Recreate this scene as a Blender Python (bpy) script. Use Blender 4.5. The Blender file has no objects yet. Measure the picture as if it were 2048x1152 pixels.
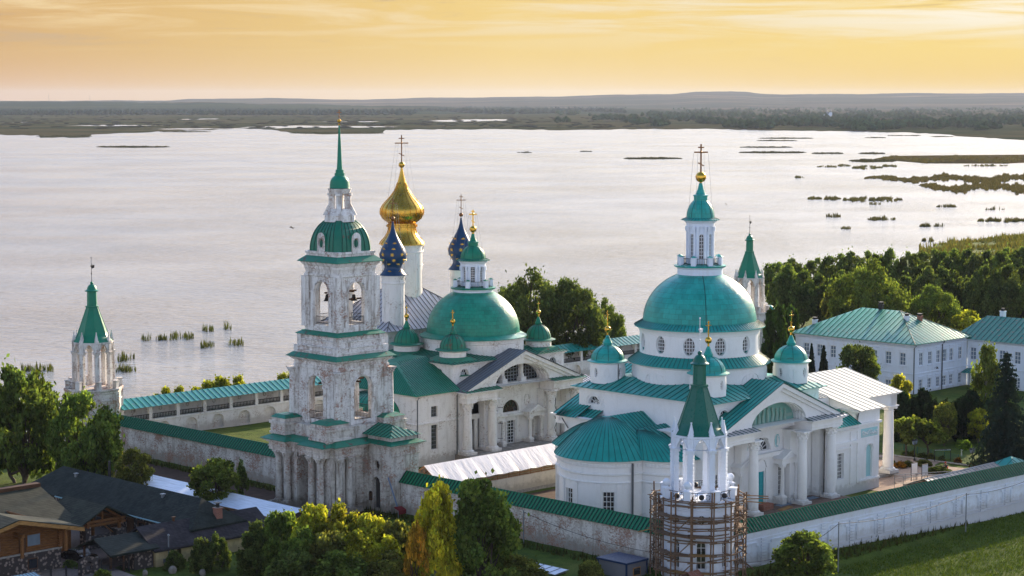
import bpy, bmesh, math, random
import numpy as np
from mathutils import Vector, Matrix
from mathutils.geometry import tessellate_polygon
R=math.radians; PI=math.pi; R2=math.sqrt(.5)
sin,cos=math.sin,math.cos
random.seed(7)
C=bpy.data.collections.new('Scene'); bpy.context.scene.collection.children.link(C)
SC=bpy.context.scene
# ------------------------------------------------------------------ camera
F=4000.; HC=50.; PITCH=math.atan(376/F)
cam=bpy.data.cameras.new('camera'); co=bpy.data.objects.new('camera',cam); C.objects.link(co)
cam.sensor_width=36; cam.lens=36*F/2048; cam.clip_start=1; cam.clip_end=60000
co.location=(0,0,HC); co.rotation_euler=(PI/2-PITCH,0,0); SC.camera=co
def at(px,py,z=0.):          # where the line of sight through a photo pixel meets height z, in world axes
    c,s=cos(PITCH),sin(PITCH); x=(px-1024)/F; u=(576-py)/F
    t=(z-HC)/(-s+u*c); return Vector((x*t,(c+u*s)*t,z))
def ab(a,b,z=0.): return Vector(((a-b)*R2,(a+b)*R2,z))   # the monastery's own axes: a runs right-away, b left-away
def ab_at(px,py,z=0.):
    p=at(px,py,z); return ((p.x+p.y)*R2,(p.y-p.x)*R2)
# ------------------------------------------------------------------ render look, world, sun
SC.view_settings.view_transform='Standard'; SC.view_settings.look='None'; SC.view_settings.exposure=1.04; SC.view_settings.gamma=1
SC.cycles.max_bounces=6; SC.cycles.diffuse_bounces=4; SC.cycles.glossy_bounces=3; SC.cycles.transmission_bounces=4; SC.cycles.transparent_max_bounces=8
SC.cycles.volume_bounces=0; SC.cycles.use_denoising=True; SC.cycles.sample_clamp_indirect=4
SUN_AZ=R(30); SUN_EL=R(17)
w=bpy.data.worlds.new('World'); SC.world=w; w.use_nodes=True
nt=w.node_tree; N=nt.nodes; L=nt.links; N.clear()
def nd(t,**k):
    n=N.new(t)
    for a,v in k.items():
        if a.startswith('i_'):
            n.inputs[int(a[2:])].default_value=v
        else: setattr(n,a,v)
    return n
wo=nd('ShaderNodeOutputWorld'); bg=nd('ShaderNodeBackground'); L.new(bg.outputs[0],wo.inputs[0])
sky=nd('ShaderNodeTexSky',sky_type='NISHITA',sun_disc=False,sun_elevation=SUN_EL,sun_rotation=SUN_AZ,dust_density=2.0,ozone_density=1.5)
tc=nd('ShaderNodeTexCoord'); sp=nd('ShaderNodeSeparateXYZ'); L.new(tc.outputs['Generated'],sp.inputs[0])
def mrange(src,a,b,c=0.,d=1.,interp='SMOOTHSTEP'):
    m=nd('ShaderNodeMapRange',interpolation_type=interp); L.new(src,m.inputs[0])
    for i,v in zip((1,2,3,4),(a,b,c,d)): m.inputs[i].default_value=v
    return m.outputs[0]
def mix(f,a,b,bt='MIX'):
    m=nd('ShaderNodeMix',data_type='RGBA',blend_type=bt); 
    for s,v in ((0,f),(6,a),(7,b)):
        if hasattr(v,'links'): L.new(v,m.inputs[s])
        else: m.inputs[s].default_value=v if not isinstance(v,tuple) else (*v,1)
    return m.outputs[2]
def math_(op,a,b=0.,c=None):
    m=nd('ShaderNodeMath',operation=op)
    for i,v in enumerate((a,b) if c is None else (a,b,c)):
        if hasattr(v,'links'): L.new(v,m.inputs[i])
        else: m.inputs[i].default_value=v
    return m.outputs[0]
# low band of the sunset sky: across (left orange to right yellow) and up
X,Y,Z=sp.outputs
low=mix(mrange(X,-.26,0.,interp='LINEAR'),(.80,.49,.27),(1.0,.73,.37)); low=mix(mrange(X,.0,.25),low,(.94,.62,.13))
mid=mix(mrange(X,-.26,0.,interp='LINEAR'),(.75,.47,.20),(.98,.72,.27)); mid=mix(mrange(X,.0,.25),mid,(1.02,.76,.25))
band=mix(mrange(Z,.0,.028),low,mid)
cv=nd('ShaderNodeCombineXYZ'); L.new(math_('MULTIPLY',X,7.),cv.inputs[0]); L.new(math_('MULTIPLY',Z,95.),cv.inputs[1]); L.new(math_('MULTIPLY',Y,1.),cv.inputs[2])
nz=nd('ShaderNodeTexNoise'); nz.inputs['Scale'].default_value=1.15; nz.inputs['Detail'].default_value=7; nz.inputs['Roughness'].default_value=.62; nz.inputs['Distortion'].default_value=.7
L.new(cv.outputs[0],nz.inputs['Vector'])
cl=mrange(nz.outputs[0],.43,.66); clu=math_('MULTIPLY',cl,mrange(Z,.018,.046))
band=mix(math_('MULTIPLY',clu,.85),band,mix(mrange(X,-.2,.22),(1.0,.78,.46),(1.0,.93,.80)))
dk=math_('MULTIPLY',mrange(nz.outputs[0],.42,.30),mrange(Z,.014,.04)); band=mix(math_('MULTIPLY',dk,.7),band,(.62,.47,.33))
hot=math_('MULTIPLY',mrange(X,.10,.24),mrange(Z,.024,.05)); band=mix(math_('MULTIPLY',hot,mrange(nz.outputs[0],.36,.62)),band,(1.12,1.06,.96))
# above the picture: pale cloud veil round the sun, fading into the blue of the Nishita sky
haz=mix(mrange(X,-.5,.5),(.405,.395,.39),(.80,.745,.68))
up=mix(mrange(Z,.16,.5),haz,mix(1.,sky.outputs[0],(.20,.222,.262),'MULTIPLY'))
back=mrange(Y,-.2,.5,0.,1.)
up=mix(back,mix(1.,sky.outputs[0],(.13,.13,.13),'MULTIPLY'),up)
band=mix(1.,band,(.445,.437,.405),'MULTIPLY')
fin=mix(mrange(Z,.045,.12),band,up)
fin=mix(back,mix(mrange(Z,.10,.55),(.52,.54,.66),up),fin)
L.new(fin,bg.inputs[0]); bg.inputs[1].default_value=1.0
sl=bpy.data.lights.new('sun','SUN'); so=bpy.data.objects.new('sun',sl); C.objects.link(so)
sl.energy=4.8; sl.angle=R(.6); sl.color=(1.,.80,.56)
so.rotation_euler=Vector((sin(SUN_AZ)*cos(SUN_EL),cos(SUN_AZ)*cos(SUN_EL),sin(SUN_EL))).to_track_quat('Z','Y').to_euler()
# ------------------------------------------------------------------ materials
class NT:
    def __init__(s,name):
        s.m=bpy.data.materials.new(name); s.m.use_nodes=True; s.t=s.m.node_tree; s.n=s.t.nodes; s.l=s.t.links
        s.b=s.n['Principled BSDF']; s.out=s.n['Material Output']
        s.tc=s.n.new('ShaderNodeTexCoord')
    def put(s,sock,v):
        if hasattr(v,'links'): s.l.new(v,sock)
        elif isinstance(v,tuple) and len(v)==3 and sock.type=='RGBA': sock.default_value=(*v,1)
        else: sock.default_value=v
    def vec(s,scale=(1,1,1),kind='Object',src=None,loc=(0,0,0)):
        m=s.n.new('ShaderNodeMapping'); s.l.new(src or s.tc.outputs[kind],m.inputs[0]); m.inputs[3].default_value=scale; m.inputs[1].default_value=loc; return m.outputs[0]
    def noise(s,scale=1,detail=4,rough=.55,vec=None,dist=0.):
        n=s.n.new('ShaderNodeTexNoise'); s.l.new(vec or s.tc.outputs['Object'],n.inputs['Vector'])
        n.inputs['Scale'].default_value=scale; n.inputs['Detail'].default_value=detail; n.inputs['Roughness'].default_value=rough; n.inputs['Distortion'].default_value=dist
        return n.outputs[0]
    def rng(s,src,a,b,c=0.,d=1.):
        m=s.n.new('ShaderNodeMapRange'); m.interpolation_type='SMOOTHSTEP'; s.l.new(src,m.inputs[0])
        for i,v in zip((1,2,3,4),(a,b,c,d)): m.inputs[i].default_value=v
        return m.outputs[0]
    def mix(s,f,a,b,bt='MIX'):
        m=s.n.new('ShaderNodeMix'); m.data_type='RGBA'; m.blend_type=bt; s.put(m.inputs[0],f); s.put(m.inputs[6],a); s.put(m.inputs[7],b); return m.outputs[2]
    def math(s,op,a,b=0.):
        m=s.n.new('ShaderNodeMath'); m.operation=op; s.put(m.inputs[0],a); s.put(m.inputs[1],b); return m.outputs[0]
    def bump(s,h,strength=.3,dist=.05):
        b=s.n.new('ShaderNodeBump'); s.put(b.inputs['Height'],h); b.inputs['Strength'].default_value=strength; b.inputs['Distance'].default_value=dist
        s.l.new(b.outputs[0],s.b.inputs['Normal'])
    def fin(s,col=None,rough=.6,metal=0.,spec=.5):
        if col is not None: s.put(s.b.inputs['Base Color'],col)
        s.put(s.b.inputs['Roughness'],rough); s.b.inputs['Metallic'].default_value=metal
        try: s.b.inputs['Specular IOR Level'].default_value=spec
        except: pass
        return s.m
def wallvec(s,k=1.):  # (x+y, z) so that masonry runs level round a corner
    sp=s.n.new('ShaderNodeSeparateXYZ'); s.l.new(s.tc.outputs['Object'],sp.inputs[0])
    c=s.n.new('ShaderNodeCombineXYZ'); s.l.new(s.math('ADD',sp.outputs[0],sp.outputs[1]),c.inputs[0]); s.l.new(sp.outputs[2],c.inputs[1]); return c.outputs[0]
def white(name,base,dirt,amt,brick=0.,streak=.4):
    s=NT(name); v=s.vec((1,1,.18)); n1=s.noise(1.5,7,.68,v); n2=s.noise(.8,7,.7); n3=s.noise(6,4,.65)
    c=s.mix(s.math('MULTIPLY',s.rng(n1,.46,.72),streak),base,dirt)
    c=s.mix(s.math('MULTIPLY',s.rng(n2,.5,.7),amt),c,dirt)
    c=s.mix(s.math('MULTIPLY',s.rng(n3,.55,.75),amt*.5),c,tuple(x*.7 for x in dirt))
    spz=s.n.new('ShaderNodeSeparateXYZ'); s.l.new(s.tc.outputs['Object'],spz.inputs[0]); ft=s.math('ADD',spz.outputs[2],s.math('MULTIPLY',s.noise(1.6,6,.7),-2.6))
    c=s.mix(s.rng(ft,.5,-.7,0.,.55+.3*amt),c,tuple(x*.75 for x in dirt))
    if brick>0:
        bt=s.n.new('ShaderNodeTexBrick'); s.l.new(wallvec(s),bt.inputs['Vector']); bt.inputs['Scale'].default_value=1.
        bt.inputs['Brick Width'].default_value=.42; bt.inputs['Row Height'].default_value=.16; bt.inputs['Mortar Size'].default_value=.02
        bt.inputs['Color1'].default_value=(.30,.11,.065,1); bt.inputs['Color2'].default_value=(.40,.19,.12,1); bt.inputs['Mortar'].default_value=(.42,.36,.31,1)
        big=s.noise(.45,5,.65,s.vec((1,1,1),loc=(9,4,2))); fine=s.noise(3.2,7,.75,s.vec((1,1,1.6)))
        m=s.math('ADD',s.math('MULTIPLY',big,.45),s.math('MULTIPLY',fine,.55))
        f=s.rng(m,.60-brick*.09,.635-brick*.09)
        grey=s.rng(m,.545-brick*.09,.62-brick*.09)
        c=s.mix(s.math('MULTIPLY',grey,.75),c,(.40,.35,.31)); c=s.mix(s.math('MULTIPLY',f,.85),c,bt.outputs[0])
        bt2=s.rng(s.noise(13,3,.7,s.vec((1,1,2.4))),.6,.72); c=s.mix(s.math('MULTIPLY',bt2,.35*brick),c,(.33,.22,.17))
    s.bump(s.noise(3.5,5,.6),.35,.05)
    return s.fin(c,.85,spec=.2)
WH=white('whitewash',(.80,.80,.80),(.52,.50,.47),.18,0,.16)
WHC=white('whitewash_aged',(.80,.775,.75),(.47,.42,.37),.26,.10,.38)
WHD=white('whitewash_peeling',(.76,.735,.70),(.25,.20,.155),.48,.56,.95)
WHG=white('whitewash_gate_stained',(.66,.62,.565),(.20,.155,.115),.55,.66,1.0)
WHB=white('whitewash_brick_worn',(.74,.70,.655),(.30,.24,.19),.5,.92,.7)
WHS=white('stucco_white_shade_blue',(.70,.755,.85),(.55,.53,.52),.28,0,.3)  # white stucco; the blue of sky-lit shade is tinted into its base
CREAM=white('stucco_cream',(.62,.50,.27),(.34,.27,.16),.4,0,.4)
STONEB=white('plinth_stone',(.50,.46,.41),(.22,.19,.16),.9,.2,.8)
def paint(name,col,rough=.45,var=.25,rust=0.,metal=.0,sc=.8,rustcol=(.20,.085,.04),spec=.32):
    s=NT(name); n=s.noise(sc,5,.6); c=s.mix(s.math('MULTIPLY',s.rng(n,.3,.75),var),col,tuple(x*.55 for x in col))
    n2=s.noise(sc*4,4,.65); c=s.mix(s.math('MULTIPLY',s.rng(n2,.5,.8),var*.6),c,tuple(min(1,x*1.5+.03) for x in col))
    if rust>0:
        n3=s.noise(1.3,7,.72,s.vec((1,1,.55))); c=s.mix(s.math('MULTIPLY',s.rng(n3,.66-rust*.16,.72-rust*.16),.85),c,rustcol)
    s.bump(s.noise(2.2,3),.12,.08)
    return s.fin(c,s.rng(n2,.2,.8,rough-.08,rough+.14),metal,spec)
def sheeted(name,col,rough=.36,rr=7.,w=.9,h=.6,spec=.35):
    s=NT(name); sp=s.n.new('ShaderNodeSeparateXYZ'); s.l.new(s.tc.outputs['Object'],sp.inputs[0]); an=s.math('ARCTAN2',sp.outputs[1],sp.outputs[0]); cc=s.n.new('ShaderNodeCombineXYZ'); s.l.new(s.math('MULTIPLY',an,rr),cc.inputs[0]); s.l.new(sp.outputs[2],cc.inputs[1])
    bt=s.n.new('ShaderNodeTexBrick'); s.l.new(cc.outputs[0],bt.inputs[0]); bt.inputs['Scale'].default_value=1.; bt.inputs['Brick Width'].default_value=w; bt.inputs['Row Height'].default_value=h; bt.inputs['Mortar Size'].default_value=.02; bt.inputs['Mortar Smooth'].default_value=.3
    bt.inputs['Color1'].default_value=(*col,1); bt.inputs['Color2'].default_value=(*[x*.72 for x in col],1); bt.inputs['Mortar'].default_value=(*[x*.42 for x in col],1)
    n=s.noise(.5,6,.65); c=s.mix(s.math('MULTIPLY',s.rng(n,.4,.7),.4),bt.outputs[0],tuple(min(1,x*1.25+.03) for x in col)); n2=s.noise(1.1,6,.7,s.vec((1,1,.25))); c=s.mix(s.math('MULTIPLY',s.rng(n2,.52,.72),.4),c,tuple(x*.45+.012 for x in col))
    s.bump(bt.outputs[1],.25,-.03); return s.fin(c,s.rng(n2,.2,.8,rough-.06,rough+.14),0,spec)
TEAL=paint('roof_teal',(.006,.285,.245),.42,.5,.10,rustcol=(.03,.33,.29)); TEALD=sheeted('dome_teal',(.006,.33,.285))
TEALS=paint('seam_teal',(.004,.085,.075),.5,.2)
GREEN=paint('roof_green',(.003,.20,.115),.44,.5,.10,rustcol=(.05,.16,.10)); GREENR=paint('roof_green_rusty',(.006,.18,.11),.5,.4,.62,rustcol=(.10,.05,.035)); GREENS=paint('seam_green',(.003,.055,.035),.5,.2)
TENT=paint('tower_tent_green',(.004,.115,.080),.30,.25); TENTL=paint('tower_tent_light_green',(.002,.19,.105),.34,.25)
WALLG=paint('wall_roof_green',(.003,.17,.075),.5,.3); WALLS=paint('seam_wall_green',(.003,.04,.022),.5,.1)
AQUA=paint('roof_aqua_worn',(.015,.27,.24),.38,.45,.35,rustcol=(.20,.22,.16)); AQUAG=paint('roof_aqua_rust',(.02,.22,.18),.42,.4,.55,rustcol=(.20,.14,.09))
ZINC=paint('roof_zinc',(.47,.45,.47),.36,.4,.18,.2,rustcol=(.22,.17,.15)); ZINCS=paint('seam_zinc',(.10,.095,.10),.5,.1); SLATE=paint('roof_slate_blue',(.115,.145,.18),.42,.3,.0,.2)
GOLD=paint('gilding',(.72,.42,.06),.20,.25,.0,1.,1.2); GOLDW=paint('gilding_worn',(.66,.38,.06),.25,.35,.40,1.,.7,rustcol=(.16,.085,.045))
BLUE=paint('dome_blue',(.005,.042,.115),.36,.4,.22,rustcol=(.11,.05,.035)); STAR=paint('star_gold',(.80,.48,.07),.3,.1,0,.6)
TURQ=paint('door_turquoise',(.03,.36,.40),.5,.15); PALET=paint('recess_pale_green',(.20,.42,.36),.8,.2); NICHE=paint('niche_pale_blue',(.36,.62,.64),.8,.15)
IRON=paint('wrought_iron',(.018,.018,.02),.5,.1); GREYM=paint('grey_metal',(.22,.24,.26),.45,.2,metal=.4); DGREY=paint('dark_pipe',(.10,.11,.12),.5,.2)
WHP=paint('white_paint',(.78,.78,.78),.5,.08); RUSTP=paint('cross_bronze',(.22,.10,.04),.45,.3,0,.7)
DSH=paint('dark_green_shingle',(.018,.034,.030),.8,.4,sc=2.); MSH=paint('mossy_shingle',(.030,.035,.022),.9,.5,sc=1.5); BSH=paint('black_shingle',(.020,.018,.022),.85,.4,sc=2.)
def woodm(name,col,sc=1.):
    s=NT(name); n=s.noise(2*sc,5,.6,s.vec((1,1,8))); n2=s.noise(7,3)
    c=s.mix(s.rng(n,.3,.75),col,tuple(x*.45 for x in col)); c=s.mix(s.math('MULTIPLY',s.rng(n2,.4,.8),.3),c,tuple(min(1,x*1.5) for x in col)); s.bump(n,.3,.03); return s.fin(c,.75,spec=.25)
LOG=woodm('varnished_log',(.22,.095,.03)); LOGD=woodm('dark_plank',(.10,.045,.02)); SCAF=woodm('scaffold_timber',(.21,.125,.075)); PLANK=woodm('pale_plank',(.36,.19,.06)); TIMB=woodm('frame_timber',(.45,.24,.13)); BROWNF=woodm('brown_boards',(.12,.055,.03))
def shingle(name,col,w=.5,h=.22):
    s=NT(name); sp=s.n.new('ShaderNodeSeparateXYZ'); s.l.new(s.tc.outputs['Object'],sp.inputs[0]); cc=s.n.new('ShaderNodeCombineXYZ'); s.l.new(s.math('ADD',sp.outputs[1],sp.outputs[0]),cc.inputs[0]); s.l.new(s.math('MULTIPLY',sp.outputs[2],1.8),cc.inputs[1])
    bt=s.n.new('ShaderNodeTexBrick'); s.l.new(cc.outputs[0],bt.inputs[0]); bt.inputs['Scale'].default_value=1.; bt.inputs['Brick Width'].default_value=w; bt.inputs['Row Height'].default_value=h; bt.inputs['Mortar Size'].default_value=.03
    bt.inputs['Color1'].default_value=(*[x*1.5 for x in col],1); bt.inputs['Color2'].default_value=(*[x*.7 for x in col],1); bt.inputs['Mortar'].default_value=(*[x*.3 for x in col],1)
    n=s.noise(.7,6,.7); c=s.mix(s.math('MULTIPLY',s.rng(n,.42,.66),.5),bt.outputs[0],tuple(x*1.6+.01 for x in col)); s.bump(bt.outputs[1],.4,-.04); return s.fin(c,.85,0,.2)
DSH=shingle('dark_green_shingle',(.014,.020,.017)); MSH=shingle('mossy_shingle',(.022,.026,.017)); BSH=shingle('black_shingle',(.022,.019,.024))
def rubble():
    s=NT('rubble_stone'); v=s.n.new('ShaderNodeTexVoronoi'); v.inputs['Scale'].default_value=2.6; s.l.new(s.tc.outputs['Object'],v.inputs[0])
    cr=s.mix(s.noise(3.1,2),(.16,.115,.10),(.34,.28,.24)); ed=s.rng(v.outputs['Distance'],.28,.5); c=s.mix(ed,cr,(.05,.042,.04)); v2=s.mix(.25,c,s.noise(9,3),'OVERLAY'); s.bump(s.math('SUBTRACT',1.,v.outputs['Distance']),.6,.1); return s.fin(v2,.9,spec=.2)
RUB=rubble()
def brickm():
    s=NT('red_brick'); bt=s.n.new('ShaderNodeTexBrick'); s.l.new(wallvec(s),bt.inputs['Vector']); bt.inputs['Scale'].default_value=1.; bt.inputs['Brick Width'].default_value=.3; bt.inputs['Row Height'].default_value=.1
    bt.inputs['Color1'].default_value=(.25,.07,.035,1); bt.inputs['Color2'].default_value=(.33,.11,.06,1); bt.inputs['Mortar'].default_value=(.25,.2,.18,1); bt.inputs['Mortar Size'].default_value=.012; return s.fin(bt.outputs[0],.9)
BRICK=brickm()
def glassm(name,col,r=.12):
    s=NT(name); n=s.noise(.8,2); return s.fin(s.mix(n,col,tuple(x*2.2 for x in col)),r,0,.8)
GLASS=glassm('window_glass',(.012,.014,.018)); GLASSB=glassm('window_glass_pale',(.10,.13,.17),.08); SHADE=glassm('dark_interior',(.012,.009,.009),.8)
def tarpm(name,col):
    s=NT(name); n=s.noise(1.2,4,.6,s.vec((4.,.4,1))); c=s.mix(s.rng(n,.4,.75),col,tuple(x*.72 for x in col)); s.bump(n,.5,.08); return s.fin(c,.5,spec=.4)
TARP=tarpm('white_sheeting',(.74,.71,.72)); TARPB=tarpm('bluish_sheeting',(.62,.68,.80))
def groundm():
    s=NT('lawn_and_earth'); g=s.noise(.5,6,.65); g2=s.noise(.06,5,.6); g3=s.noise(6,3,.6)
    c=s.mix(s.rng(g,.3,.7),(.045,.078,.012),(.095,.140,.018)); c=s.mix(s.rng(g2,.50,.66),c,(.135,.155,.030)); c=s.mix(s.math('MULTIPLY',s.rng(g3,.45,.7),.5),c,(.022,.035,.010))
    s.bump(s.math('ADD',g,g3),.9,.25); return s.fin(c,.95,spec=.1)
GRASS=groundm()
def pathm(name,col,sc=3.):
    s=NT(name); n=s.noise(sc,5,.65); n2=s.noise(.3,4); c=s.mix(s.rng(n,.3,.7),col,tuple(x*.6 for x in col)); c=s.mix(s.math('MULTIPLY',s.rng(n2,.45,.7),.4),c,tuple(x*.7 for x in col)); s.bump(n,.4,.04); return s.fin(c,.92,spec=.15)
GRAVEL=pathm('gravel_pinkish',(.36,.26,.20)); COBBLE=pathm('cobbles',(.15,.115,.10),5); PAVE=pathm('paving',(.16,.135,.125)); DECK=woodm('deck_boards',(.17,.11,.085)); CONC=pathm('concrete',(.40,.38,.35)); EARTH=pathm('brown_earth',(.075,.042,.028),1.)
def waterm():
    s=NT('lake_water'); geo=s.n.new('ShaderNodeNewGeometry').outputs['Position']
    w1=s.noise(.16,4,.6,s.vec((1,2.6,1),src=geo)); w2=s.noise(.55,4,.65,s.vec((.5,1.9,1),src=geo)); w3=s.noise(.012,3,.55,s.vec((1,1,1),src=geo)); w4=s.noise(.006,8,.72,s.vec((.55,1.3,1),src=geo),dist=1.2)
    big=s.rng(w3,.3,.7,.35,1.); h=s.math('MULTIPLY',s.math('ADD',s.math('MULTIPLY',w1,1.0),s.math('MULTIPLY',w2,.75)),big)
    s.bump(h,.85,1.3); s.b.inputs['IOR'].default_value=1.4
    c=s.mix(s.rng(w4,.35,.68),(.37,.352,.33),(.25,.238,.225))
    rip=s.rng(s.noise(.42,4,.62,s.vec((1.1,2.4,1),src=geo)),.56,.66); c=s.mix(s.math('MULTIPLY',rip,.85),c,(.13,.12,.11))  # dark faces of the ripples painted as flecks into the water colour
    return s.fin(c,s.rng(w4,.35,.68,.12,.24),0,1.)
WATER=waterm()
def marshm():
    s=NT('marsh'); geo=s.n.new('ShaderNodeNewGeometry').outputs['Position']; n=s.noise(.004,6,.62,s.vec((.5,1,1),src=geo)); n2=s.noise(.03,5,.6,s.vec((1,1,1),src=geo))
    c=s.mix(s.rng(n,.42,.6),(.030,.038,.018),(.075,.062,.032)); c=s.mix(s.math('MULTIPLY',s.rng(n2,.4,.7),.6),c,(.020,.026,.012)); d=s.n.new('ShaderNodeBsdfDiffuse'); s.l.new(c,d.inputs[0]); s.l.new(d.outputs[0],s.out.inputs[0]); return s.m
MARSH=marshm()
def hillm(name,a,b,c3):
    s=NT(name); geo=s.n.new('ShaderNodeNewGeometry').outputs['Position']; n=s.noise(.0011,5,.6,s.vec((.55,2.2,1),src=geo)); n2=s.noise(.006,4,.6,s.vec((1,2,1),src=geo))
    c=s.mix(s.rng(n,.48,.56),a,b); c=s.mix(s.rng(n,.60,.66),c,c3); c=s.mix(s.math('MULTIPLY',s.rng(n2,.4,.6),.35),c,tuple(x*.5 for x in a)); return s.fin(c,1.,spec=.0)
HILL=hillm('far_hills',(.040,.048,.036),(.10,.075,.055),(.20,.13,.085)); HILLB=hillm('near_hills',(.016,.030,.020),(.034,.048,.024),(.07,.05,.03))
def leafm(name,tr=.35,rough=.6):
    s=NT(name); s.n.remove(s.b); oi=s.n.new('ShaderNodeObjectInfo'); n=s.noise(3.,3,.6); geo=s.n.new('ShaderNodeNewGeometry')
    c=s.mix(s.rng(n,.3,.72,0,.9),oi.outputs['Color'],s.mix(1.,oi.outputs['Color'],(.50,.58,.60),'MULTIPLY'))
    n2=s.noise(1.3,2); c=s.mix(s.math('MULTIPLY',s.rng(n2,.5,.7),.45),c,s.mix(1.,c,(1.7,1.5,1.0),'MULTIPLY'))
    at_=s.n.new('ShaderNodeAttribute'); at_.attribute_name='tone'; c=s.mix(1.,c,at_.outputs['Color'],'MULTIPLY')
    d=s.n.new('ShaderNodeBsdfDiffuse'); t=s.n.new('ShaderNodeBsdfTranslucent'); s.l.new(c,d.inputs[0]); s.l.new(s.mix(1.,c,(1.5,1.6,.7),'MULTIPLY'),t.inputs[0])
    m=s.n.new('ShaderNodeMixShader'); m.inputs[0].default_value=tr; s.l.new(d.outputs[0],m.inputs[1]); s.l.new(t.outputs[0],m.inputs[2]); s.l.new(m.outputs[0],s.out.inputs[0]); return s.m
LEAF=leafm('leaves',.48); NEEDLE=leafm('needles',.2); REEDM=leafm('reed_blades',.25); FARL=leafm('far_leaves',.1)
BARK=woodm('bark',(.085,.062,.045)); BIRCH=woodm('pale_bark',(.40,.37,.33))
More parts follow.
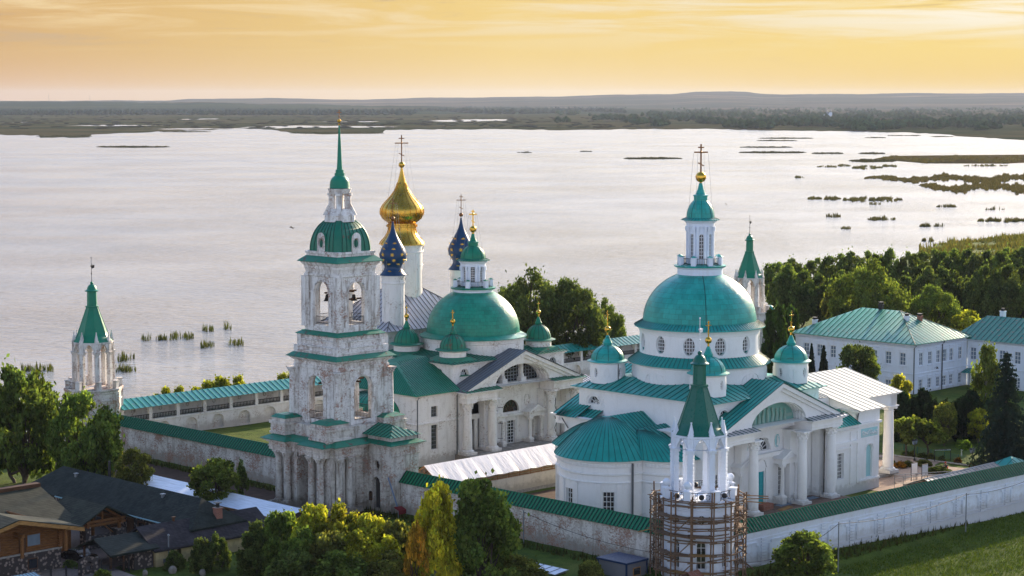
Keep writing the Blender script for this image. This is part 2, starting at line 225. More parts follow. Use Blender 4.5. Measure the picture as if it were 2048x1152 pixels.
# ------------------------------------------------------------------ mesh building
class MB:
    def __init__(s): s.v=[]; s.f=[]; s.mi=[]; s.sm=[]; s.T=None
    def add(s,vs,fs,m=0,smooth=False):
        o=len(s.v)
        if s.T is not None: vs=[tuple(s.T@Vector(p)) for p in vs]
        s.v.extend([tuple(p) for p in vs])
        for f in fs: s.f.append(tuple(i+o for i in f)); s.mi.append(m); s.sm.append(smooth)
        return s
    def poly(s,pts,m=0,smooth=False): return s.add(pts,[tuple(range(len(pts)))],m,smooth)
    def box(s,x0,x1,y0,y1,z0,z1,m=0):
        v=[(x0,y0,z0),(x1,y0,z0),(x1,y1,z0),(x0,y1,z0),(x0,y0,z1),(x1,y0,z1),(x1,y1,z1),(x0,y1,z1)]
        return s.add(v,[(3,2,1,0),(4,5,6,7),(0,1,5,4),(1,2,6,5),(2,3,7,6),(3,0,4,7)],m)
    def cbox(s,x,y,z0,z1,wx,wy,m=0): return s.box(x-wx/2,x+wx/2,y-wy/2,y+wy/2,z0,z1,m)
    def frus(s,p0,z0,p1,z1,m=0,cap=True,smooth=False):
        n=len(p0); v=[(*p,z0) for p in p0]+[(*p,z1) for p in p1]
        f=[(i,(i+1)%n,n+(i+1)%n,n+i) for i in range(n)]; s.add(v,f,m,smooth)
        if cap: s.add(v,[tuple(range(n))[::-1],tuple(range(n,2*n))],m)
        return s
    def prism(s,p,z0,z1,m=0): return s.frus(p,z0,p,z1,m)
    def lathe(s,cx,cy,prof,n=24,m=0,smooth=True,a0=0.,a1=2*PI,caps=False):
        full=abs(a1-a0-2*PI)<1e-6; k=n if full else n+1
        v=[]; 
        for r,z in prof:
            for i in range(k):
                a=a0+(a1-a0)*i/n; v.append((cx+max(r,.001)*cos(a),cy+max(r,.001)*sin(a),z))
        f=[]
        for j in range(len(prof)-1):
            for i in range(n):
                i2=(i+1)%k; f.append((j*k+i,j*k+i2,(j+1)*k+i2,(j+1)*k+i))
        s.add(v,f,m,smooth)
        if caps: s.add(v[:k],[tuple(range(k))[::-1]],m); s.add(v[-k:],[tuple(range(k))],m)
        return s
    def lribs(s,cx,cy,prof,n,w=.08,h=.06,m=1,a0=0.,a1=2*PI,off=0.):
        full=abs(a1-a0-2*PI)<1e-6
        for i in range(n if full else n+1):
            a=a0+off+(a1-a0)*i/n; ca,sa=cos(a),sin(a)
            for (r0,z0),(r1,z1) in zip(prof[:-1],prof[1:]):
                l=math.hypot(r1-r0,z1-z0) or 1; nr,nz_=(z0-z1)/l,(r1-r0)/l
                if nz_*1+nr*1<0 and nz_<0: nr,nz_=-nr,-nz_
                if nr<-.2 and nz_<.3: nr,nz_=-nr,-nz_
                v=[]
                for (r,z) in ((r0,z0),(r1,z1)):
                    for t,hh in ((-w/2,0),(-w/2,h),(w/2,h),(w/2,0)):
                        rr=r+nr*hh; v.append((cx+rr*ca-t*sa,cy+rr*sa+t*ca,z+nz_*hh))
                s.add(v,[(0,4,5,1),(1,5,6,2),(2,6,7,3)],m)
        return s
    def tube(s,pts,r,n=6,m=0,r2=None):
        P=[Vector(p) for p in pts]; rings=[]
        for i,p in enumerate(P):
            d=(P[min(i+1,len(P)-1)]-P[max(i-1,0)]).normalized(); a=d.orthogonal().normalized() if abs(d.z)<.98 else Vector((1,0,0)); a=(a-d*a.dot(d)).normalized(); b=d.cross(a)
            rr=r if r2 is None else r+(r2-r)*i/(len(P)-1)
            rings.append([tuple(p+(a*cos(2*PI*k/n)+b*sin(2*PI*k/n))*rr) for k in range(n)])
        v=[q for rg in rings for q in rg]; f=[]
        for j in range(len(P)-1):
            for k in range(n): f.append((j*n+k,j*n+(k+1)%n,(j+1)*n+(k+1)%n,(j+1)*n+k))
        f+= [tuple(range(n))[::-1],tuple(range((len(P)-1)*n,len(P)*n))]; return s.add(v,f,m,True)
    def ball(s,x,y,z,r,n=12,m=0,k=1.): 
        return s.lathe(x,y,[(r*sin(PI*i/8),z-r*k*cos(PI*i/8)) for i in range(9)],n,m)
    def loop(s,pts,prof,m=0,closed=True):
        """sweep profile [(offset outwards, z)] round a plan polygon with mitred corners (counter-clockwise = outwards positive)"""
        n=len(pts); P=[Vector(p[:2]) for p in pts]; nor=[]
        for i in range(n):
            def en(a,b): d=(b-a).normalized(); return Vector((d.y,-d.x))
            if closed: e0=en(P[i-1],P[i]); e1=en(P[i],P[(i+1)%n])
            else: e0=en(P[i-1],P[i]) if i else en(P[0],P[1]); e1=en(P[i],P[i+1]) if i<n-1 else e0
            b=e0+e1; b=b/max(.35,(1+e0.dot(e1))); nor.append(b)
        v=[(P[i].x+nor[i].x*o,P[i].y+nor[i].y*o,z) for o,z in prof for i in range(n)]; f=[]
        for j in range(len(prof)-1):
            for i in range(n if closed else n-1): f.append((j*n+i,j*n+(i+1)%n,(j+1)*n+(i+1)%n,(j+1)*n+i))
        if not closed:
            for i in (0,n-1): s.add([v[j*n+i] for j in range(len(prof))],[tuple(range(len(prof)))],m)
        return s.add(v,f,m)
    def roof(s,pts,m=0,ms=1,sp=.62,w=.07,h=.06,up=None,th=.0,cross=0):
        """one plane of sheet roofing: outline pts (first edge = eave), standing seams running up the slope"""
        P=[Vector(p) for p in pts]; n=(P[1]-P[0]).cross(P[2]-P[0]).normalized()
        if n.z<0: n=-n
        s.poly(pts,m); e=(P[1]-P[0]).normalized() if up is None else None
        u=n.cross(e).normalized() if up is None else Vector(up); u=(u-n*u.dot(n)).normalized()
        if u.z<0: u=-u
        e=u.cross(n).normalized(); O=P[0]
        q=[((p-O).dot(e),(p-O).dot(u)) for p in P]; t0=min(a for a,b in q); t1=max(a for a,b in q); k=max(1,int(round((t1-t0)/sp)))
        def clip(t,ax=0):
            hit=[]
            for i in range(len(q)):
                a,b=q[i],q[(i+1)%len(q)]
                if (a[ax]-t)*(b[ax]-t)<0: f=(t-a[ax])/(b[ax]-a[ax]); hit.append(a[1-ax]+(b[1-ax]-a[1-ax])*f)
            return (min(hit),max(hit)) if len(hit)>=2 else None
        for i in range(k+1):
            t=t0+(t1-t0)*i/k; t=min(max(t,t0+w*.5+.01),t1-w*.5-.01); c=clip(t)
            if c and c[1]-c[0]>.15:
                A=O+e*t+u*c[0]; B=O+e*t+u*c[1]; v=[A-e*w/2,A-e*w/2+n*h,A+e*w/2+n*h,A+e*w/2,B-e*w/2,B-e*w/2+n*h,B+e*w/2+n*h,B+e*w/2]
                s.add([tuple(x) for x in v],[(0,4,5,1),(1,5,6,2),(2,6,7,3),(0,1,2,3),(7,6,5,4)],ms)
        return s
    def wall(s,fn,u0,u1,z0,z1,holes=(),depth=.35,m=0,du=1e9,mr=None):
        """wall strip-built along u with true openings; fn(u,z,d)->point, d = depth inwards; z0,z1 numbers or functions of u; holes from hole()"""
        fz0=z0 if callable(z0) else (lambda u:z0); fz1=z1 if callable(z1) else (lambda u:z1); mr=m if mr is None else mr
        us={u0,u1}
        for h in holes: us.update(h['us'])
        us=sorted(u for u in us if u0-1e-6<=u<=u1+1e-6); U=[us[0]]
        for u in us[1:]:
            if u-U[-1]<1e-5: continue
            k=int(math.ceil((u-U[-1])/du)) if du<1e8 else 1; b=U[-1]
            for i in range(1,k+1): U.append(b+(u-b)*i/k)
        for a,b in zip(U[:-1],U[1:]):
            mid=(a+b)/2; hs=sorted([h for h in holes if h['us'][0]<mid<h['us'][-1]],key=lambda h:h['lo'](mid)); ca,cb=fz0(a),fz0(b)
            for h in hs:
                la,lb,ha,hb=h['lo'](a),h['lo'](b),h['hi'](a),h['hi'](b)
                s.poly([fn(a,ca,0),fn(b,cb,0),fn(b,lb,0),fn(a,la,0)],m)
                s.poly([fn(a,la,0),fn(b,lb,0),fn(b,lb,depth),fn(a,la,depth)],mr); s.poly([fn(a,ha,depth),fn(b,hb,depth),fn(b,hb,0),fn(a,ha,0)],mr)
                ca,cb=ha,hb
            s.poly([fn(a,ca,0),fn(b,cb,0),fn(b,fz1(b),0),fn(a,fz1(a),0)],m)
        for h in holes:
            for u,sg in ((h['us'][0],1),(h['us'][-1],-1)):
                lo,hi=h['lo'](u),h['hi'](u)
                if hi-lo>.02:
                    q=[fn(u,lo,0),fn(u,lo,depth),fn(u,hi,depth),fn(u,hi,0)]; s.poly(q if sg>0 else q[::-1],mr)
        return s
    def build(s,name,mats,parent=None,loc=None,rz=None,recalc=True):
        me=bpy.data.meshes.new(name); me.from_pydata(s.v,[],s.f)
        mats=mats if isinstance(mats,(list,tuple)) else [mats]
        for x in mats: me.materials.append(x)
        me.polygons.foreach_set('material_index',[min(i,len(mats)-1) for i in s.mi]); me.polygons.foreach_set('use_smooth',s.sm)
        if recalc:
            bm=bmesh.new(); bm.from_mesh(me); bmesh.ops.remove_doubles(bm,verts=bm.verts,dist=1e-5); bmesh.ops.recalc_face_normals(bm,faces=bm.faces); bm.to_mesh(me); bm.free()
            if any(s.sm):
                try: me.set_sharp_from_angle(angle=R(38))
                except Exception: pass
        me.update(); o=bpy.data.objects.new(name,me); C.objects.link(o)
        if parent is not None: o.parent=parent
        if loc is not None: o.location=loc
        if rz is not None: o.rotation_euler=(0,0,rz)
        return o
def hole(kind,uc,w,z0,h,rise=None,n=8):
    a,b=uc-w/2,uc+w/2; r=w/2 if rise is None else rise
    if kind=='rect': return dict(us=[a,b],lo=lambda u:z0,hi=lambda u:z0+h,kind=kind,p=(uc,w,z0,h,0))
    us=[uc-w/2*cos(PI*i/n) for i in range(n+1)]
    f=lambda u:math.sqrt(max(0,1-((u-uc)/(w/2))**2))
    if kind=='arch': return dict(us=us,lo=lambda u:z0,hi=lambda u:z0+h-r+r*f(u),kind=kind,p=(uc,w,z0,h,r))
    return dict(us=us,lo=lambda u:z0+h/2-h/2*f(u),hi=lambda u:z0+h/2+h/2*f(u),kind=kind,p=(uc,w,z0,h,h/2))
def pane(fn,h,d,mb,m=0):
    for a,b in zip(h['us'][:-1],h['us'][1:]): mb.poly([fn(a,h['lo'](a),d),fn(b,h['lo'](b),d),fn(b,h['hi'](b),d),fn(a,h['hi'](a),d)],m)
def bars(fn,h,d,mb,nx,nz_,w=.07,m=0,t=.06,fan=False):
    uc,W,z0,H,r=h['p']; E=.02
    def bar(p,q,w):
        (ua,za_),(ub,zb)=p,q; l=math.hypot(ub-ua,zb-za_) or 1; nu,nv=-(zb-za_)/l*w/2,(ub-ua)/l*w/2
        a=[fn(ua+nu,za_+nv,d),fn(ua-nu,za_-nv,d),fn(ub-nu,zb-nv,d),fn(ub+nu,zb+nv,d)]; b=[fn(ua+nu,za_+nv,d-t),fn(ua-nu,za_-nv,d-t),fn(ub-nu,zb-nv,d-t),fn(ub+nu,zb+nv,d-t)]
        mb.add(a+b,[(4,5,6,7),(0,1,5,4),(1,2,6,5),(2,3,7,6),(3,0,4,7)],m)
    pts=[(u,h['lo'](u)) for u in h['us']]+[(u,h['hi'](u)) for u in reversed(h['us'])]
    pts=[p for i,p in enumerate(pts) if math.dist(p,pts[i-1])>1e-4]
    for i in range(len(pts)): bar(pts[i-1],pts[i],w*1.9)
    if fan:
        for i in range(1,nx): a=PI*i/nx; bar((uc,z0),(uc-W/2*cos(a),z0+(H)*sin(a)),w)
        q=[(uc-W/4.4*cos(PI*i/8),z0+H/2.2*sin(PI*i/8)) for i in range(9)]
        for i in range(8): bar(q[i],q[i+1],w)
        return
    for i in range(1,nx): u=uc-W/2+W*i/nx; bar((u,h['lo'](u)),(u,h['hi'](u)),w)
    for j in range(1,nz_):
        z=z0+H*j/nz_; ins=[u for u in np.linspace(uc-W/2,uc+W/2,41) if h['lo'](u)<=z<=h['hi'](u)]
        if len(ins)>1: bar((ins[0],z),(ins[-1],z),w)
def window(parent,fn,h,d=.3,nx=3,nz_=4,w=.07,frame=WHP,glass=GLASS,fan=False,name='window'):
    f=MB(); bars(fn,h,d,f,nx,nz_,w,fan=fan); o=f.build(name,frame,parent); g=MB(); pane(fn,h,d-.005,g); g.build('pane',glass,o,recalc=False); return o
def fX(x,sgn): # wall plane at x facing sgn*x; u = y
    return lambda u,z,d: (x-sgn*d,u,z)
def fY(y,sgn): return lambda u,z,d: (u,y-sgn*d,z)
def fC(cx,cy,r): return lambda u,z,d: (cx+(r-d)*cos(u/r),cy+(r-d)*sin(u/r),z)
def fS(p,q): # slanted plan wall from p to q, outward on the right-hand side of p->q
    P=Vector(p); D=(Vector(q)-P); l=D.length; D/=l; n=Vector((D.y,-D.x)); return (lambda u,z,d: (P.x+D.x*u-n.x*d,P.y+D.y*u-n.y*d,z)),l
def ngon(cx,cy,r,n,off=0.): return [(cx+r*cos(off+2*PI*i/n),cy+r*sin(off+2*PI*i/n)) for i in range(n)]
def rect(x0,x1,y0,y1): return [(x0,y0),(x1,y0),(x1,y1),(x0,y1)]
# ------------------------------------------------------------------ object bookkeeping
def tag(o,label=None,cat=None,group=None,kind=None):
    if label: o['label']=label
    if cat: o['category']=cat
    if group: o['group']=group
    if kind: o['kind']=kind
    return o
def thing(name,loc=(0,0,0),rz=0.,label=None,cat=None,group=None):
    o=bpy.data.objects.new(name,None); C.objects.link(o); o.location=loc; o.rotation_euler=(0,0,rz); o.empty_display_size=.5; return tag(o,label,cat,group)
def kids(o): return [c for c in bpy.data.objects if c.parent==o]
def dup(o,loc,rz=None,label=None,sc=None,tree=None,col=None):
    def cp(x,par):
        c=x.copy(); C.objects.link(c); c.parent=par
        for ch in x.children: cp(ch,c)
        return c
    c=cp(o,None); c.location=loc
    if rz is not None: c.rotation_euler[2]=rz
    if sc is not None: c.scale=(sc,sc,sc) if not hasattr(sc,'__len__') else sc
    if label: c['label']=label
    return c
Q45=PI/4
def cross(mb,x,y,z,h,ang=0.,m=0,t=.06):
    """three-bar orthodox cross standing on z, its arms along the horizontal direction ang"""
    T0=mb.T; mb.T=Matrix.Translation((x,y,z))@Matrix.Rotation(ang,4,'Z'); w=h*.5
    mb.box(-t,t,-t,t,0,h,m); mb.box(-w/2,-t,-t*.8,t*.8,h*.68,h*.68+2*t,m); mb.box(t,w/2,-t*.8,t*.8,h*.68,h*.68+2*t,m)
    mb.box(-w*.22,-t,-t*.8,t*.8,h*.86,h*.86+1.6*t,m); mb.box(t,w*.22,-t*.8,t*.8,h*.86,h*.86+1.6*t,m)
    mb.T=mb.T@Matrix.Translation((0,0,h*.27))@Matrix.Rotation(R(28),4,'Y'); mb.box(-w*.24,w*.24,-t*.7,t*.7,-t*.7,t*.7,m); mb.T=T0
    mb.ball(x,y,z+h*.68+t,t*2.0,8,m)
def stays(parent,x,y,z1,z0,r0,r1,n=4,r=.018):
    mb=MB()
    for i in range(n):
        a=PI*2*i/n+.3; mb.tube([(x+r1*cos(a),y+r1*sin(a),z1),(x+r0*cos(a),y+r0*sin(a),z0)],r,3)
    mb.build('stay_wires',GREYM,parent)
# ------------------------------------------------------------------ church pieces
def column(parent,x,y,z0,z1,r,cap=.9,mat=WH,name='column',base=True,sq=False,ionic=False):
    mb=MB(); n=14
    if base: mb.cbox(x,y,z0,z0+r*.55,r*2.9,r*2.9); mb.lathe(x,y,[(r*1.35,z0+r*.55),(r*1.38,z0+r*.8),(r*1.1,z0+r*1.05)],n)
    if sq: mb.cbox(x,y,z0,z1-cap,r*2,r*2); mb.frus(ngon(x,y,r*1.414,4,PI/4),z1-cap,ngon(x,y,r*1.414*1.35,4,PI/4),z1-.12); mb.cbox(x,y,z1-.12,z1,r*2.8,r*2.8)
    else:
        mb.lathe(x,y,[(r,z0+r),(r*1.0,z0+(z1-z0)*.35),(r*.86,z1-cap),(r*.98,z1-cap+.05),(r*.86,z1-cap+.1)],n)
        if ionic: mb.lathe(x,y,[(r*.86,z1-cap+.1),(r*1.0,z1-.3)],n); mb.cbox(x,y,z1-.3,z1,r*2.6,r*2.0); [mb.tube([(x+s*r*1.15,y-r*.9,z1-.32),(x+s*r*1.15,y+r*.9,z1-.32)],.26,10) for s in (-1,1)]
        else: mb.lathe(x,y,[(r*.86,z1-cap+.1),(r*.95,z1-cap*.5),(r*1.25,z1-.14)],n)
        mb.cbox(x,y,z1-.14,z1,r*2.7,r*2.7)
    if not ionic and cap>.4:                                   # acanthus tiers as rows of small curled leaves
        for t,(zz,rr) in enumerate(((z1-cap*.72,.98),(z1-cap*.42,1.1),(z1-.22,1.28))):
            for i in range(8):
                a=2*PI*(i+.5*(t%2))/8; k=(max(abs(cos(a)),abs(sin(a))) if sq else 1); q=r*rr/k
                mb.cbox(x+q*cos(a),y+q*sin(a),zz-.09,zz+.10,.17,.17)
    return mb.build(name,mat,parent)
def cornice_prof(z,o,h): return [(0,z),(o*.35,z+h*.12),(o*.35,z+h*.35),(o*.75,z+h*.5),(o*.75,z+h*.7),(o,z+h*.82),(o,z+h),(0,z+h)]
def cupola(parent,x,y,z0,r,zd,zt,ball_z,cross_z,mat,smat,wh,windows=True,ballr=.42,fl=.35,name='cupola_drum',goldm=GOLD):
    m=MB()
    if windows:
        hs=[hole('ell',r*a,.55*r/2.1,z0+(zd-z0)*.28,(zd-z0)*.46) for a in [PI/4*(2*i) for i in range(4)]]
        m.wall(fC(x,y,r),-r*PI/4,r*PI*7/4,z0,zd,[h for h in hs],.3,du=.35)
        for i in range(4):
            a=PI/4*(2*i+1); c=(x+(r+.0)*cos(a),y+r*sin(a)); f=fC(x,y,r+.05); hh=hole('ell',0,.62*r/2.1,z0+(zd-z0)*.28,(zd-z0)*.46)
            for q0,q1 in zip(hh['us'][:-1],hh['us'][1:]):
                for e in ('lo','hi'):
                    A=[f(r*a+q0,hh[e](q0),0),f(r*a+q1,hh[e](q1),0)]; m.tube(A,.035,4)
    else: m.lathe(x,y,[(r,z0),(r,zd)],28)
    m.lathe(x,y,[(r,zd-.25),(r+fl*.6,zd-.12),(r+fl,zd)],32)
    d=m.build(name,wh,parent)
    if windows:
        for h in hs: window(d,fC(x,y,r),h,.28,2,4,.05)
    H=zt-zd; k=MB(); prof=[(r+fl+.05,zd-.02),(r+fl+.05,zd+.05),(r*.99,zd+.22)]+[(r*.97*cos(t),zd+.2+(H-.2)*sin(t)) for t in [PI/2*i/9 for i in range(9)]]+[(r*.2,zt-.02)]
    k.lathe(x,y,prof,32); nb=ball_z-zt
    k.lathe(x,y,[(r*.24,zt-.1),(r*.27,zt+nb*.12),(r*.19,zt+nb*.28),(r*.15,zt+nb*.42),(r*.07,zt+nb*.62)],14)
    k.lribs(x,y,prof[3:-1],8 if windows else 16,.06,.03,1); k.build('cupola_roof',[mat,smat],d)
    g=MB(); g.lathe(x,y,[(.12,zt+nb*.55),(.13,ball_z-ballr*.9)],8); g.ball(x,y,ball_z,ballr,14); g.build('orb',goldm,d)
    c=MB(); cross(c,x,y,ball_z+ballr*.9,cross_z-ball_z-ballr,0.,t=.05); c.build('cross',goldm,d); return d
def portico(root,P,W,xi,xo,yf,yb,z0,zc,ze,za_,arch,wh,roofm,seamm,ledge,colr,goldroof=None):
    aw,ar,ad=arch
    # gable wall with the deep arch
    m=MB(); top=lambda u: ze+(za_-ze)*(1-abs(u)/W)-.05; hs=[hole('arch',0,2*aw,ze,ar,ar,16)]
    m.wall(fY(yf+.7,-1),-W,W,ze,top,hs,ad,du=4); m.build('gable',wh,root)
    # rings inside the arch
    g=MB()
    for k in range(3):
        yy=yf+.7+ad*(.22+.26*k); pts=[(aw*.985*cos(t),yy,ze+ar*.985*sin(t)) for t in [PI*i/20 for i in range(21)]]; g.tube(pts,.10,4)
    g.build('arch_moulding',wh,root)
    # raking cornice
    r=MB(); sl=(za_-ze)/W
    for s in (-1,1):
        for (y0,y1,t0,t1) in ((yf+.15,yf+.75,-.5,.04),(yf+.45,yf+.75,-.95,-.5)):
            v=[(s*(W+.25),y0,ze-.1+t0+.1),(0,y0,za_+t0),(0,y0,za_+t1),(s*(W+.25),y0,ze-.1+t1+.1)]; v2=[(a,y1,c) for a,b,c in v]
            r.add(v+v2,[(0,1,2,3),(7,6,5,4),(0,4,5,1),(2,6,7,3),(3,7,4,0)])
    r.build('raking_cornice',wh,root)
    rf=MB()
    for s in (-1,1): rf.roof([(s*(W+.45),yf-.05,ze-.02),(s*(W+.45),P['roofback'],ze-.02),(0,P['roofback'],za_+.12),(0,yf-.05,za_+.12)],0,1,.62)
    rf.build('portico_roof',[roofm,seamm],root)
    # entablature blocks on their column pairs
    for s in (-1,1):
        x0,x1=sorted((s*(aw+.25),s*(W))); e=MB(); e.box(x0,x1,yf,yb,zc,ze-.35); e.loop(rect(x0,x1,yf,yb+.02),cornice_prof(ze-.45,.55,.4)); e.box(x0+.02,x1-.02,yf+.02,yb-.3,ze-.36,ze-.04)
        e.loop(rect(x0,x1,yf,yb+.02),[(0,zc+.35),(.08,zc+.35),(.08,zc+.42),(0,zc+.42)]); en=e.build('entablature',wh,root)
        l=MB(); l.roof([(x0-.55,yf-.55,ze-.03),(x1+.55,yf-.55,ze-.03),(x1+.55,yf+.75,ze+.26),(x0-.55,yf+.75,ze+.26)],0,1,.8); l.build('ledge_roof',[ledge,seamm],en)
        for x in (s*xi,s*xo):
            column(root,x,yf+colr+.15,z0,zc,colr,1.25,wh); column(root,x,yb-.55,z0,zc,colr*.86,1.25,wh,'pilaster',sq=True)
def aedicule(root,x,y,z0,z1,wh,w=1.25,r=.26,pedestal=1.0):
    e=MB()
    e.box(x-w-.35,x+w+.35,y-1.35,y,z1,z1+.6); e.loop(rect(x-w-.35,x+w+.35,y-1.35,y),cornice_prof(z1+.5,.25,.2))
    for yy in (y-1.55,):
        v=[(x-w-.65,yy,z1+.7),(x+w+.65,yy,z1+.7),(x,yy,z1+1.65)]; v2=[(a,y,c) for a,b,c in v]; e.add(v+v2,[(0,1,2),(5,4,3),(0,3,5,2),(2,5,4,1),(0,1,4,3)])
        q=[(x-w*.75,yy-.06,z1+.82),(x+w*.75,yy-.06,z1+.82),(x,yy-.06,z1+1.4)]
        for i in range(3): e.tube([q[i-1],q[i]],.05,4)
    o=e.build('aedicule',wh,root)
    for s in (-1,1):
        column(o,x+s*w,y-1.1,z0+pedestal,z1,r,.5,wh); pd=MB(); pd.box(x+s*w-.4,x+s*w+.4,y-1.5,y,z0,z0+pedestal); pd.box(x+s*w-.46,x+s*w+.46,y-1.56,y,z0+pedestal-.15,z0+pedestal-.03); pd.build('pedestal',wh,o)
    return o
def lantern(root,z,rw,rb,hw,mat,smat,wh,post=8,big=1.):
    """z: dict of levels; rb ring radius; rw lantern wall radius"""
    m=MB(); m.lathe(0,0,[(rb*.97,z['ring']-.4),(rb*.97,z['deck']-.35),(rb*1.05,z['deck']-.2),(rb*1.05,z['deck'])],40)
    hs=[hole('arch',rw*(PI/4*i+PI/8*0),rw*.40,z['deck']+.9,hw,None) for i in range(8)]; f=fC(0,0,rw)
    m.wall(f,-rw*PI/8,rw*PI*15/8,z['deck']-.1,z['wall'],hs,.25,du=.35)
    for i in range(8):
        a=PI/4*i+PI/8
        for t in (-.13,.13): m.T=Matrix.Rotation(a+t,4,'Z'); m.box(rw-.03,rw+.14,-.13,.13,z['deck'],z['wall']-.1); m.cbox(rw+.1,0,z['wall']-.55,z['wall'],.34,.34)
        m.T=None
    m.lathe(0,0,[(rw+.12,z['wall']-.02),(rw+.14,z['wall']+.4),(rw+.32,z['wall']+.55),(rw+.45,z['eave']-.02)],32)
    d=m.build('lantern',wh,root)
    for h in hs: window(d,f,h,.2,2,7,.05)
    dk=MB(); dk.lathe(0,0,[(rb*1.10,z['deck']-.12),(rb*1.12,z['deck']+.05),(rb*.98,z['deck']+.12),(rw,z['deck']+.3)],40); dk.lribs(0,0,[(rb*.98,z['deck']+.12),(rw,z['deck']+.3)],24,.06,.04,1); dk.build('deck_roof',[mat,smat],d); k=MB()
    e=z['eave']; t=z['bulb']; rr=rw*1.06
    prof=[(rw+.72,e-.04),(rw+.72,e+.03),(rr,e+.28)]+[(rr*cos(q),e+.3+(t-e-.3)*sin(q)) for q in [PI/2*i/8*.74 for i in range(9)]]
    k.lathe(0,0,prof,32); k.lribs(0,0,prof[2:],8,.05,.03,1); k.lribs(0,0,prof[:3],32,.04,.03,1)
    rn=z.get('rn',.85); k.lathe(0,0,[(rn,prof[-1][1]-.3),(rn,z['neck']-.12),(rn*1.12,z['neck']-.1),(rn*1.12,z['neck']),(rn*.75,z['neck']+.12),(rn*.45,(z['neck']+z['tip'])/2),(.2,z['tip'])],20)
    k.build('lantern_roof',[mat,smat],d)
    for i in range(post):
        a=2*PI*i/post+PI/post; p=MB(); T=Matrix.Translation((rb*.9*cos(a),rb*.9*sin(a),0))@Matrix.Rotation(a,4,'Z'); p.T=T
        p.cbox(0,0,z['deck']+.05,z['deck']+1.15*big,.5*big,.62*big); p.frus(ngon(0,0,.5*big,4,PI/4),z['deck']+1.15*big,ngon(0,0,.04,4,PI/4),z['deck']+1.35*big,1); p.build('balustrade_post',[wh,mat],d)
    b=MB()
    for i in range(post):
        a0=2*PI*i/post+PI/post; a1=a0+2*PI/post; A=Vector((rb*.9*cos(a0),rb*.9*sin(a0),0)); B=Vector((rb*.9*cos(a1),rb*.9*sin(a1),0))
        for zz in (.28,.98): b.tube([A+Vector((0,0,z['deck']+zz*big)),B+Vector((0,0,z['deck']+zz*big))],.04,4)
        for j in range(1,9): q=A.lerp(B,j/9); b.tube([q+Vector((0,0,z['deck']+.28*big)),q+Vector((0,0,z['deck']+.98*big))],.03,4)
    b.build('railing',IRON,d)
    g=MB(); g.lathe(0,0,[(.22,z['tip']-.1),(.16,z['ball']-z['br'])],10); g.ball(0,0,z['ball'],z['br'],18); g.build('orb',GOLD,d)
    c=MB(); cross(c,0,0,z['ball']+z['br']*.95,z['cross']-z['ball']-z['br'],-PI/4+.05,t=.09); c.build('cross',GOLD if post==6 else RUSTP,d)
    stays(d,0,0,z['cross']-(z['cross']-z['ball'])*.28,e+.5,rr*.95,(z['cross']-z['ball'])*.24)
    return d
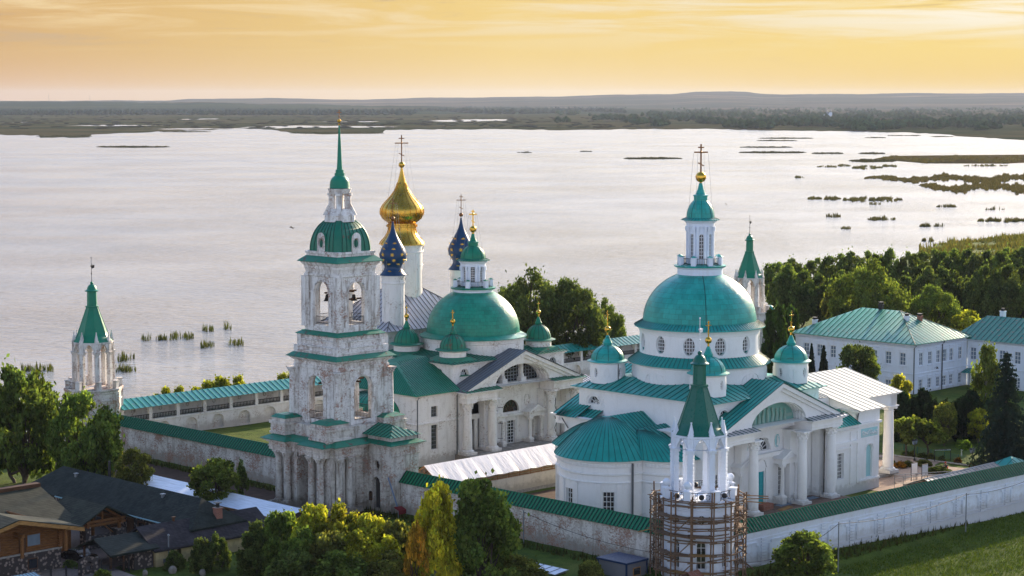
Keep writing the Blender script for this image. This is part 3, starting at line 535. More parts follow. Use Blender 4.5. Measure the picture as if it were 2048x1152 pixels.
# ================================================================== DIMITRIEVSKY-TYPE CHURCH ON THE RIGHT
def build_right_church():
    root=thing('church',ab(192,158.9),Q45,'large clean white church with bright teal dome, behind the scaffolded tower','church','neoclassical churches inside the monastery wall')
    z0=.5
    # square core
    m=MB(); K=10.6; lun=[]
    def holes(): return [hole('arch',s*8.1,1.9,12.35,1.0,1.0) for s in (-1,1)]
    for fn in (fX(-K,-1),fX(K,1),fY(-K,-1),fY(K,1)):
        h=holes(); m.wall(fn,-K,K,10.0 if len(lun)>1 else 8.,14.2,h,.5); lun.append((fn,h))
    m.loop(rect(-K,K,-K,K),cornice_prof(14.0,.45,.4)); w=m.build('wall',WH,root)
    for fn,h in lun:
        for x in h: window(root,fn,x,.45,5,1,.05,fan=True)
    for fn,h in lun:
        for x in h:
            pl=MB()
            uc,W,zz,H,r=x['p']; q=[fn(uc-W/2*1.35*cos(PI*i/14),zz-.1+H*1.4*sin(PI*i/14),-.04) for i in range(15)]; pl.tube(q,.05,4)
            for s in (-1,1): pl.tube([fn(uc+s*W*.95,zz-.2,-.02),fn(uc+s*W*.8,zz+.5,-.02),fn(uc+s*W*.95,zz+1.2,-.02)],.04,4)
            pl.build('wall_moulding',WH,root)
    rf=MB(); E=11.4; I=7.4; ez=14.42; iz=ez+.33*(E-I)
    c=[(-E,-E),(E,-E),(E,E),(-E,E)]; ci=[(-I,-I),(I,-I),(I,I),(-I,I)]
    for i in range(4): j=(i+1)%4; rf.roof([(*c[i],ez),(*c[j],ez),(*ci[j],iz),(*ci[i],iz)],0,1,.95)
    rf.loop(c,[(0,ez-.06),(0,ez+.01)]); rf.box(-I,I,-I,I,iz-.3,iz+.01); rf.build('core_roof',[TEAL,TEALS],root)
    # drums and dome
    d=MB(); r1=8.35; d.lathe(0,0,[(r1,14.3),(r1,17.35),(r1+.15,17.4),(r1+.3,17.6)],72)
    for i in range(8):
        a=PI/4*i+PI/8*0; f=fC(0,0,r1+.03); q=[f(r1*a-1.6*cos(PI*k/16),15.7+1.15*sin(PI*k/16),0) for k in range(17)]; d.tube(q,.06,4)
        for s in (-1,1): d.tube([f(r1*a+s*1.6,15.7,0),f(r1*a+s*1.6,15.0,0)],.06,4)
        for s in (-1,.35): d.tube([f(r1*a+s*.9,15.0,0),f(r1*a+s*.9,16.6,0)],.04,4)
    d.build('lower_drum',WH,root)
    fl=MB(); pr_=[(r1+.55,17.6),(r1+.55,17.68),(7.45,18.75)]; fl.lathe(0,0,pr_,72); fl.lribs(0,0,pr_[1:],96,.055,.05,1); fl.build('drum_roof',[TEAL,TEALS],root)
    r2=7.45; f=fC(0,0,r2); hs=[hole('ell',r2*(PI/6*i),1.45,19.05,2.2,n=10) for i in range(12)]
    d=MB(); d.wall(f,-r2*PI/12,r2*PI*23/12,18.3,21.7,hs,.45,du=.6); d.lathe(0,0,[(r2,21.3),(r2+.08,21.35),(r2+.08,21.5),(r2+.25,21.8),(r2+.5,22.1)],72)
    dr=d.build('drum',WH,root)
    for h in hs: window(dr,f,h,.36,4,5,.06,glass=GLASS)
    s=MB()
    for h in hs:
        uc,W,zz,H,_=h['p']; q=[f(uc+W*.42*cos(t),zz+H/2-H*.44*abs(sin(t)),.12) for t in [PI*k/8 for k in range(9)]]; s.add(q+[f(uc+W*.42*cos(t),zz+H/2-H*.44*abs(sin(t))*.72-.25,.4) for t in [PI*k/8 for k in range(9)]],[(i,i+1,10+i,9+i) for i in range(2,6)])
    s.build('sill',TEAL,dr)
    dm=MB(); R1=7.05; fp=[(8.15,22.02),(8.15,22.12),(7.1,22.72)]; dm.lathe(0,0,fp,96); dm.lribs(0,0,fp[1:],110,.05,.05,1); dp=[(R1*cos(t),22.7+6.25*sin(t)) for t in [R(66)*i/16 for i in range(17)]]; dm.lathe(0,0,dp,96); dm.lathe(0,0,[dp[-1],(2.2,dp[-1][1]+.2)],48)
    dm.lribs(0,0,dp,4,.09,.04,1,off=PI/4+.02); dm.build('dome',[TEALD,TEALS],root)
    lantern(root,dict(ring=28.4,deck=29.5,wall=34.4,eave=35.2,bulb=37.9,neck=38.25,tip=39.75,ball=40.5,br=.68,cross=44.6,rn=.85),1.62,2.9,3.1,TEALD,TEALS,WHS)
    for sx,sy in ((-1,-1),(1,-1),(-1,1),(1,1)): cupola(root,8.1*sx,8.1*sy,14.9,2.15,17.55,19.6,21.5,23.9,TEALD,TEALS,WH)
    # porticoes on both long sides (the far one is the near one turned round)
    P=dict(roofback=-6.5); n0=len(root.children)
    portico(root,P,12.0,4.8,10.7,-13.3,-10.0,z0,9.6,10.9,16.0,(5.4,2.75,1.95),WH,TEAL,TEALS,ZINC,.62)
    b=MB(); hs=[hole('arch',0,3.2,7.35,1.65,1.6,12),hole('rect',0,1.35,z0,4.3),hole('rect',4.0,1.0,1.4,3.5),hole('rect',-4.0,1.0,1.4,3.5),hole('rect',8.2,1.1,1.9,3.6),hole('rect',-8.2,1.1,1.9,3.6)]
    b.wall(fY(-9.9,-1),-12,12,0,9.7,hs,.45); b.box(-5.2,5.2,-10.35,-9.9,6.55,7.0); b.loop(rect(-5.2,5.2,-10.35,-9.9),cornice_prof(6.9,.2,.2)); b.box(-12,12,-9.88,-9.6,9.7,10.95)
    for s in (-1,1): b.box(s*12-.3,s*12+.3,-9.9,10,0,10.5)
    b.tube([(-1.75*cos(PI*i/12),-9.95,7.35+1.8*sin(PI*i/12)) for i in range(13)],.1,4); b.tube([(-1.0*cos(PI*i/12),-9.95,5.3+1.0*sin(PI*i/12)) for i in range(13)],.07,4)
    for s in (-1,1): b.box(s*.95-.12,s*.95+.12,-10.05,-9.9,z0,5.1)
    b.build('porch_back_wall',WH,root); fn=fY(-9.9,-1)
    window(root,fn,hs[0],.4,8,1,.07,fan=True,name='fan_window')
    dd=MB(); pane(fn,hs[1],.2,dd); bars(fn,hs[1],.2,dd,2,8,.05); dd.build('door',TURQ,root)
    for h in hs[2:]: window(root,fn,h,.4,3,6,.06)
    for s in (-1,1):
        aedicule(root,s*4.1,-9.9,z0,5.5,WH)
    for s in (-1,1):
        md=MB(); md.T=Matrix.Translation((s*3.1,-9.93,8.3)); v=[(.55*cos(t),0,.85*sin(t)) for t in [2*PI*i/20 for i in range(20)]]; md.poly(v,0); md.tube(v+[v[0]],.06,4,1); 
        md.tube([(0,-.06,-.6),(.05,-.1,-.1),(-.03,-.08,.35)],.14,6,1); md.ball(0,-.08,.5,.13,6,1)
        md.T=None; md.build('medallion',[NICHE,WH],root)
    # relief in the gable arch (plain figures of plaster, pale green ground)
    rl=MB(); yy=-12.6+1.94; v=[(5.4*cos(t),yy-.02,10.9+2.75*sin(t)) for t in [PI*i/20 for i in range(21)]]; rl.poly(v,0); 
    rnd=random.Random(3)
    for i in range(9):
        x=-3.4+i*.85; h=1.5-abs(x)*.12; rl.tube([(x,yy-.12,11.0),(x+rnd.uniform(-.15,.15),yy-.2,11+h*.6),(x+rnd.uniform(-.1,.1),yy-.14,11+h)],.22,6,1,r2=.12); rl.ball(x,yy-.15,11+h+.18,.16,6,1)
    rl.box(-4.9,-3.9,yy-.15,yy,11.5,11.9,1); rl.box(3.9,4.9,yy-.15,yy,11.3,11.7,1)
    rl.build('relief_panel',[PALET,paint('relief_green_plaster',(.30,.44,.37),.8,.3)],root)
    st=MB(); st.box(-12.6,12.6,-15.2,-9.9,0,z0); 
    for i in range(8): st.box(-12.2+i*.02,12.2,-15.15+i*.62,-14.6+i*.62,z0,z0+.03+.004*i,1)
    st.build('porch_floor',[STONEB,DECK],root)
    # copy of the portico for the far side
    for ch in [c for c in root.children]:
        if ch.name.split('.')[0] in ('gable','raking_cornice','portico_roof','entablature','porch_back_wall'):
            c=ch.copy(); C.objects.link(c); c.parent=root; c.rotation_euler=(0,0,PI)
    # east wings and porch
    e=MB(); wn=[]
    for s in (-1,1):
        fn=fY(11.7*s,s); h=[hole('rect',14.0,1.35,2.2,3.3),hole('arch',20.2,1.35,1.75,4.2,.68)]
        e.wall(fn,10.6,22.35,0,8.9,h,.45); e.box(17.5,22.35,s*11.72,s*11.4,8.9,10.55) ; wn.append((fn,h))
        e.loop([(22.35,-11.7),(22.35,11.7)],[(0,0),(.12,0),(.12,1.2),(0,1.3)],closed=False)
        for x in (12.3,15.9,17.4): e.box(x,x+.45,s*11.7,s*11.85,1.3,8.0)
        e.box(10.8,17.6,s*11.7,s*11.95,6.5,6.9); e.box(12.4,16.2,s*11.7,s*11.92,6.0,6.2); e.box(17.8,22.4,s*11.7,s*11.88,1.3,1.55); e.box(10.7,22.5,s*11.7,s*12.0,8.6,8.9)
        for i in range(26): e.cbox(10.9+i*.26,s*11.98,8.4,8.6,.14,.16)
        q=[(20.2-.85*cos(PI*i/10),s*11.75,5.27+.85*sin(PI*i/10)) for i in range(11)]; e.tube(q,.05,4)
    e.wall(fX(22.35,1),-11.7,11.7,0,10.55,[hole('rect',0,2.2,.5,5)],.4); e.wall(fX(17.5,-1),-11.7,11.7,8.5,lambda u:10.7+2.9*(1-abs(u)/11.7),(),.3,du=2.4)
    e.loop(rect(17.5,22.35,-11.7,11.7),cornice_prof(10.2,.5,.45)); e.box(10.5,17.4,-7.3,7.3,8.5,11.9); e.build('east_wing_wall',WH,root)
    fr=MB(); rnd=random.Random(5)
    for s in (-1,1):
        fr.box(18.3,21.9,s*11.7,s*11.74,7.0,8.1,0)
        for i in range(22): a=18.5+i*.155; fr.ball(a,s*11.76,7.35+rnd.random()*.45,.09,5,1); fr.tube([(a,s*11.76,7.1),(a+rnd.uniform(-.1,.1),s*11.78,7.5+rnd.random()*.4)],.035,3,1)
    fr.build('frieze_relief',[NICHE,WH],root)
    for fn,h in wn:
        window(root,fn,h[0],.4,4,7,.06); g=MB(); pane(fn,h[1],.3,g); g.build('blind_niche',NICHE,root,recalc=False)
    l=MB()
    for s in (-1,1): l.roof([(10.6,s*12.3,8.95),(17.5,s*12.3,8.95),(17.5,s*9.2,10.6),(10.6,s*9.2,10.6)],0,1,.6)
    l.build('wing_roof',[TEAL,TEALS],root)
    g=MB()
    for s in (-1,1):
        g.roof([(17.1,s*12.4,10.62),(23.1,s*12.4,10.62),(23.1,0,13.75),(17.1,0,13.75)],0,1,1.1,.07,.04); g.roof([(23.1,s*9.3,11.4),(31.2,s*9.3,11.4),(31.2,0,13.75),(23.1,0,13.75)],0,1,1.1,.07,.04); g.roof([(10,s*7.4,12.),(17.1,s*7.4,12.0),(17.1,0,13.75),(10,0,13.75)],0,1,.6)
    g.build('porch_roof',[paint('roof_pale_glare',(.37,.365,.325),.42,.35,.0,.1,spec=.5),paint('seam_grey',(.12,.15,.14),.5,.2)],root)  # pale base colour carries the sky glare on the porch sheets
    p=MB(); p.box(22.4,30.8,-8.6,-7.4,9.6,11.35); p.box(22.4,30.8,7.4,8.6,9.6,11.35); p.box(29.4,30.8,-8.6,8.6,9.6,11.35); p.loop(rect(22.4,30.8,-8.6,8.6),cornice_prof(11.0,.5,.4)); p.wall(fX(30.8,1),-8.9,8.9,11.3,lambda u:11.35+2.3*(1-abs(u)/8.9),(),.2,du=1.8); p.build('porch_entablature',WH,root); p=MB(); p.box(22.4,30.8,-8.4,8.4,0,.5); p.build('porch_floor',CONC,root)
    for y in (-7.9,-3.2,3.2,7.9): column(root,30.0,y,.5,9.6,.72,.8,WH,ionic=True)
    pf=MB(); 
    for i in range(5): pf.box(30.8+i*.4,31.2+i*.4,-8,8,0,.5-.1*i)
    pf.build('porch_step',CONC,root)
    # lower body, apses
    a=MB(); hz=8.05
    for s in (-1,1):
        a.loop([(-10.7,s*9),(-12.7,s*9)] if s>0 else [(-12.7,-9),(-10.7,-9)],[(0,0),(0,hz)],closed=False)
    a.box(-12.6,-10.5,-11.2,11.2,0,10.9); a.loop(rect(-12.6,-10.5,-11.2,11.2),cornice_prof(10.5,.5,.4))
    ap=[(-16.6,0,5.95,PI*.5,PI*1.5),(-13.5,-6.3,3.9,PI*.70,PI*1.5),(-13.5,6.3,3.9,PI*.5,PI*1.30)]; aw=[]
    for k,(cx,cy,r,a0,a1) in enumerate(ap):
        f=fC(cx,cy,r); angs=(PI*.64,PI*.94,PI*1.23) if k==0 else ((PI*1.15,PI*1.38) if k==1 else (PI*.85,PI*.62))
        h=[hole('rect',r*t,1.42,1.35,3.0,n=6) for t in angs]
        for x in h: x['us']=[x['us'][0]+1.42*i/5 for i in range(6)]
        a.wall(f,r*a0,r*a1,0,hz-.35,h,.42,du=.4); aw.append((f,h))
        a.lathe(cx,cy,[(r,0),(r+.16,0),(r+.16,1.0),(r,1.1)],40,0,True,a0,a1)
        a.lathe(cx,cy,[(r,5.35),(r+.14,5.4),(r+.14,5.5),(r,5.55),(r,6.25),(r+.18,6.35),(r+.18,6.5),(r+.02,6.55)],44,0,True,a0,a1)
        a.lathe(cx,cy,[(r,7.2),(r+.12,7.25),(r+.12,7.7),(r+.3,7.8),(r+.3,8.0)],44,0,True,a0,a1)
        for x in h:
            t0=x['p'][0]/r
            for s in (-1,1):
                t=t0+s*1.22/r; a.T=Matrix.Translation((cx,cy,0))@Matrix.Rotation(t,4,'Z'); a.box(r-.05,r+.14,-.28,.28,1.1,5.35); a.box(r-.05,r+.2,-.34,.34,4.9,5.35); a.T=None
        nn=int(r*(a1-a0)/.42)
        for i in range(nn):
            t=a0+(a1-a0)*(i+.5)/nn; a.T=Matrix.Translation((cx,cy,0))@Matrix.Rotation(t,4,'Z'); a.box(r+.1,r+.2,-.12,.12,7.3,7.62); a.T=None
    a.box(-13.5,-12,-10.2,-9.8,0,hz); a.box(-13.5,-12,9.8,10.2,0,hz)
    a.build('apse_wall',WH,root)
    for f,h in aw:
        for x in h: window(root,f,x,.38,3,5,.07)
    ar=MB(); 
    def fan(cx,cy,r,apx,zap,a0,a1,n,bul):
        K=9
        for i in range(n):
            t0=a0+(a1-a0)*i/n; t1=a0+(a1-a0)*(i+1)/n
            def pt(t,k):
                q=k/K; e=Vector((cx+r*cos(t),cy+r*sin(t),hz)); A=Vector(apx+(zap,)); p=e.lerp(A,q); p.z=hz+(zap-hz)*(q*(1-bul)+bul*sin(q*PI/2)); return p
            
            for k in range(K):
                for u in range(3): tt0=t0+(t1-t0)*u/3; tt1=t0+(t1-t0)*(u+1)/3; ar.add([pt(tt0,k),pt(tt1,k),pt(tt1,k+1),pt(tt0,k+1)],[(0,1,2,3)],0,True)
            q=[pt(t0,k)+Vector((0,0,.04)) for k in range(K)]; ar.tube([tuple(x) for x in q],.028,4,1)
    fan(-16.6,0,6.65,(-17.0,0),12.45,PI*.42,PI*1.58,30,1.)
    ar.roof([(-17.0,6.6,hz),(-10.4,6.6,hz),(-10.4,0,12.4),(-17.0,0,12.45)],0,1,.6); ar.roof([(-17.0,-6.6,hz),(-10.4,-6.6,hz),(-10.4,0,12.4),(-17.0,0,12.45)],0,1,.6)
    fan(-13.5,-6.3,4.5,(-15.4,-3.6),11.2,PI*.80,PI*1.52,16,.85); fan(-13.5,6.3,4.5,(-15.4,3.6),11.2,PI*.48,PI*1.20,16,.85)
    for s in (-1,1): ar.roof([(-13.7,s*10.8,hz+.02),(-10.4,s*10.8,hz+.02),(-10.4,s*3.6,11.3),(-15.4,s*3.6,11.2)],0,1,.6)
    for (x0,x1,y0,y1) in ((-13.4,-10.5,8.6,12.0),(-13.4,-10.5,-12.0,-8.6)):
        ar.roof([(x0,y1 if y0>0 else y0,10.85),(x0,y0 if y0>0 else y1,10.85),(x1,y0 if y0>0 else y1,12.1),(x1,y1 if y0>0 else y0,12.1)],0,1,.6)
    for s in (-1,1): ar.roof([(-13.4,s*12.0,10.85),(-9.0,s*12.0,10.85),(-9.0,s*10.5,11.7),(-10.5,s*10.5,11.7)],0,1,.6)
    ar.build('apse_roof',[TEAL,TEALS],root)
    dp=MB(); dp.tube([(-18.9,-5.75,7.7),(-18.95,-5.8,0.2)],.13,8); dp.build('downpipe',DGREY,root); dp=MB(); dp.tube([(17.0,-12.2,10.4),(17.2,-11.9,9.6),(17.3,-11.9,8.9)],.09,6); dp.build('downpipe',DGREY,root)
    dp=MB(); dp.tube([(-13.3,11.0,10.6),(-12.9,11.,10.1),(-12.8,10.4,9.3)],.08,6); dp.build('downpipe',DGREY,root)
build_right_church()
# ================================================================== MIDDLE CHURCH
def build_mid_church():
    root=thing('church',ab(200.8,208.8),Q45,'weathered white church with deep green dome and slate-blue portico roof','church','neoclassical churches inside the monastery wall')
    m=MB(); KX,KY=11.2,7.5; wn=[]
    for fn,k,c in ((fX(-KX,-1),KY,4.7),(fX(KX,1),KY,4.7),(fY(-KY,-1),KX,8.9),(fY(KY,1),KX,8.9)):
        h=[hole('arch',s*c,1.7,11.5,1.0,.95) for s in (-1,1)]; m.wall(fn,-k,k,8.6,13.1,h,.5); wn.append((fn,h))
    m.loop(rect(-KX,KX,-KY,KY),cornice_prof(12.9,.45,.4)); m.build('wall',WHC,root)
    for fn,h in wn:
        for x in h: window(root,fn,x,.45,5,1,.06,fan=True)
    s=MB()
    for fn,h in wn:
        for x in h: uc,W,zz,H,_=x['p']; a=[fn(uc-W*.62,zz-.02,-.2),fn(uc+W*.62,zz-.02,-.2),fn(uc+W*.62,zz+.1,.3),fn(uc-W*.62,zz+.1,.3)]; s.poly(a)
    s.build('sill',GREEN,root)
    rf=MB(); ez=13.32; iz=14.15; c=rect(-KX-.7,KX+.7,-KY-.7,KY+.7); ci=rect(-7.3,7.3,-4.6,4.6)
    for i in range(4): j=(i+1)%4; rf.roof([(*c[i],ez),(*c[j],ez),(*ci[j],iz),(*ci[i],iz)],0,1,.6)
    rf.box(-7.3,7.3,-4.6,4.6,iz-.3,iz); rf.build('core_roof',[GREENR,GREENS],root)
    d=MB(); r=7.35; d.lathe(0,0,[(r,13.2),(r,15.2),(r+.12,15.3),(r+.12,15.55),(r+.35,15.9)],72); d.build('drum',WHC,root)
    dm=MB(); dm.lathe(0,0,[(7.85,15.88),(7.85,15.96),(6.85,16.45)],84); dp=[(6.8*cos(t),16.4+6.5*sin(t)) for t in [R(65)*i/16 for i in range(17)]]; dm.lathe(0,0,dp,84); dm.lathe(0,0,[dp[-1],(2.,dp[-1][1]+.2)],40); dm.build('dome',sheeted('dome_green',(.004,.25,.165),.34,6.8,.7,.5),root)
    lantern(root,dict(ring=22.3,deck=22.85,wall=26.0,eave=26.85,bulb=29.1,neck=29.5,tip=30.7,ball=31.35,br=.5,cross=34.2,rn=.75),1.72,2.95,2.4,GREEN,GREENS,WHS,post=6)
    for sx,sy in ((-1,-1),(1,-1),(-1,1),(1,1)):
        x,y=8.65*sx,4.85*sy; cupola(root,x,y,13.5,1.9,14.95,17.2,18.95,20.6,GREENR if sy<0 else GREEN,GREENS,WHC,windows=False,ballr=.37,fl=.55)
        b=MB(); b.frus(ngon(x,y,3.9,4,PI/4),13.3,ngon(x,y,2.7,8,PI/8)[0:8:2],14.0); b.build('cupola_skirt',GREENR,root)
    P=dict(roofback=-4.5)
    portico(root,P,11.7,6.0,10.8,-10.9,-7.9,.9,8.3,9.75,14.5,(5.5,2.95,2.6),WHC,SLATE,ZINCS,GREEN,.66)
    b=MB(); hs=[hole('arch',0,3.3,5.45,1.75,1.65,12),hole('rect',0,1.7,.9,3.3),hole('rect',4.0,1.2,1.2,3.2),hole('rect',-4.0,1.2,1.2,3.2),hole('rect',8.4,1.2,1.4,3.2)]
    b.wall(fY(-7.8,-1),-11.7,11.7,0,8.5,hs,.45); b.box(-11.6,11.6,-7.78,-7.5,8.5,9.8); b.box(-5.4,5.4,-8.15,-7.8,4.85,5.2); b.box(5.4,11.6,-8.1,-7.8,5.3,6.0); b.box(-11.6,-5.4,-8.1,-7.8,5.3,6.0)
    b.tube([(-1.1*cos(PI*i/12),-7.85,4.3+.9*sin(PI*i/12)) for i in range(13)],.07,4)
    for s_ in (-1,1):
        v=[(s_*3.2+.5*cos(t),-7.85,6.9+.8*sin(t)) for t in [2*PI*i/16 for i in range(17)]]; b.tube(v,.07,4)
        b.box(s_*11.7-.3,s_*11.7+.3,-7.8,7.5,0,9.6)
        for q in (1.05,): b.box(s_*q-.1,s_*q+.1,-7.95,-7.8,.9,4.3)
        for q in (7.2,9.6): b.box(s_*q-.3,s_*q+.3,-8.05,-7.8,.9,5.3)
    b.build('porch_back_wall',WHC,root); fn=fY(-7.8,-1)
    window(root,fn,hs[0],.4,6,1,.05,frame=LOGD,glass=GLASS,fan=True,name='fan_window')
    for h in hs[1:]: window(root,fn,h,.4,3,7,.06)
    for s_ in (-1,1): aedicule(root,s_*4.0,-7.8,.9,4.6,WHC,r=.28,pedestal=.5)
    # big thermal window deep in the gable arch
    yy=-10.2+2.6; h=hole('arch',0,11.,9.75,2.95,2.95,16); g=MB(); f2=fY(yy,-1); bars(f2,h,-.05,g,18,6,.10); 
    o=g.build('thermal_window',GREYM,root); g=MB(); pane(f2,h,.0,g); g.build('pane',GLASS,o,recalc=False); g=MB()
    for x in (-1.9,1.9): g.box(x-.28,x+.28,yy-.5,yy,9.8,12.6); g.box(x-.5,x+.5,yy-.9,yy,9.8,10.4); g.lathe(x,yy-.45,[(.4,10.4),(.3,10.9)],10)
    g.box(-5.5,5.5,yy-1.0,yy,9.76,9.86); g.build('mullion_column',WHC,o)
    st=MB(); st.box(-12,12,-12.2,-7.8,0,.9); st.build('porch_floor',STONEB,root)
    ir=MB(); rnd=random.Random(9)
    for x in (-11.4,-5.4,5.4,11.4):
        for z in (6.9,4.6,2.5): ir.tube([(x+.3,-10.3,z),(x+1.0,-10.6,z-.02)],.05,4)
    ir.build('iron_tie',IRON,root)
    cr=MB(); z=7.2; x=6.0; pts=[]
    for i in range(9): pts.append((x+rnd.uniform(-.2,.2),-10.93,z-i*.62))
    cr.tube(pts,.07,4); cr.build('crack',SHADE,root)
    # west wing
    w=MB(); fn=fY(-8.8,-1); h=[hole('rect',-15.9,1.2,2.1,3.4),hole('rect',-15.9,1.2,6.6,1.5)]
    w.wall(fn,-19.2,-11.5,0,9.7,h,.4); w.wall(fX(-19.2,-1),-8.8,8.8,0,9.7,(),.3); w.box(-19.25,-11.5,-9.0,-8.8,5.75,5.95); w.loop(rect(-19.2,-11.3,-8.8,8.8),cornice_prof(9.5,.4,.4)); w.loop(rect(-19.2,-11.3,-8.8,8.8),[(.02,5.7),(.14,5.75),(.14,5.9),(.02,6)])
    w.lathe(-19.2,0,[(5.,0),(5.,6.3),(5.3,6.6)],28,0,True,PI/2,PI*1.5); w.build('west_wing_wall',WHC,root)
    for x in h: window(root,fn,x,.35,3,6 if x['p'][3]>2 else 3,.06,frame=GREYM)
    g=MB(); e=.6; z0=9.92
    g.roof([(-19.8,-9.4,z0),(-11.3,-9.4,z0),(-11.0,-1.9,13.9),(-16.8,-1.9,13.2)],0,1,.42,.06,.05); g.roof([(-19.8,9.4,z0),(-19.8,-9.4,z0),(-16.8,-1.9,13.2),(-16.8,1.9,13.2)],0,1,.42,.06,.05)
    g.roof([(-11.3,9.4,z0),(-19.8,9.4,z0),(-16.8,1.9,13.2),(-11.,1.9,13.9)],0,1,.42,.06,.05); g.poly([(-16.8,-1.9,13.2),(-11,-1.9,13.9),(-11,1.9,13.9),(-16.8,1.9,13.2)]); g.loop(rect(-19.8,-11.3,-9.4,9.4),[(0,z0-.1),(0,z0+.02)]); g.build('west_wing_roof',[GREEN,GREENS],root)
    g=MB(); pr_=[(5.5*cos(t),6.6+3.1*sin(t)) for t in [PI/2*i/8 for i in range(9)]]; g.lathe(-19.2,0,pr_,32,0,True,PI/2,PI*1.5); g.lribs(-19.2,0,pr_[:-1],20,.06,.05,1,PI/2,PI*1.5); g.build('apse_roof',[GREEN,GREENS],root)
    for x,y in ((-19.25,-9.0),(-11.9,-9.1)):
        dp=MB(); dp.tube([(x-.1,y-.5,9.7),(x-.05,y-.1,9.2),(x,y,.2)],.09,6); dp.build('downpipe',DGREY,root)
    # east wing low pyramid of zinc
    g=MB(); g.box(11.5,17.5,-8.6,4,0,8.3); g.loop(rect(11.5,17.5,-8.6,4),cornice_prof(8.1,.5,.4)); g.build('east_wing_wall',WHC,root)
    g=MB(); c=rect(11.2,18.2,-9.3,4.5); A=(11.2,-2,10.9)
    g.roof([(*c[0],8.52),(*c[1],8.52),A],0,1,.6); g.roof([(*c[1],8.52),(*c[2],8.52),A],0,1,.6); g.build('east_wing_roof',[ZINC,ZINCS],root)
build_mid_church()
# ================================================================== BELL TOWER
def tier(root,mb,x0,x1,y0,y1,z0,z1,ow,oz,oh,th=.9,side=None,du=1e9):
    for fn,fi,k in ((fX(x0,-1),fX(x0+th,-1),(y0,y1)),(fX(x1,1),fX(x1-th,1),(y0,y1)),(fY(y0,-1),fY(y0+th,-1),(x0,x1)),(fY(y1,1),fY(y1-th,1),(x0,x1))):
        h=[hole('arch',(k[0]+k[1])/2,ow,oz,oh,None,12)]; mb.wall(fn,k[0],k[1],z0,z1,h,th); mb.wall(fi,k[0]+th,k[1]-th,z0,z1,h,.01)
        u=(k[0]+k[1])/2
        for s in (-1,1):
            a=[fn(u+s*(ow/2+.12),oz+oh-ow/2,-.12),fn(u+s*(ow/2+.75),oz+oh-ow/2,-.12)]; 
            for zz,t in ((oz+oh-ow/2-.1,.22),):
                P=[fn(u+s*(ow/2-.02),zz,0),fn(u+s*(ow/2+.85),zz,0),fn(u+s*(ow/2+.85),zz,-.16),fn(u+s*(ow/2-.02),zz,-.16)]; mb.add([(p[0],p[1],zz) for p in P]+[(p[0],p[1],zz+t) for p in P],[(0,1,2,3),(4,5,6,7),(0,1,5,4),(1,2,6,5),(2,3,7,6),(3,0,4,7)])
            for q,w_ in ((ow/2+.42,.5),(abs(k[1]-u)-.45,.62)):
                P=[fn(u+s*(q-w_/2),0,0),fn(u+s*(q+w_/2),0,0),fn(u+s*(q+w_/2),0,-.13),fn(u+s*(q-w_/2),0,-.13)]; zz0,zz1=(z0,oz+oh-ow/2-.1) if q<ow/2+.6 else (z0,z1)
                mb.add([(p[0],p[1],zz0) for p in P]+[(p[0],p[1],zz1) for p in P],[(4,5,6,7),(0,1,5,4),(1,2,6,5),(2,3,7,6),(3,0,4,7)])
        mb.tube([fn(u-(ow/2+.16)*cos(PI*i/14),oz+oh-ow/2+(ow/2+.16)*sin(PI*i/14),-.04) for i in range(15)],.13,4)
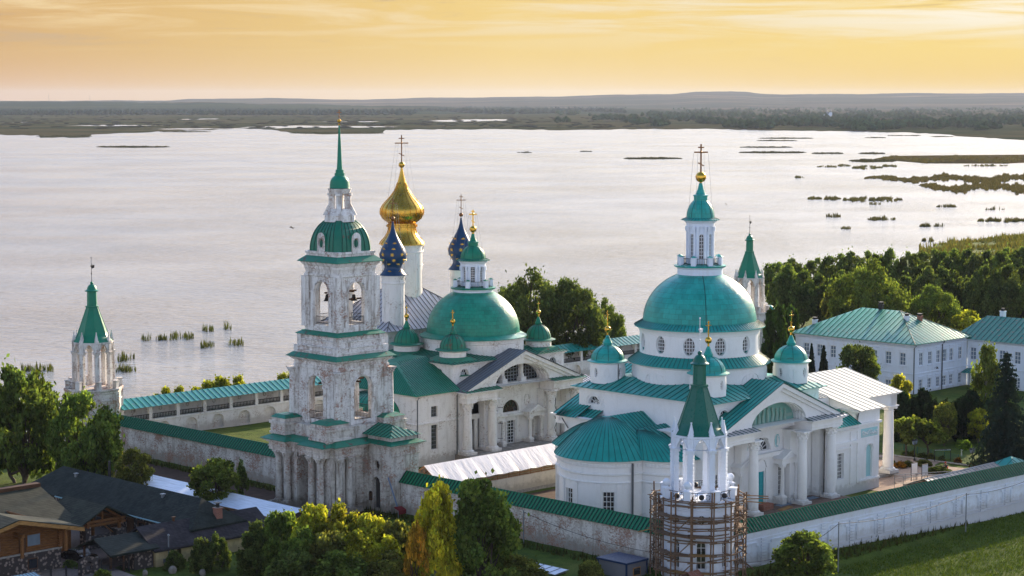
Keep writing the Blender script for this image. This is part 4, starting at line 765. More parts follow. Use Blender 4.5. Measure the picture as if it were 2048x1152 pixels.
def build_bell():
    root=thing('bell_tower',ab(159.2,189.2),Q45,'tall peeling white bell tower with green ribbed dome and needle spire above the gate','bell tower')
    m=MB(); fr=fX(-6.2,-1); g=[hole('arch',-.4,2.6,.2,6.6,None,12)]
    m.wall(fr,-5.3,5.3,0,7.0,g,1.6); m.wall(fX(6.,1),-5.3,5.3,0,7.0,[hole('arch',-.4,2.6,.2,6.6,None,12)],1.6); m.wall(fY(-5.3,-1),-6.2,6,0,7,(),.1); m.wall(fY(5.3,1),-6.2,6,0,7,(),.1)
    # ressauts: entablature breaks forward over the column pairs
    brk=[(-6.2-1.1,-6.2,2.0,5.3),(-7.3,-6.2,-5.3,-1.9)]
    pl=[(-7.3,-5.3),(-6.0,-5.3),(-6.0,-6.0),(-1.6,-6.0),(-1.6,-5.3),(6,-5.3),(6,5.3),(-7.3,5.3),(-7.3,2.0),(-6.4,2.0),(-6.4,-1.9),(-7.3,-1.9)]
    m.prism(pl,7.0,8.2); m.loop(pl,cornice_prof(7.9,.7,.5)); m.loop(pl,[(0,7.35),(.1,7.4),(.1,7.5),(0,7.52)])
    for z in [i*.62+.3 for i in range(11)]:
        m.box(-2.3,-.56,-5.43,-5.3,z,z+.5); m.box(-6.3,-6.2,4.35,5.4,z,z+.5); m.box(-5.9,6,5.3,5.42,z,z+.5)
    m.box(-7.4,-6.2,1.6,5.4,0,.5); m.box(-7.4,-6.2,-5.5,-1.6,0,.5); m.box(-6.3,-1.7,-6.2,-5.3,0,.5)
    for a_,b_ in ((-6.1,-5.75),(-4.7,-4.2),(-3.2,-2.6)): m.box(a_,b_,-5.5,-5.3,.4,7.0)
    for a_,b_ in ((2.4,2.75),(4.3,4.7),(-3.3,-3.0),(-2.1,-1.8),(.95,1.5)): m.box(-6.4,-6.2,a_,b_,.4,7.0)
    m.tube([(-6.3,-.4-1.5*cos(PI*i/14),5.5+1.5*sin(PI*i/14)) for i in range(15)],.16,4)
    # plinth blocks above the ledge
    m.box(-5.4,5.4,-5.0,5.0,8.2,10.35)
    for x0,x1,y0,y1 in ((-6.9,-3.2,-5.4,-2.2),(-6.9,-4.2,2.6,5.4),(2.2,5.9,-5.4,-2.6),(2.2,5.9,2.6,5.4)):
        m.box(x0,x1,y0,y1,8.2,10.5); m.loop(rect(x0,x1,y0,y1),[(0,8.9),(.12,8.95),(.12,9.2),(0,9.25)]); m.loop(rect(x0,x1,y0,y1),[(0,10.15),(.16,10.2),(.16,10.5),(0,10.5)]); m.loop(rect(x0,x1,y0,y1),[(0,9.5),(.05,9.5),(.05,9.62),(0,9.62)])
        m.box(x0+.12,x1-.12,y0+.12,y1-.12,10.5,10.95)
    # side wings
    for s in (-1,1):
        y0,y1=sorted((s*5.3,s*9.9)); fn=fX(-.55,-1)
        hs=[hole('arch',s*7.2,1.25,.3,3.9,None,10),hole('ell',s*7.3,.85,5.05,1.2),hole('arch',s*9.3 if s<0 else s*5.9,.01+.55,1.1,1.1,None,6)] if s<0 else [hole('arch',7.2,1.25,.3,3.9,None,10)]
        hs=hs[:2]
        m.wall(fn,y0,y1,0,8.2,hs,.5); m.wall(fX(3.9,1),y0,y1,0,8.2,(),.3); m.wall(fY(s*9.9,s),-.55,3.9,0,8.2,(),.3)
        m.loop(rect(-.55,3.9,y0,y1),cornice_prof(8.0,.6,.45)); m.loop(rect(-.55,3.9,y0,y1),[(0,6.9),(.1,6.95),(.1,7.1),(0,7.12)]); m.box(-.35,3.7,y0+.1,y1-.1,8.2,9.35)
        for z in [i*.62+.3 for i in range(11)]:
            m.box(-.66,-.55,s*8.6,s*9.95,z,z+.5)
        m.tube([(-.6,s*7.2-.75*cos(PI*i/12),3.55+.75*sin(PI*i/12)) for i in range(13)],.09,4)
        m.tube([(-.6,s*7.3+.55*cos(2*PI*i/16),5.65+.7*sin(2*PI*i/16)) for i in range(17)],.07,4)
    m.build('gate_storey',WHG,root)
    for y in (3.85,2.25,-2.45,-4.1): column(root,-6.9,y,.5,7.0,.46,.7,WHG)
    for x in (-5.3,-3.7): column(root,x,-5.75,.5,7.0,.42,.7,WHG)
    gd=MB(); pane(fX(-6.2,-1),g[0],1.5,gd); gd.box(-4.75,-4.68,-.45,-.35,.2,6.5,1); 
    for z in (1.3,2.9,4.5): gd.box(-4.78,-4.68,-1.6,.8,z,z+.12,1)
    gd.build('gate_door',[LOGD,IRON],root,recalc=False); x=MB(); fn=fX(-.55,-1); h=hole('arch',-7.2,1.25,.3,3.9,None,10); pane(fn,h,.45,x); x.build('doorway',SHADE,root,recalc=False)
    h=hole('ell',-7.3,.85,5.05,1.2); window(root,fn,h,.35,2,2,.05,frame=LOGD); h=hole('arch',-6.1,.5,1.2,1.1,None,6); window(root,fn,h,-.02,2,2,.05,frame=LOGD)
    l=MB(); pk=[(-8.05,-6.05),(-6.0+.0,-6.05)]; l.loop(pl,[(.78,8.36),(.78,8.42),(.0,8.8),(-.6,8.95)],0)
    for s in (-1,1):
        y0,y1=sorted((s*5.3,s*9.9)); l.loop(rect(-.55,3.9,y0,y1),[(.72,8.38),(.72,8.45),(-.1,8.8)]); e=rect(-.95,4.3,y0-.35,y1+.35); A=[(1.7,s*8.2,10.3),(1.7,s*5.0,10.3)]
        ey=s*10.25; iy=s*5.
        l.roof([(-.95,ey,9.32),(-.95,iy,9.32),(1.7,iy,10.4),(1.7,s*7.6,10.4)],0,1,.7); l.roof([(4.3,ey,9.32),(4.3,iy,9.32),(1.7,iy,10.4),(1.7,s*7.6,10.4)],0,1,.7); l.roof([(-.95,ey,9.32),(4.3,ey,9.32),(1.7,s*7.6,10.4)],0,1,.7)
    for x0,x1,y0,y1 in ((-6.9,-3.2,-5.4,-2.2),(-6.9,-4.2,2.6,5.4),(2.2,5.9,-5.4,-2.6),(2.2,5.9,2.6,5.4)):
        a=ngon((x0+x1)/2,(y0+y1)/2,1,4,PI/4); cx,cy=(x0+x1)/2,(y0+y1)/2; l.frus(rect(x0-.05,x1+.05,y0-.05,y1+.05),10.96,rect(cx-.9,cx+.9,cy-.9,cy+.9),11.35)
    l.build('ledge_roof',[GREENR,GREENS],root)
    # middle tier
    t=MB(); H=4.1; tier(root,t,-H,H,-H,H,10.35,17.2,2.8,10.9,5.4,.65); t.box(-H,H,-H,H,17.2,17.25); t.box(-H,H,-H,H,10.3,10.5); q=rect(-H,H,-H,H)
    t.loop(q,[(0,17.1),(.12,17.15),(.12,17.5),(.02,17.55),(.02,18.0),(.2,18.1),(.45,18.3),(.5,18.5),(0,18.5)])
    for (h,z0_,z1_) in ((4.0,18.4,19.35),(3.9,19.35,19.95),(3.7,19.95,20.7),(3.55,20.7,21.3)): t.box(-h,h,-h,h,z0_,z1_); t.loop(rect(-h,h,-h,h),[(0,z1_-.2),(.13,z1_-.15),(.13,z1_-.01),(0,z1_-.01)])
    for sx in (-1,1):
        for sy in (-1,1): t.box(sx*3.3,sx*4.15,sy*3.3,sy*4.15,18.4,19.9); t.box(sx*3.0,sx*3.85,sy*3.0,sy*3.85,19.9,21.25)
    t.build('middle_tier',WHD,root)
    for sx in (-1,1):
        for sy in (-1,1): column(root,sx*4.3,sy*4.3,10.5,17.1,.42,.7,WHD)
    l=MB(); l.loop(q,[(.78,18.45),(.78,18.52),(.1,19.0)]); l.loop(rect(-3.55,3.55,-3.55,3.55),[(.45,21.25),(.45,21.32),(-.2,21.7)]); l.box(-3.45,3.45,-3.45,3.45,21.3,21.72); l.build('tier_roof',GREENR,root)
    for s in (-1,1):
        for (a_,b_),(za,zb,zc,rr) in [(q,(11.0,11.9,10.5,.028)) for q in (((s*3.9,-1.4),(s*3.9,1.4)),((-1.4,s*3.9),(1.4,s*3.9)))]+[(q,(22.7,23.5,22.2,.025)) for q in (((s*2.85,-1.25),(s*2.85,1.25)),((-1.25,s*2.85),(1.25,s*2.85)))]:
            r=MB()
            for z in (za,zb): r.tube([(*a_,z),(*b_,z)],.04,4)
            for i in range(13): x=a_[0]+(b_[0]-a_[0])*i/12; y=a_[1]+(b_[1]-a_[1])*i/12; r.tube([(x,y,zc),(x,y,zb)],rr,4)
            r.build('railing',IRON,root)
    
    for q in ((-3.6,3.6,-.12,.12,15.2,15.42),(-.12,.12,-3.6,3.6,15.42,15.62),(-2.5,2.5,-.12,.12,26.3,26.5),(-.12,.12,-2.5,2.5,26.5,26.7),(-2.5,2.5,-1.2,-1.0,25.4,25.6)): bm_=MB(); bm_.box(*q); bm_.build('bell_beam',LOGD,root)
    for x,y,z,s in ((0,0,25.2,1.),(-1.2,1.1,25.5,.6),(1.3,-1.0,25.5,.55)):
        b=MB(); b.lathe(x,y,[(.12*s,z+1.0*s),(.35*s,z+.95*s),(.45*s,z+.4*s),(.6*s,z-.1*s),(.8*s,z-.4*s),(.74*s,z-.45*s)],18); b.tube([(x,y,z+1.*s),(x,y,26.4)],.04,4); b.build('bell',paint('bell_bronze',(.03,.025,.02),.4,.2,0,.7),root)
    # upper tier
    u=MB(); H=3.05; u.box(-H-.1,H+.1,-H-.1,H+.1,21.7,22.3); tier(root,u,-H,H,-H,H,22.2,28.9,2.55,22.5,5.3,.6); q=rect(-H,H,-H,H)
    u.box(-H,H,-H,H,28.9,29.0); u.loop(q,[(0,28.4),(.14,28.5),(.14,28.75),(0,28.8),(.02,29.3),(.1,29.4),(.1,29.7),(.4,30.0),(.45,30.2),(0,30.2)]); u.box(-2.95,2.95,-2.95,2.95,30.2,31.55); u.loop(rect(-2.95,2.95,-2.95,2.95),[(0,31.2),(.12,31.25),(.12,31.5),(0,31.55)])
    for sx in (-1,1):
        for sy in (-1,1): u.cbox(sx*H,sy*H,22.2,28.5,.8,.8)
    u.build('upper_tier',WHD,root); l=MB(); l.loop(q,[(.72,30.22),(.72,30.3),(-.05,30.95)]); l.build('tier_roof',GREENR,root)
    d=MB(); 
    def sq(h,c): return [(-h+c,-h),(h-c,-h),(h,-h+c),(h,h-c),(h-c,h),(-h+c,h),(-h,h-c),(-h,-h+c)]
    ts=[PI/2*i/10*.80 for i in range(11)]; lv=[(2.98*(cos(t)**.85),31.55+4.15*sin(t)) for t in ts]
    for (h0,za0),(h1,zb0) in zip(lv[:-1],lv[1:]): d.frus(sq(h0,h0*.22),za0,sq(h1,h1*.22),zb0,0,False)
    d.poly([(*p,lv[-1][1]) for p in sq(lv[-1][0],lv[-1][0]*.22)])
    for sgn in (-1,1):
        for k in range(-3,4):
            f=k/3.5
            for ax in (0,1):
                pts=[]
                for h_,z_ in lv: p=(sgn*(h_+.03),f*h_*.85); p=p if ax==0 else (p[1],p[0]); pts.append((*p,z_))
                d.tube(pts,.045,4,1)
    d.build('dome',[paint('dome_green_rusty',(.008,.155,.095),.42,.35,.35,rustcol=(.10,.055,.035)),GREENS],root)
    for ang in (0,PI/2,PI,PI*1.5):
        o=MB(); o.T=Matrix.Rotation(ang,4,'Z'); f=fX(3.06,1); hh=hole('arch',0,1.5,31.5,2.35,.75,10); ov=hole('ell',0,.82,32.0,1.15); us=sorted(set(hh['us']+ov['us']))
        hh2=dict(hh); o.wall(f,-.75,.75,31.5,hh['hi'],[ov],.4,du=.1); 
        for a_,b_ in zip(hh['us'][:-1],hh['us'][1:]): o.poly([f(a_,hh['hi'](a_),0),f(b_,hh['hi'](b_),0),f(b_,hh['hi'](b_),1.3),f(a_,hh['hi'](a_),1.3)],1)
        for s in (-1,1): o.poly([f(s*.75,31.5,0),f(s*.75,33.1,0),f(s*.75,33.1,1.),f(s*.75,31.5,1.)],1)
        o.tube([f(.5*cos(t),32.58+.68*sin(t),-.03) for t in [2*PI*i/16 for i in range(17)]],.06,4)
        w_=o.build('dormer',[WHD,GREEN],root); p=MB(); p.T=Matrix.Rotation(ang,4,'Z'); pane(f,ov,.3,p); bars(f,ov,.28,p,3,3,.05,1); p.build('pane',[GLASS,BRICK],w_,recalc=False)
    k=MB(); k.frus(ngon(0,0,2.0,8,PI/8),35.1,ngon(0,0,1.95,8,PI/8),35.9); k.frus(ngon(0,0,1.9,8,PI/8),35.9,ngon(0,0,1.35,8,PI/8),36.7)
    for i in range(4):
        a=PI/4+PI/2*i; k.T=Matrix.Rotation(a,4,'Z'); k.box(.62,1.35,-.34,.34,36.6,38.6); k.box(.5,1.5,-.42,.42,38.3,38.6); k.add([(1.3,-.25,35.9),(2.1,-.25,35.9),(1.3,-.25,37.4),(1.3,.25,35.9),(2.1,.25,35.9),(1.3,.25,37.4)],[(0,1,2),(5,4,3),(1,4,5,2)]); k.T=None
    k.frus(ngon(0,0,1.3,8,PI/8),38.55,ngon(0,0,1.55,8,PI/8),39.15); k.build('lantern',WHD,root)
    k=MB(); e=39.2; prof=[(1.28,e),(1.24,e+.1),(1.22,e+.5)]+[(1.2*cos(t),e+.55+1.15*sin(t)) for t in [PI/2*i/7*.7 for i in range(8)]]+[(.62,40.75),(.62,41.05),(.5,41.07),(.5,41.45),(.36,41.5),(.30,42.2),(.20,44.5),(.07,47.1)]
    k.lathe(0,0,prof,20); k.build('spire',GREEN,root)
    k=MB(); k.lathe(0,0,[(.1,46.9),(.14,47.1)],8); k.ball(0,0,47.45,.24,12); k.build('orb',GOLDW,root); k=MB(); cross(k,0,0,47.65,1.15,-PI/4,t=.04); k.build('cross',RUSTP,root)
build_bell()
# ================================================================== CATHEDRAL WITH GOLD AND STAR-STUDDED ONION DOMES
def onion(root,x,y,rd,z0,zs,pf,mat,ballz,br,crossz,wh,stars=None,ribs=0,dm='dome',hasw=True,cs=.06):
    m=MB(); hs=[hole('arch',rd*(PI/4+PI/2*i),rd*.36,z0+(zs-z0)*.24,(zs-z0)*.34) for i in range(4)] if hasw else []
    m.wall(fC(x,y,rd),0,rd*2*PI,z0,zs-.3,hs,.35,du=.4); m.lathe(x,y,[(rd,zs-1.3),(rd+.1,zs-1.25),(rd+.1,zs-1.1),(rd,zs-1.05),(rd,zs-.4),(rd+.14,zs-.2),(rd+.14,zs)],28)
    for i in range(4): a=PI/2*i; m.tube([(x+(rd+.03)*cos(a),y+(rd+.03)*sin(a),z0),(x+(rd+.03)*cos(a),y+(rd+.03)*sin(a),zs-1.2)],.09,4)
    d=m.build('drum',wh,root)
    for h in hs: window(d,fC(x,y,rd),h,.3,2,5,.05,frame=GREYM)
    n=MB(); n.lathe(x,y,pf,28)
    if ribs: n.lribs(x,y,pf[1:-3],ribs,.10,.07,0)
    on=n.build(dm,mat,root)
    if stars:
        s=MB()
        for z,r,slope,k,off in stars:
            for i in range(k):
                a=2*PI*(i+off)/k; T=Matrix.Translation((x+(r+.03)*cos(a),y+(r+.03)*sin(a),z))@Matrix.Rotation(a,4,'Z')@Matrix.Rotation(slope,4,'Y'); s.T=T; R_=.36
                v=[(0,0+(R_ if q%2==0 else R_*.42)*cos(PI*q/8),(R_ if q%2==0 else R_*.42)*sin(PI*q/8)) for q in range(16)]; s.add(v+[(.06,0,0)],[(q,(q+1)%16,16) for q in range(16)])
        s.T=None; s.build('star',STAR,on)
    g=MB(); g.ball(x,y,ballz,br,12); g.build('orb',RUSTP if not ribs else GOLDW,on); c=MB(); cross(c,x,y,ballz+br*.9,crossz-ballz-br,-PI/4+.1,t=cs); c.build('cross',RUSTP,on)
    stays(on,x,y,crossz-(crossz-ballz)*.3,zs+1.,pf[0][0],(crossz-ballz)*.22)
def build_cathedral():
    root=thing('cathedral',ab(201.5,225),Q45,'old white cathedral with gold and starry blue onion domes on a grey roof','cathedral')
    m=MB(); m.wall(fX(-9.5,-1),-7.3,7.3,0,16.3,[hole('arch',y,1.2,11.,2.5) for y in (-4.5,0,4.5)],.4); m.wall(fX(9.5,1),-7.3,7.3,0,16.3,(),.4)
    for s in (-1,1): m.wall(fY(7.3*s,s),-9.5,9.5,0,16.3,[hole('arch',x,1.2,11.,2.5) for x in (-6,0,6)],.4)
    m.loop(rect(-9.5,9.5,-7.3,7.3),cornice_prof(15.9,.5,.4))
    for x in (-9.5,-3.2,3.2,9.1): m.box(x,x+.4,-7.45,-7.3,0,16)
    m.build('wall',WHC,root); g=MB()
    for s in (-1,1):
        for x in (-6,0,6): pane(fY(7.3*s,s),hole('arch',x,1.2,11.,2.5),.35,g)
    for y in (-4.5,0,4.5): pane(fX(-9.5,-1),hole('arch',y,1.2,11.,2.5),.35,g)
    g.build('window',GLASS,root,recalc=False)
    f=MB(); c=rect(-10.2,10.2,-8.0,8.0); ci=rect(-2.6,2.6,-1.6,1.6); ez,iz=16.42,21.6
    for i in range(4): j=(i+1)%4; f.roof([(*c[i],ez),(*c[j],ez),(*ci[j],iz),(*ci[i],iz)],0,1,.85,.08,.07)
    for i in range(4): f.tube([(*c[i],ez+.04),(*ci[i],iz+.04)],.07,4,1)
    f.loop(c,[(0,ez-.1),(0,ez+.01)]); f.build('roof',[ZINC,ZINCS],root)
    gp=[(3.45,28.3),(3.42,28.42),(3.2,28.8),(2.65,29.4),(2.25,30.0),(2.12,30.5),(2.1,30.9),(2.28,30.95),(2.28,31.25),(2.05,31.3),(2.05,31.5),(2.5,31.8),(3.0,32.2),(3.25,32.7),(3.33,33.2),(3.25,33.7),(2.95,34.25),(2.5,34.75),(2.02,35.25),(1.55,35.8),(1.2,36.3),(.94,36.8),(.66,37.6),(.40,38.6),(.22,39.4),(.12,40.0)]
    onion(root,0,0,3.05,19.5,28.35,gp,GOLDW,40.3,.48,44.8,WHC,None,20,'gold_dome',cs=.08)
    bp=[(1.95,24.4),(1.93,24.5),(1.7,24.75),(1.4,25.15),(1.26,25.5),(1.3,25.8),(1.6,26.25),(1.88,26.7),(2.0,27.2),(1.95,27.7),(1.72,28.3),(1.35,28.95),(.98,29.6),(.66,30.2),(.42,30.8),(.25,31.4),(.1,32.3)]
    st=[(26.15,1.5,-.9,7,.0),(26.75,1.89,-.3,7,.5),(27.5,1.97,.12,8,0.),(28.3,1.70,.55,7,.5),(29.1,1.24,.6,6,0),(25.05,1.5,.9,6,.5)]
    for x,y in ((-6.9,-5.7),(6.9,-5.7),(-6.9,5.7),(6.9,5.7)): onion(root,x,y,1.68,16.6,24.45,bp,BLUE,32.7,.32,35.8,WHC,st,0,'blue_dome',hasw=False,cs=.055)
build_cathedral()
# ================================================================== CORNER TOWERS
def corner_tower(a,b,label,wh,tent,body,r=3.7,round_=False,base=0.,cabin=False):
    root=thing('corner_tower',ab(a,b),Q45,label,'tower','corner towers of the monastery wall')
    m=MB(); n=8; off=PI/8
    zf=8.3
    if round_:
        hs=[hole('ell',r*(PI/4*i),.95,5.9,1.0,n=8) for i in range(8)]+[hole('arch',r*(PI/4*i),1.05,1.2,3.0) for i in range(8)]
        m.wall(fC(0,0,r),-r*PI/8,r*PI*15/8,base,zf-.6,hs,.4,du=.5); m.lathe(0,0,[(r,zf-1.0),(r+.12,zf-.95),(r+.12,zf-.8),(r,zf-.75),(r,zf-.6),(r+.3,zf-.4),(r+.34,zf-.05),(r-.2,zf)],40); m.lathe(0,0,[(r+.15,base),(r+.15,.9),(r,1.0)],40)
    else:
        P=ngon(0,0,r*1.08,8,off); hs=[]
        for i in range(8):
            fn,l=fS(P[i],P[(i+1)%8]); h=[hole('arch',l/2,.75,2.2,1.5),hole('ell',l/2,.5,5.3,.7)]; m.wall(fn,0,l,base,zf-.3,h,.4); g=MB()
            for x in h: pane(fn,x,.38,g)
            hs.append(g)
        m.loop(P,[(0,6.5),(.14,6.55),(.14,6.75),(0,6.8)]); m.loop(P,[(0,zf-.75),(.1,zf-.65),(.1,zf-.4),(.3,zf-.25),(.3,zf),(-.3,zf)]); m.poly([(*p,zf) for p in P])
        for p in P: m.cbox(p[0]*.97,p[1]*.97,base,zf-.5,.5,.5)
    m.poly([(*p,zf-.02) for p in ngon(0,0,r+.1,24)]); bd=m.build('tower_body',body,root)
    if round_:
        for h in hs: window(bd,fC(0,0,r),h,.35,2,2 if h['kind']=='ell' else 4,.05)
    else:
        for g in hs: g.build('window',GLASS,bd,recalc=False)
    # eight posts of the open arcade
    for i in range(8):
        a_=off+PI/4*i; T=Matrix.Rotation(a_,4,'Z'); c=MB(); c.T=T
        c.box(2.40,3.14,-.42,.42,zf,zf+.6); c.box(2.52,3.04,-.29,.29,zf+.6,13.45); c.box(2.42,3.14,-.42,.42,13.3,13.5); c.box(2.36,3.2,-.48,.48,13.5,13.65)
        for z in [zf+.75+.42*k for k in range(11)]: c.box(2.49,3.07,-.32,.32,z,z+.28)
        c.box(2.40,3.0,-.30,.30,13.65,15.1); c.frus(ngon(2.72,0,.42,4,PI/4),15.1,ngon(2.72,0,.44,4,PI/4),15.25); c.frus(ngon(2.72,0,.36,4,PI/4),15.25,ngon(2.72,0,.05,4,PI/4),16.45); c.cbox(2.72,0,16.4,16.55,.14,.14)
        c.build('pillar',wh,root)
    A=MB(); ri=2.72; pts=ngon(0,0,ri,8,off)
    for i in range(8):
        for (s_,dd) in ((1,.24),(-1,-.20)):
            p,q=Vector(pts[i]),Vector(pts[(i+1)%8]); D=(q-p).normalized(); nn=Vector((D.y,-D.x)); fn,l=fS(p+nn*dd,q+nn*dd); w_=l-.5; u0=l/2; 
            pz=lambda u,w_=w_,u0=u0: 13.62+1.15*(1-(abs(u-u0)/(w_/2))**1.7)
            us=[u0-w_/2+w_*k/12 for k in range(13)]; h=dict(us=us,lo=lambda u:13.6,hi=pz,kind='pt',p=(u0,w_,13.45,1.3,0))
            A.wall(fn,.0,l,13.6,15.0,[h],.42 if s_>0 else .01)
            if s_>0: A.tube([fn(u,pz(u)+.08,-.03) for u in us],.09,4)
    P=ngon(0,0,2.95,8,off); A.loop(P,[(0,14.75),(.12,14.85),(.12,15.02),(-.5,15.05)]); A.build('arcade',wh,root)
    t=MB(); lv=[(3.0,15.05),(2.95,15.15),(2.35,15.75),(2.1,16.4),(.82,20.0)]
    for (r0,z0_),(r1_,z1_) in zip(lv[:-1],lv[1:]): t.frus(ngon(0,0,r0,8,off),z0_,ngon(0,0,r1_,8,off),z1_,0,False)
    t.frus(ngon(0,0,.98,8,off),20.0,ngon(0,0,.98,8,off),20.2); t.frus(ngon(0,0,.74,8,off),20.2,ngon(0,0,.70,8,off),22.3); t.frus(ngon(0,0,.98,8,off),22.3,ngon(0,0,1.05,8,off),22.42)
    t.lathe(0,0,[(1.0,22.42),(.72,22.6),(.62,22.95),(.42,23.25),(.2,23.35)],16); t.ball(0,0,23.52,.23,12)
    for p0,p1,q0,q1 in zip(ngon(0,0,2.1,8,off),ngon(0,0,.82,8,off),ngon(0,0,2.95,8,off),ngon(0,0,2.35,8,off)): t.tube([(*p0,16.4),(*p1,20.0)],.06,4); t.tube([(*q0,15.15),(*q1,15.75),(*p0,16.4)],.05,4)
    t.build('tent_roof',tent,root)
    s=MB(); s.tube([(0,0,23.6),(0,0,27.2)],.05,6,r2=.03); s.ball(0,0,24.9,.11,8); s.ball(0,0,26.0,.14,8); s.ball(0,0,27.2,.09,8); s.add([(0,.02,25.6),(.5,.02,25.7),(.55,.02,26.1),(0,.02,26.2)],[(0,1,2,3)]); s.build('weathervane',IRON if not round_ else WHP,root)
    # parapet posts round the platform, railing between
    pr_=r+.05
    for i in range(8):
        a_=off+PI/4*i; c=MB(); c.T=Matrix.Rotation(a_,4,'Z')
        c.cbox(pr_,0,zf,zf+1.05,.6,.72); c.cbox(pr_,0,zf+1.05,zf+1.2,.75,.86)
        if round_ and i%4==0 or (round_ and i%4==3): c.ball(pr_,0,zf+1.75,.42,12); c.lathe(pr_,0,[(.3,zf+1.2),(.2,zf+1.4)],10)
        c.build('parapet_post',wh,root)
    for i in range(8):
        b=MB(); A0=Vector((pr_*cos(off+PI/4*i),pr_*sin(off+PI/4*i),zf)); B0=Vector((pr_*cos(off+PI/4*(i+1)),pr_*sin(off+PI/4*(i+1)),zf)); A0,B0=A0.lerp(B0,.12),B0.lerp(A0,.12); up=Vector((0,0,1))
        if not round_ and i%3: continue
        b.tube([A0+up*.95,B0+up*.95],.04,4); b.tube([A0+up*.1,B0+up*.1],.035,4)
        if round_:
            M_=A0.lerp(B0,.5)
            for k in (0,1,2,3,8,9,10): q=A0.lerp(B0,k/10); b.tube([q+up*.1,q+up*.95],.025,4)
            for k in range(3): c1=A0.lerp(B0,.2+.3*k)+up*.5; b.tube([c1+(B0-A0).normalized()*.22*cos(t)+up*.28*sin(t) for t in [2*PI*j/8 for j in range(9)]],.03,4)
            b.ball(M_.x,M_.y,zf+.5,.30,8)
        else:
            for k in range(8): q=A0.lerp(B0,k/7); b.tube([q+up*.1,q+up*.95],.022,4)
        b.build('railing',IRON,root)
    return root
TF=corner_tower(161.5,133.6,'freshly whitewashed round corner tower with dark green tent roof, wrapped in timber scaffolding','x' and WHS,TENT,WHS,3.75,True,-1.6)
corner_tower(161.5,247.9,'weathered brick-and-white corner tower beside the lake, far left','x' and WHD,TENTL,WHB,3.75,False,-.5)
TB=corner_tower(312.5,246.,'slim weathered corner tower rising between the right church dome and the wood','x' and WHD,TENTL,WHD,3.75,False,-.5)
k=MB(); 
for (x,y,rr) in ((4.6,-1.5,1.5),): k.lathe(x,y,[(rr*cos(t),7.4+1.9*sin(t)) for t in [PI/2*i/6 for i in range(7)]],16); k.build('stair_dome',AQUA,TB); k=MB(); k.box(3.2,6.6,-3.6,.4,0,7.4); k.build('stair_turret',WHD,TB)
# scaffolding round the front tower
def scaffold():
    root=thing('scaffolding',ab(161.5,133.6,0),Q45,'rough timber pole scaffolding lashed round the round front tower','scaffolding'); rnd=random.Random(11); n=14
    for i in range(n):
        a=2*PI*i/n+.1
        for rr in (4.2,5.05):
            p=MB(); da=rnd.uniform(-.04,.04); top=8.9+rnd.uniform(-.5,1.2) if rr>4.5 else 8.6+rnd.uniform(-.4,.8); p.tube([(rr*cos(a),rr*sin(a),-1.6),(rr*cos(a+da),rr*sin(a+da),top)],.085,6); p.build('upright_pole',SCAF,root)
    lev=[-.2,.9,2.2,2.8,4.2,4.8,5.5,6.3,6.7,8.0,8.35]
    for z in lev:
        l=MB()
        for i in range(n):
            for rr in (4.2,5.05):
                if rr<5 and rnd.random()<.45: continue
                a0=2*PI*i/n+.1-.07; a1=2*PI*(i+1)/n+.1+.09; z0_,z1_=z+rnd.uniform(-.13,.13),z+rnd.uniform(-.13,.13)
                A0=Vector(((rr+.1)*cos(a0),(rr+.1)*sin(a0),z0_)); B0=Vector(((rr+.1)*cos(a1),(rr+.1)*sin(a1),z1_)); l.tube([A0,B0],.065,5)
            if z in (.9,2.8,4.8,6.7,8.35) and rnd.random()<.8:
                a=2*PI*i/n+.1; l.tube([(3.8*cos(a),3.8*sin(a),z+.08),(5.4*cos(a),5.4*sin(a),z+.08)],.05,4)
        l.build('ledger_pole',SCAF,root)
    for i in (0,1,2,6,7,8,12,13):
        a=2*PI*i/n+.1; 
        for z in (.9,2.8,4.8,6.7):
            b=MB(); T=Matrix.Rotation(a,4,'Z'); b.T=T; q=rnd.uniform(.0,.3)
            for k_ in range(3): b.box(4.1+k_*.33,4.38+k_*.33,-.2-q,1.9+q,z+.13,z+.17)
            b.build('deck_board',PLANK if rnd.random()<.35 else SCAF,root)
    for i in (2,7,12):
        a=2*PI*i/n+.1
        for z in (-.2,2.2,4.8):
            b=MB(); b.tube([(5.05*cos(a),5.05*sin(a),z),(5.05*cos(a+.45),5.05*sin(a+.45),z+2.2)],.06,5); b.build('brace_pole',SCAF,root)
    for (x0,y0,x1,y1,z) in ((5.2,-2.0,7.6,-3.4,7.9),(5.0,-2.4,7.9,-3.2,7.6),(5.3,-1.6,7.4,-3.2,7.2),(-5.2,2.2,-6.4,2.9,5.2)):
        b=MB(); b.tube([(x0,y0,z),(x1,y1,z-.25)],.06,5); b.build('loose_plank',PLANK,root)
    for s in (-1,1):
        b=MB(); b.tube([(5.3,-2.0+s*.2,.6),(7.2,-3.4+s*.6,-1.6)],.08,5); b.build('raking_shore',SCAF,root)
scaffold()
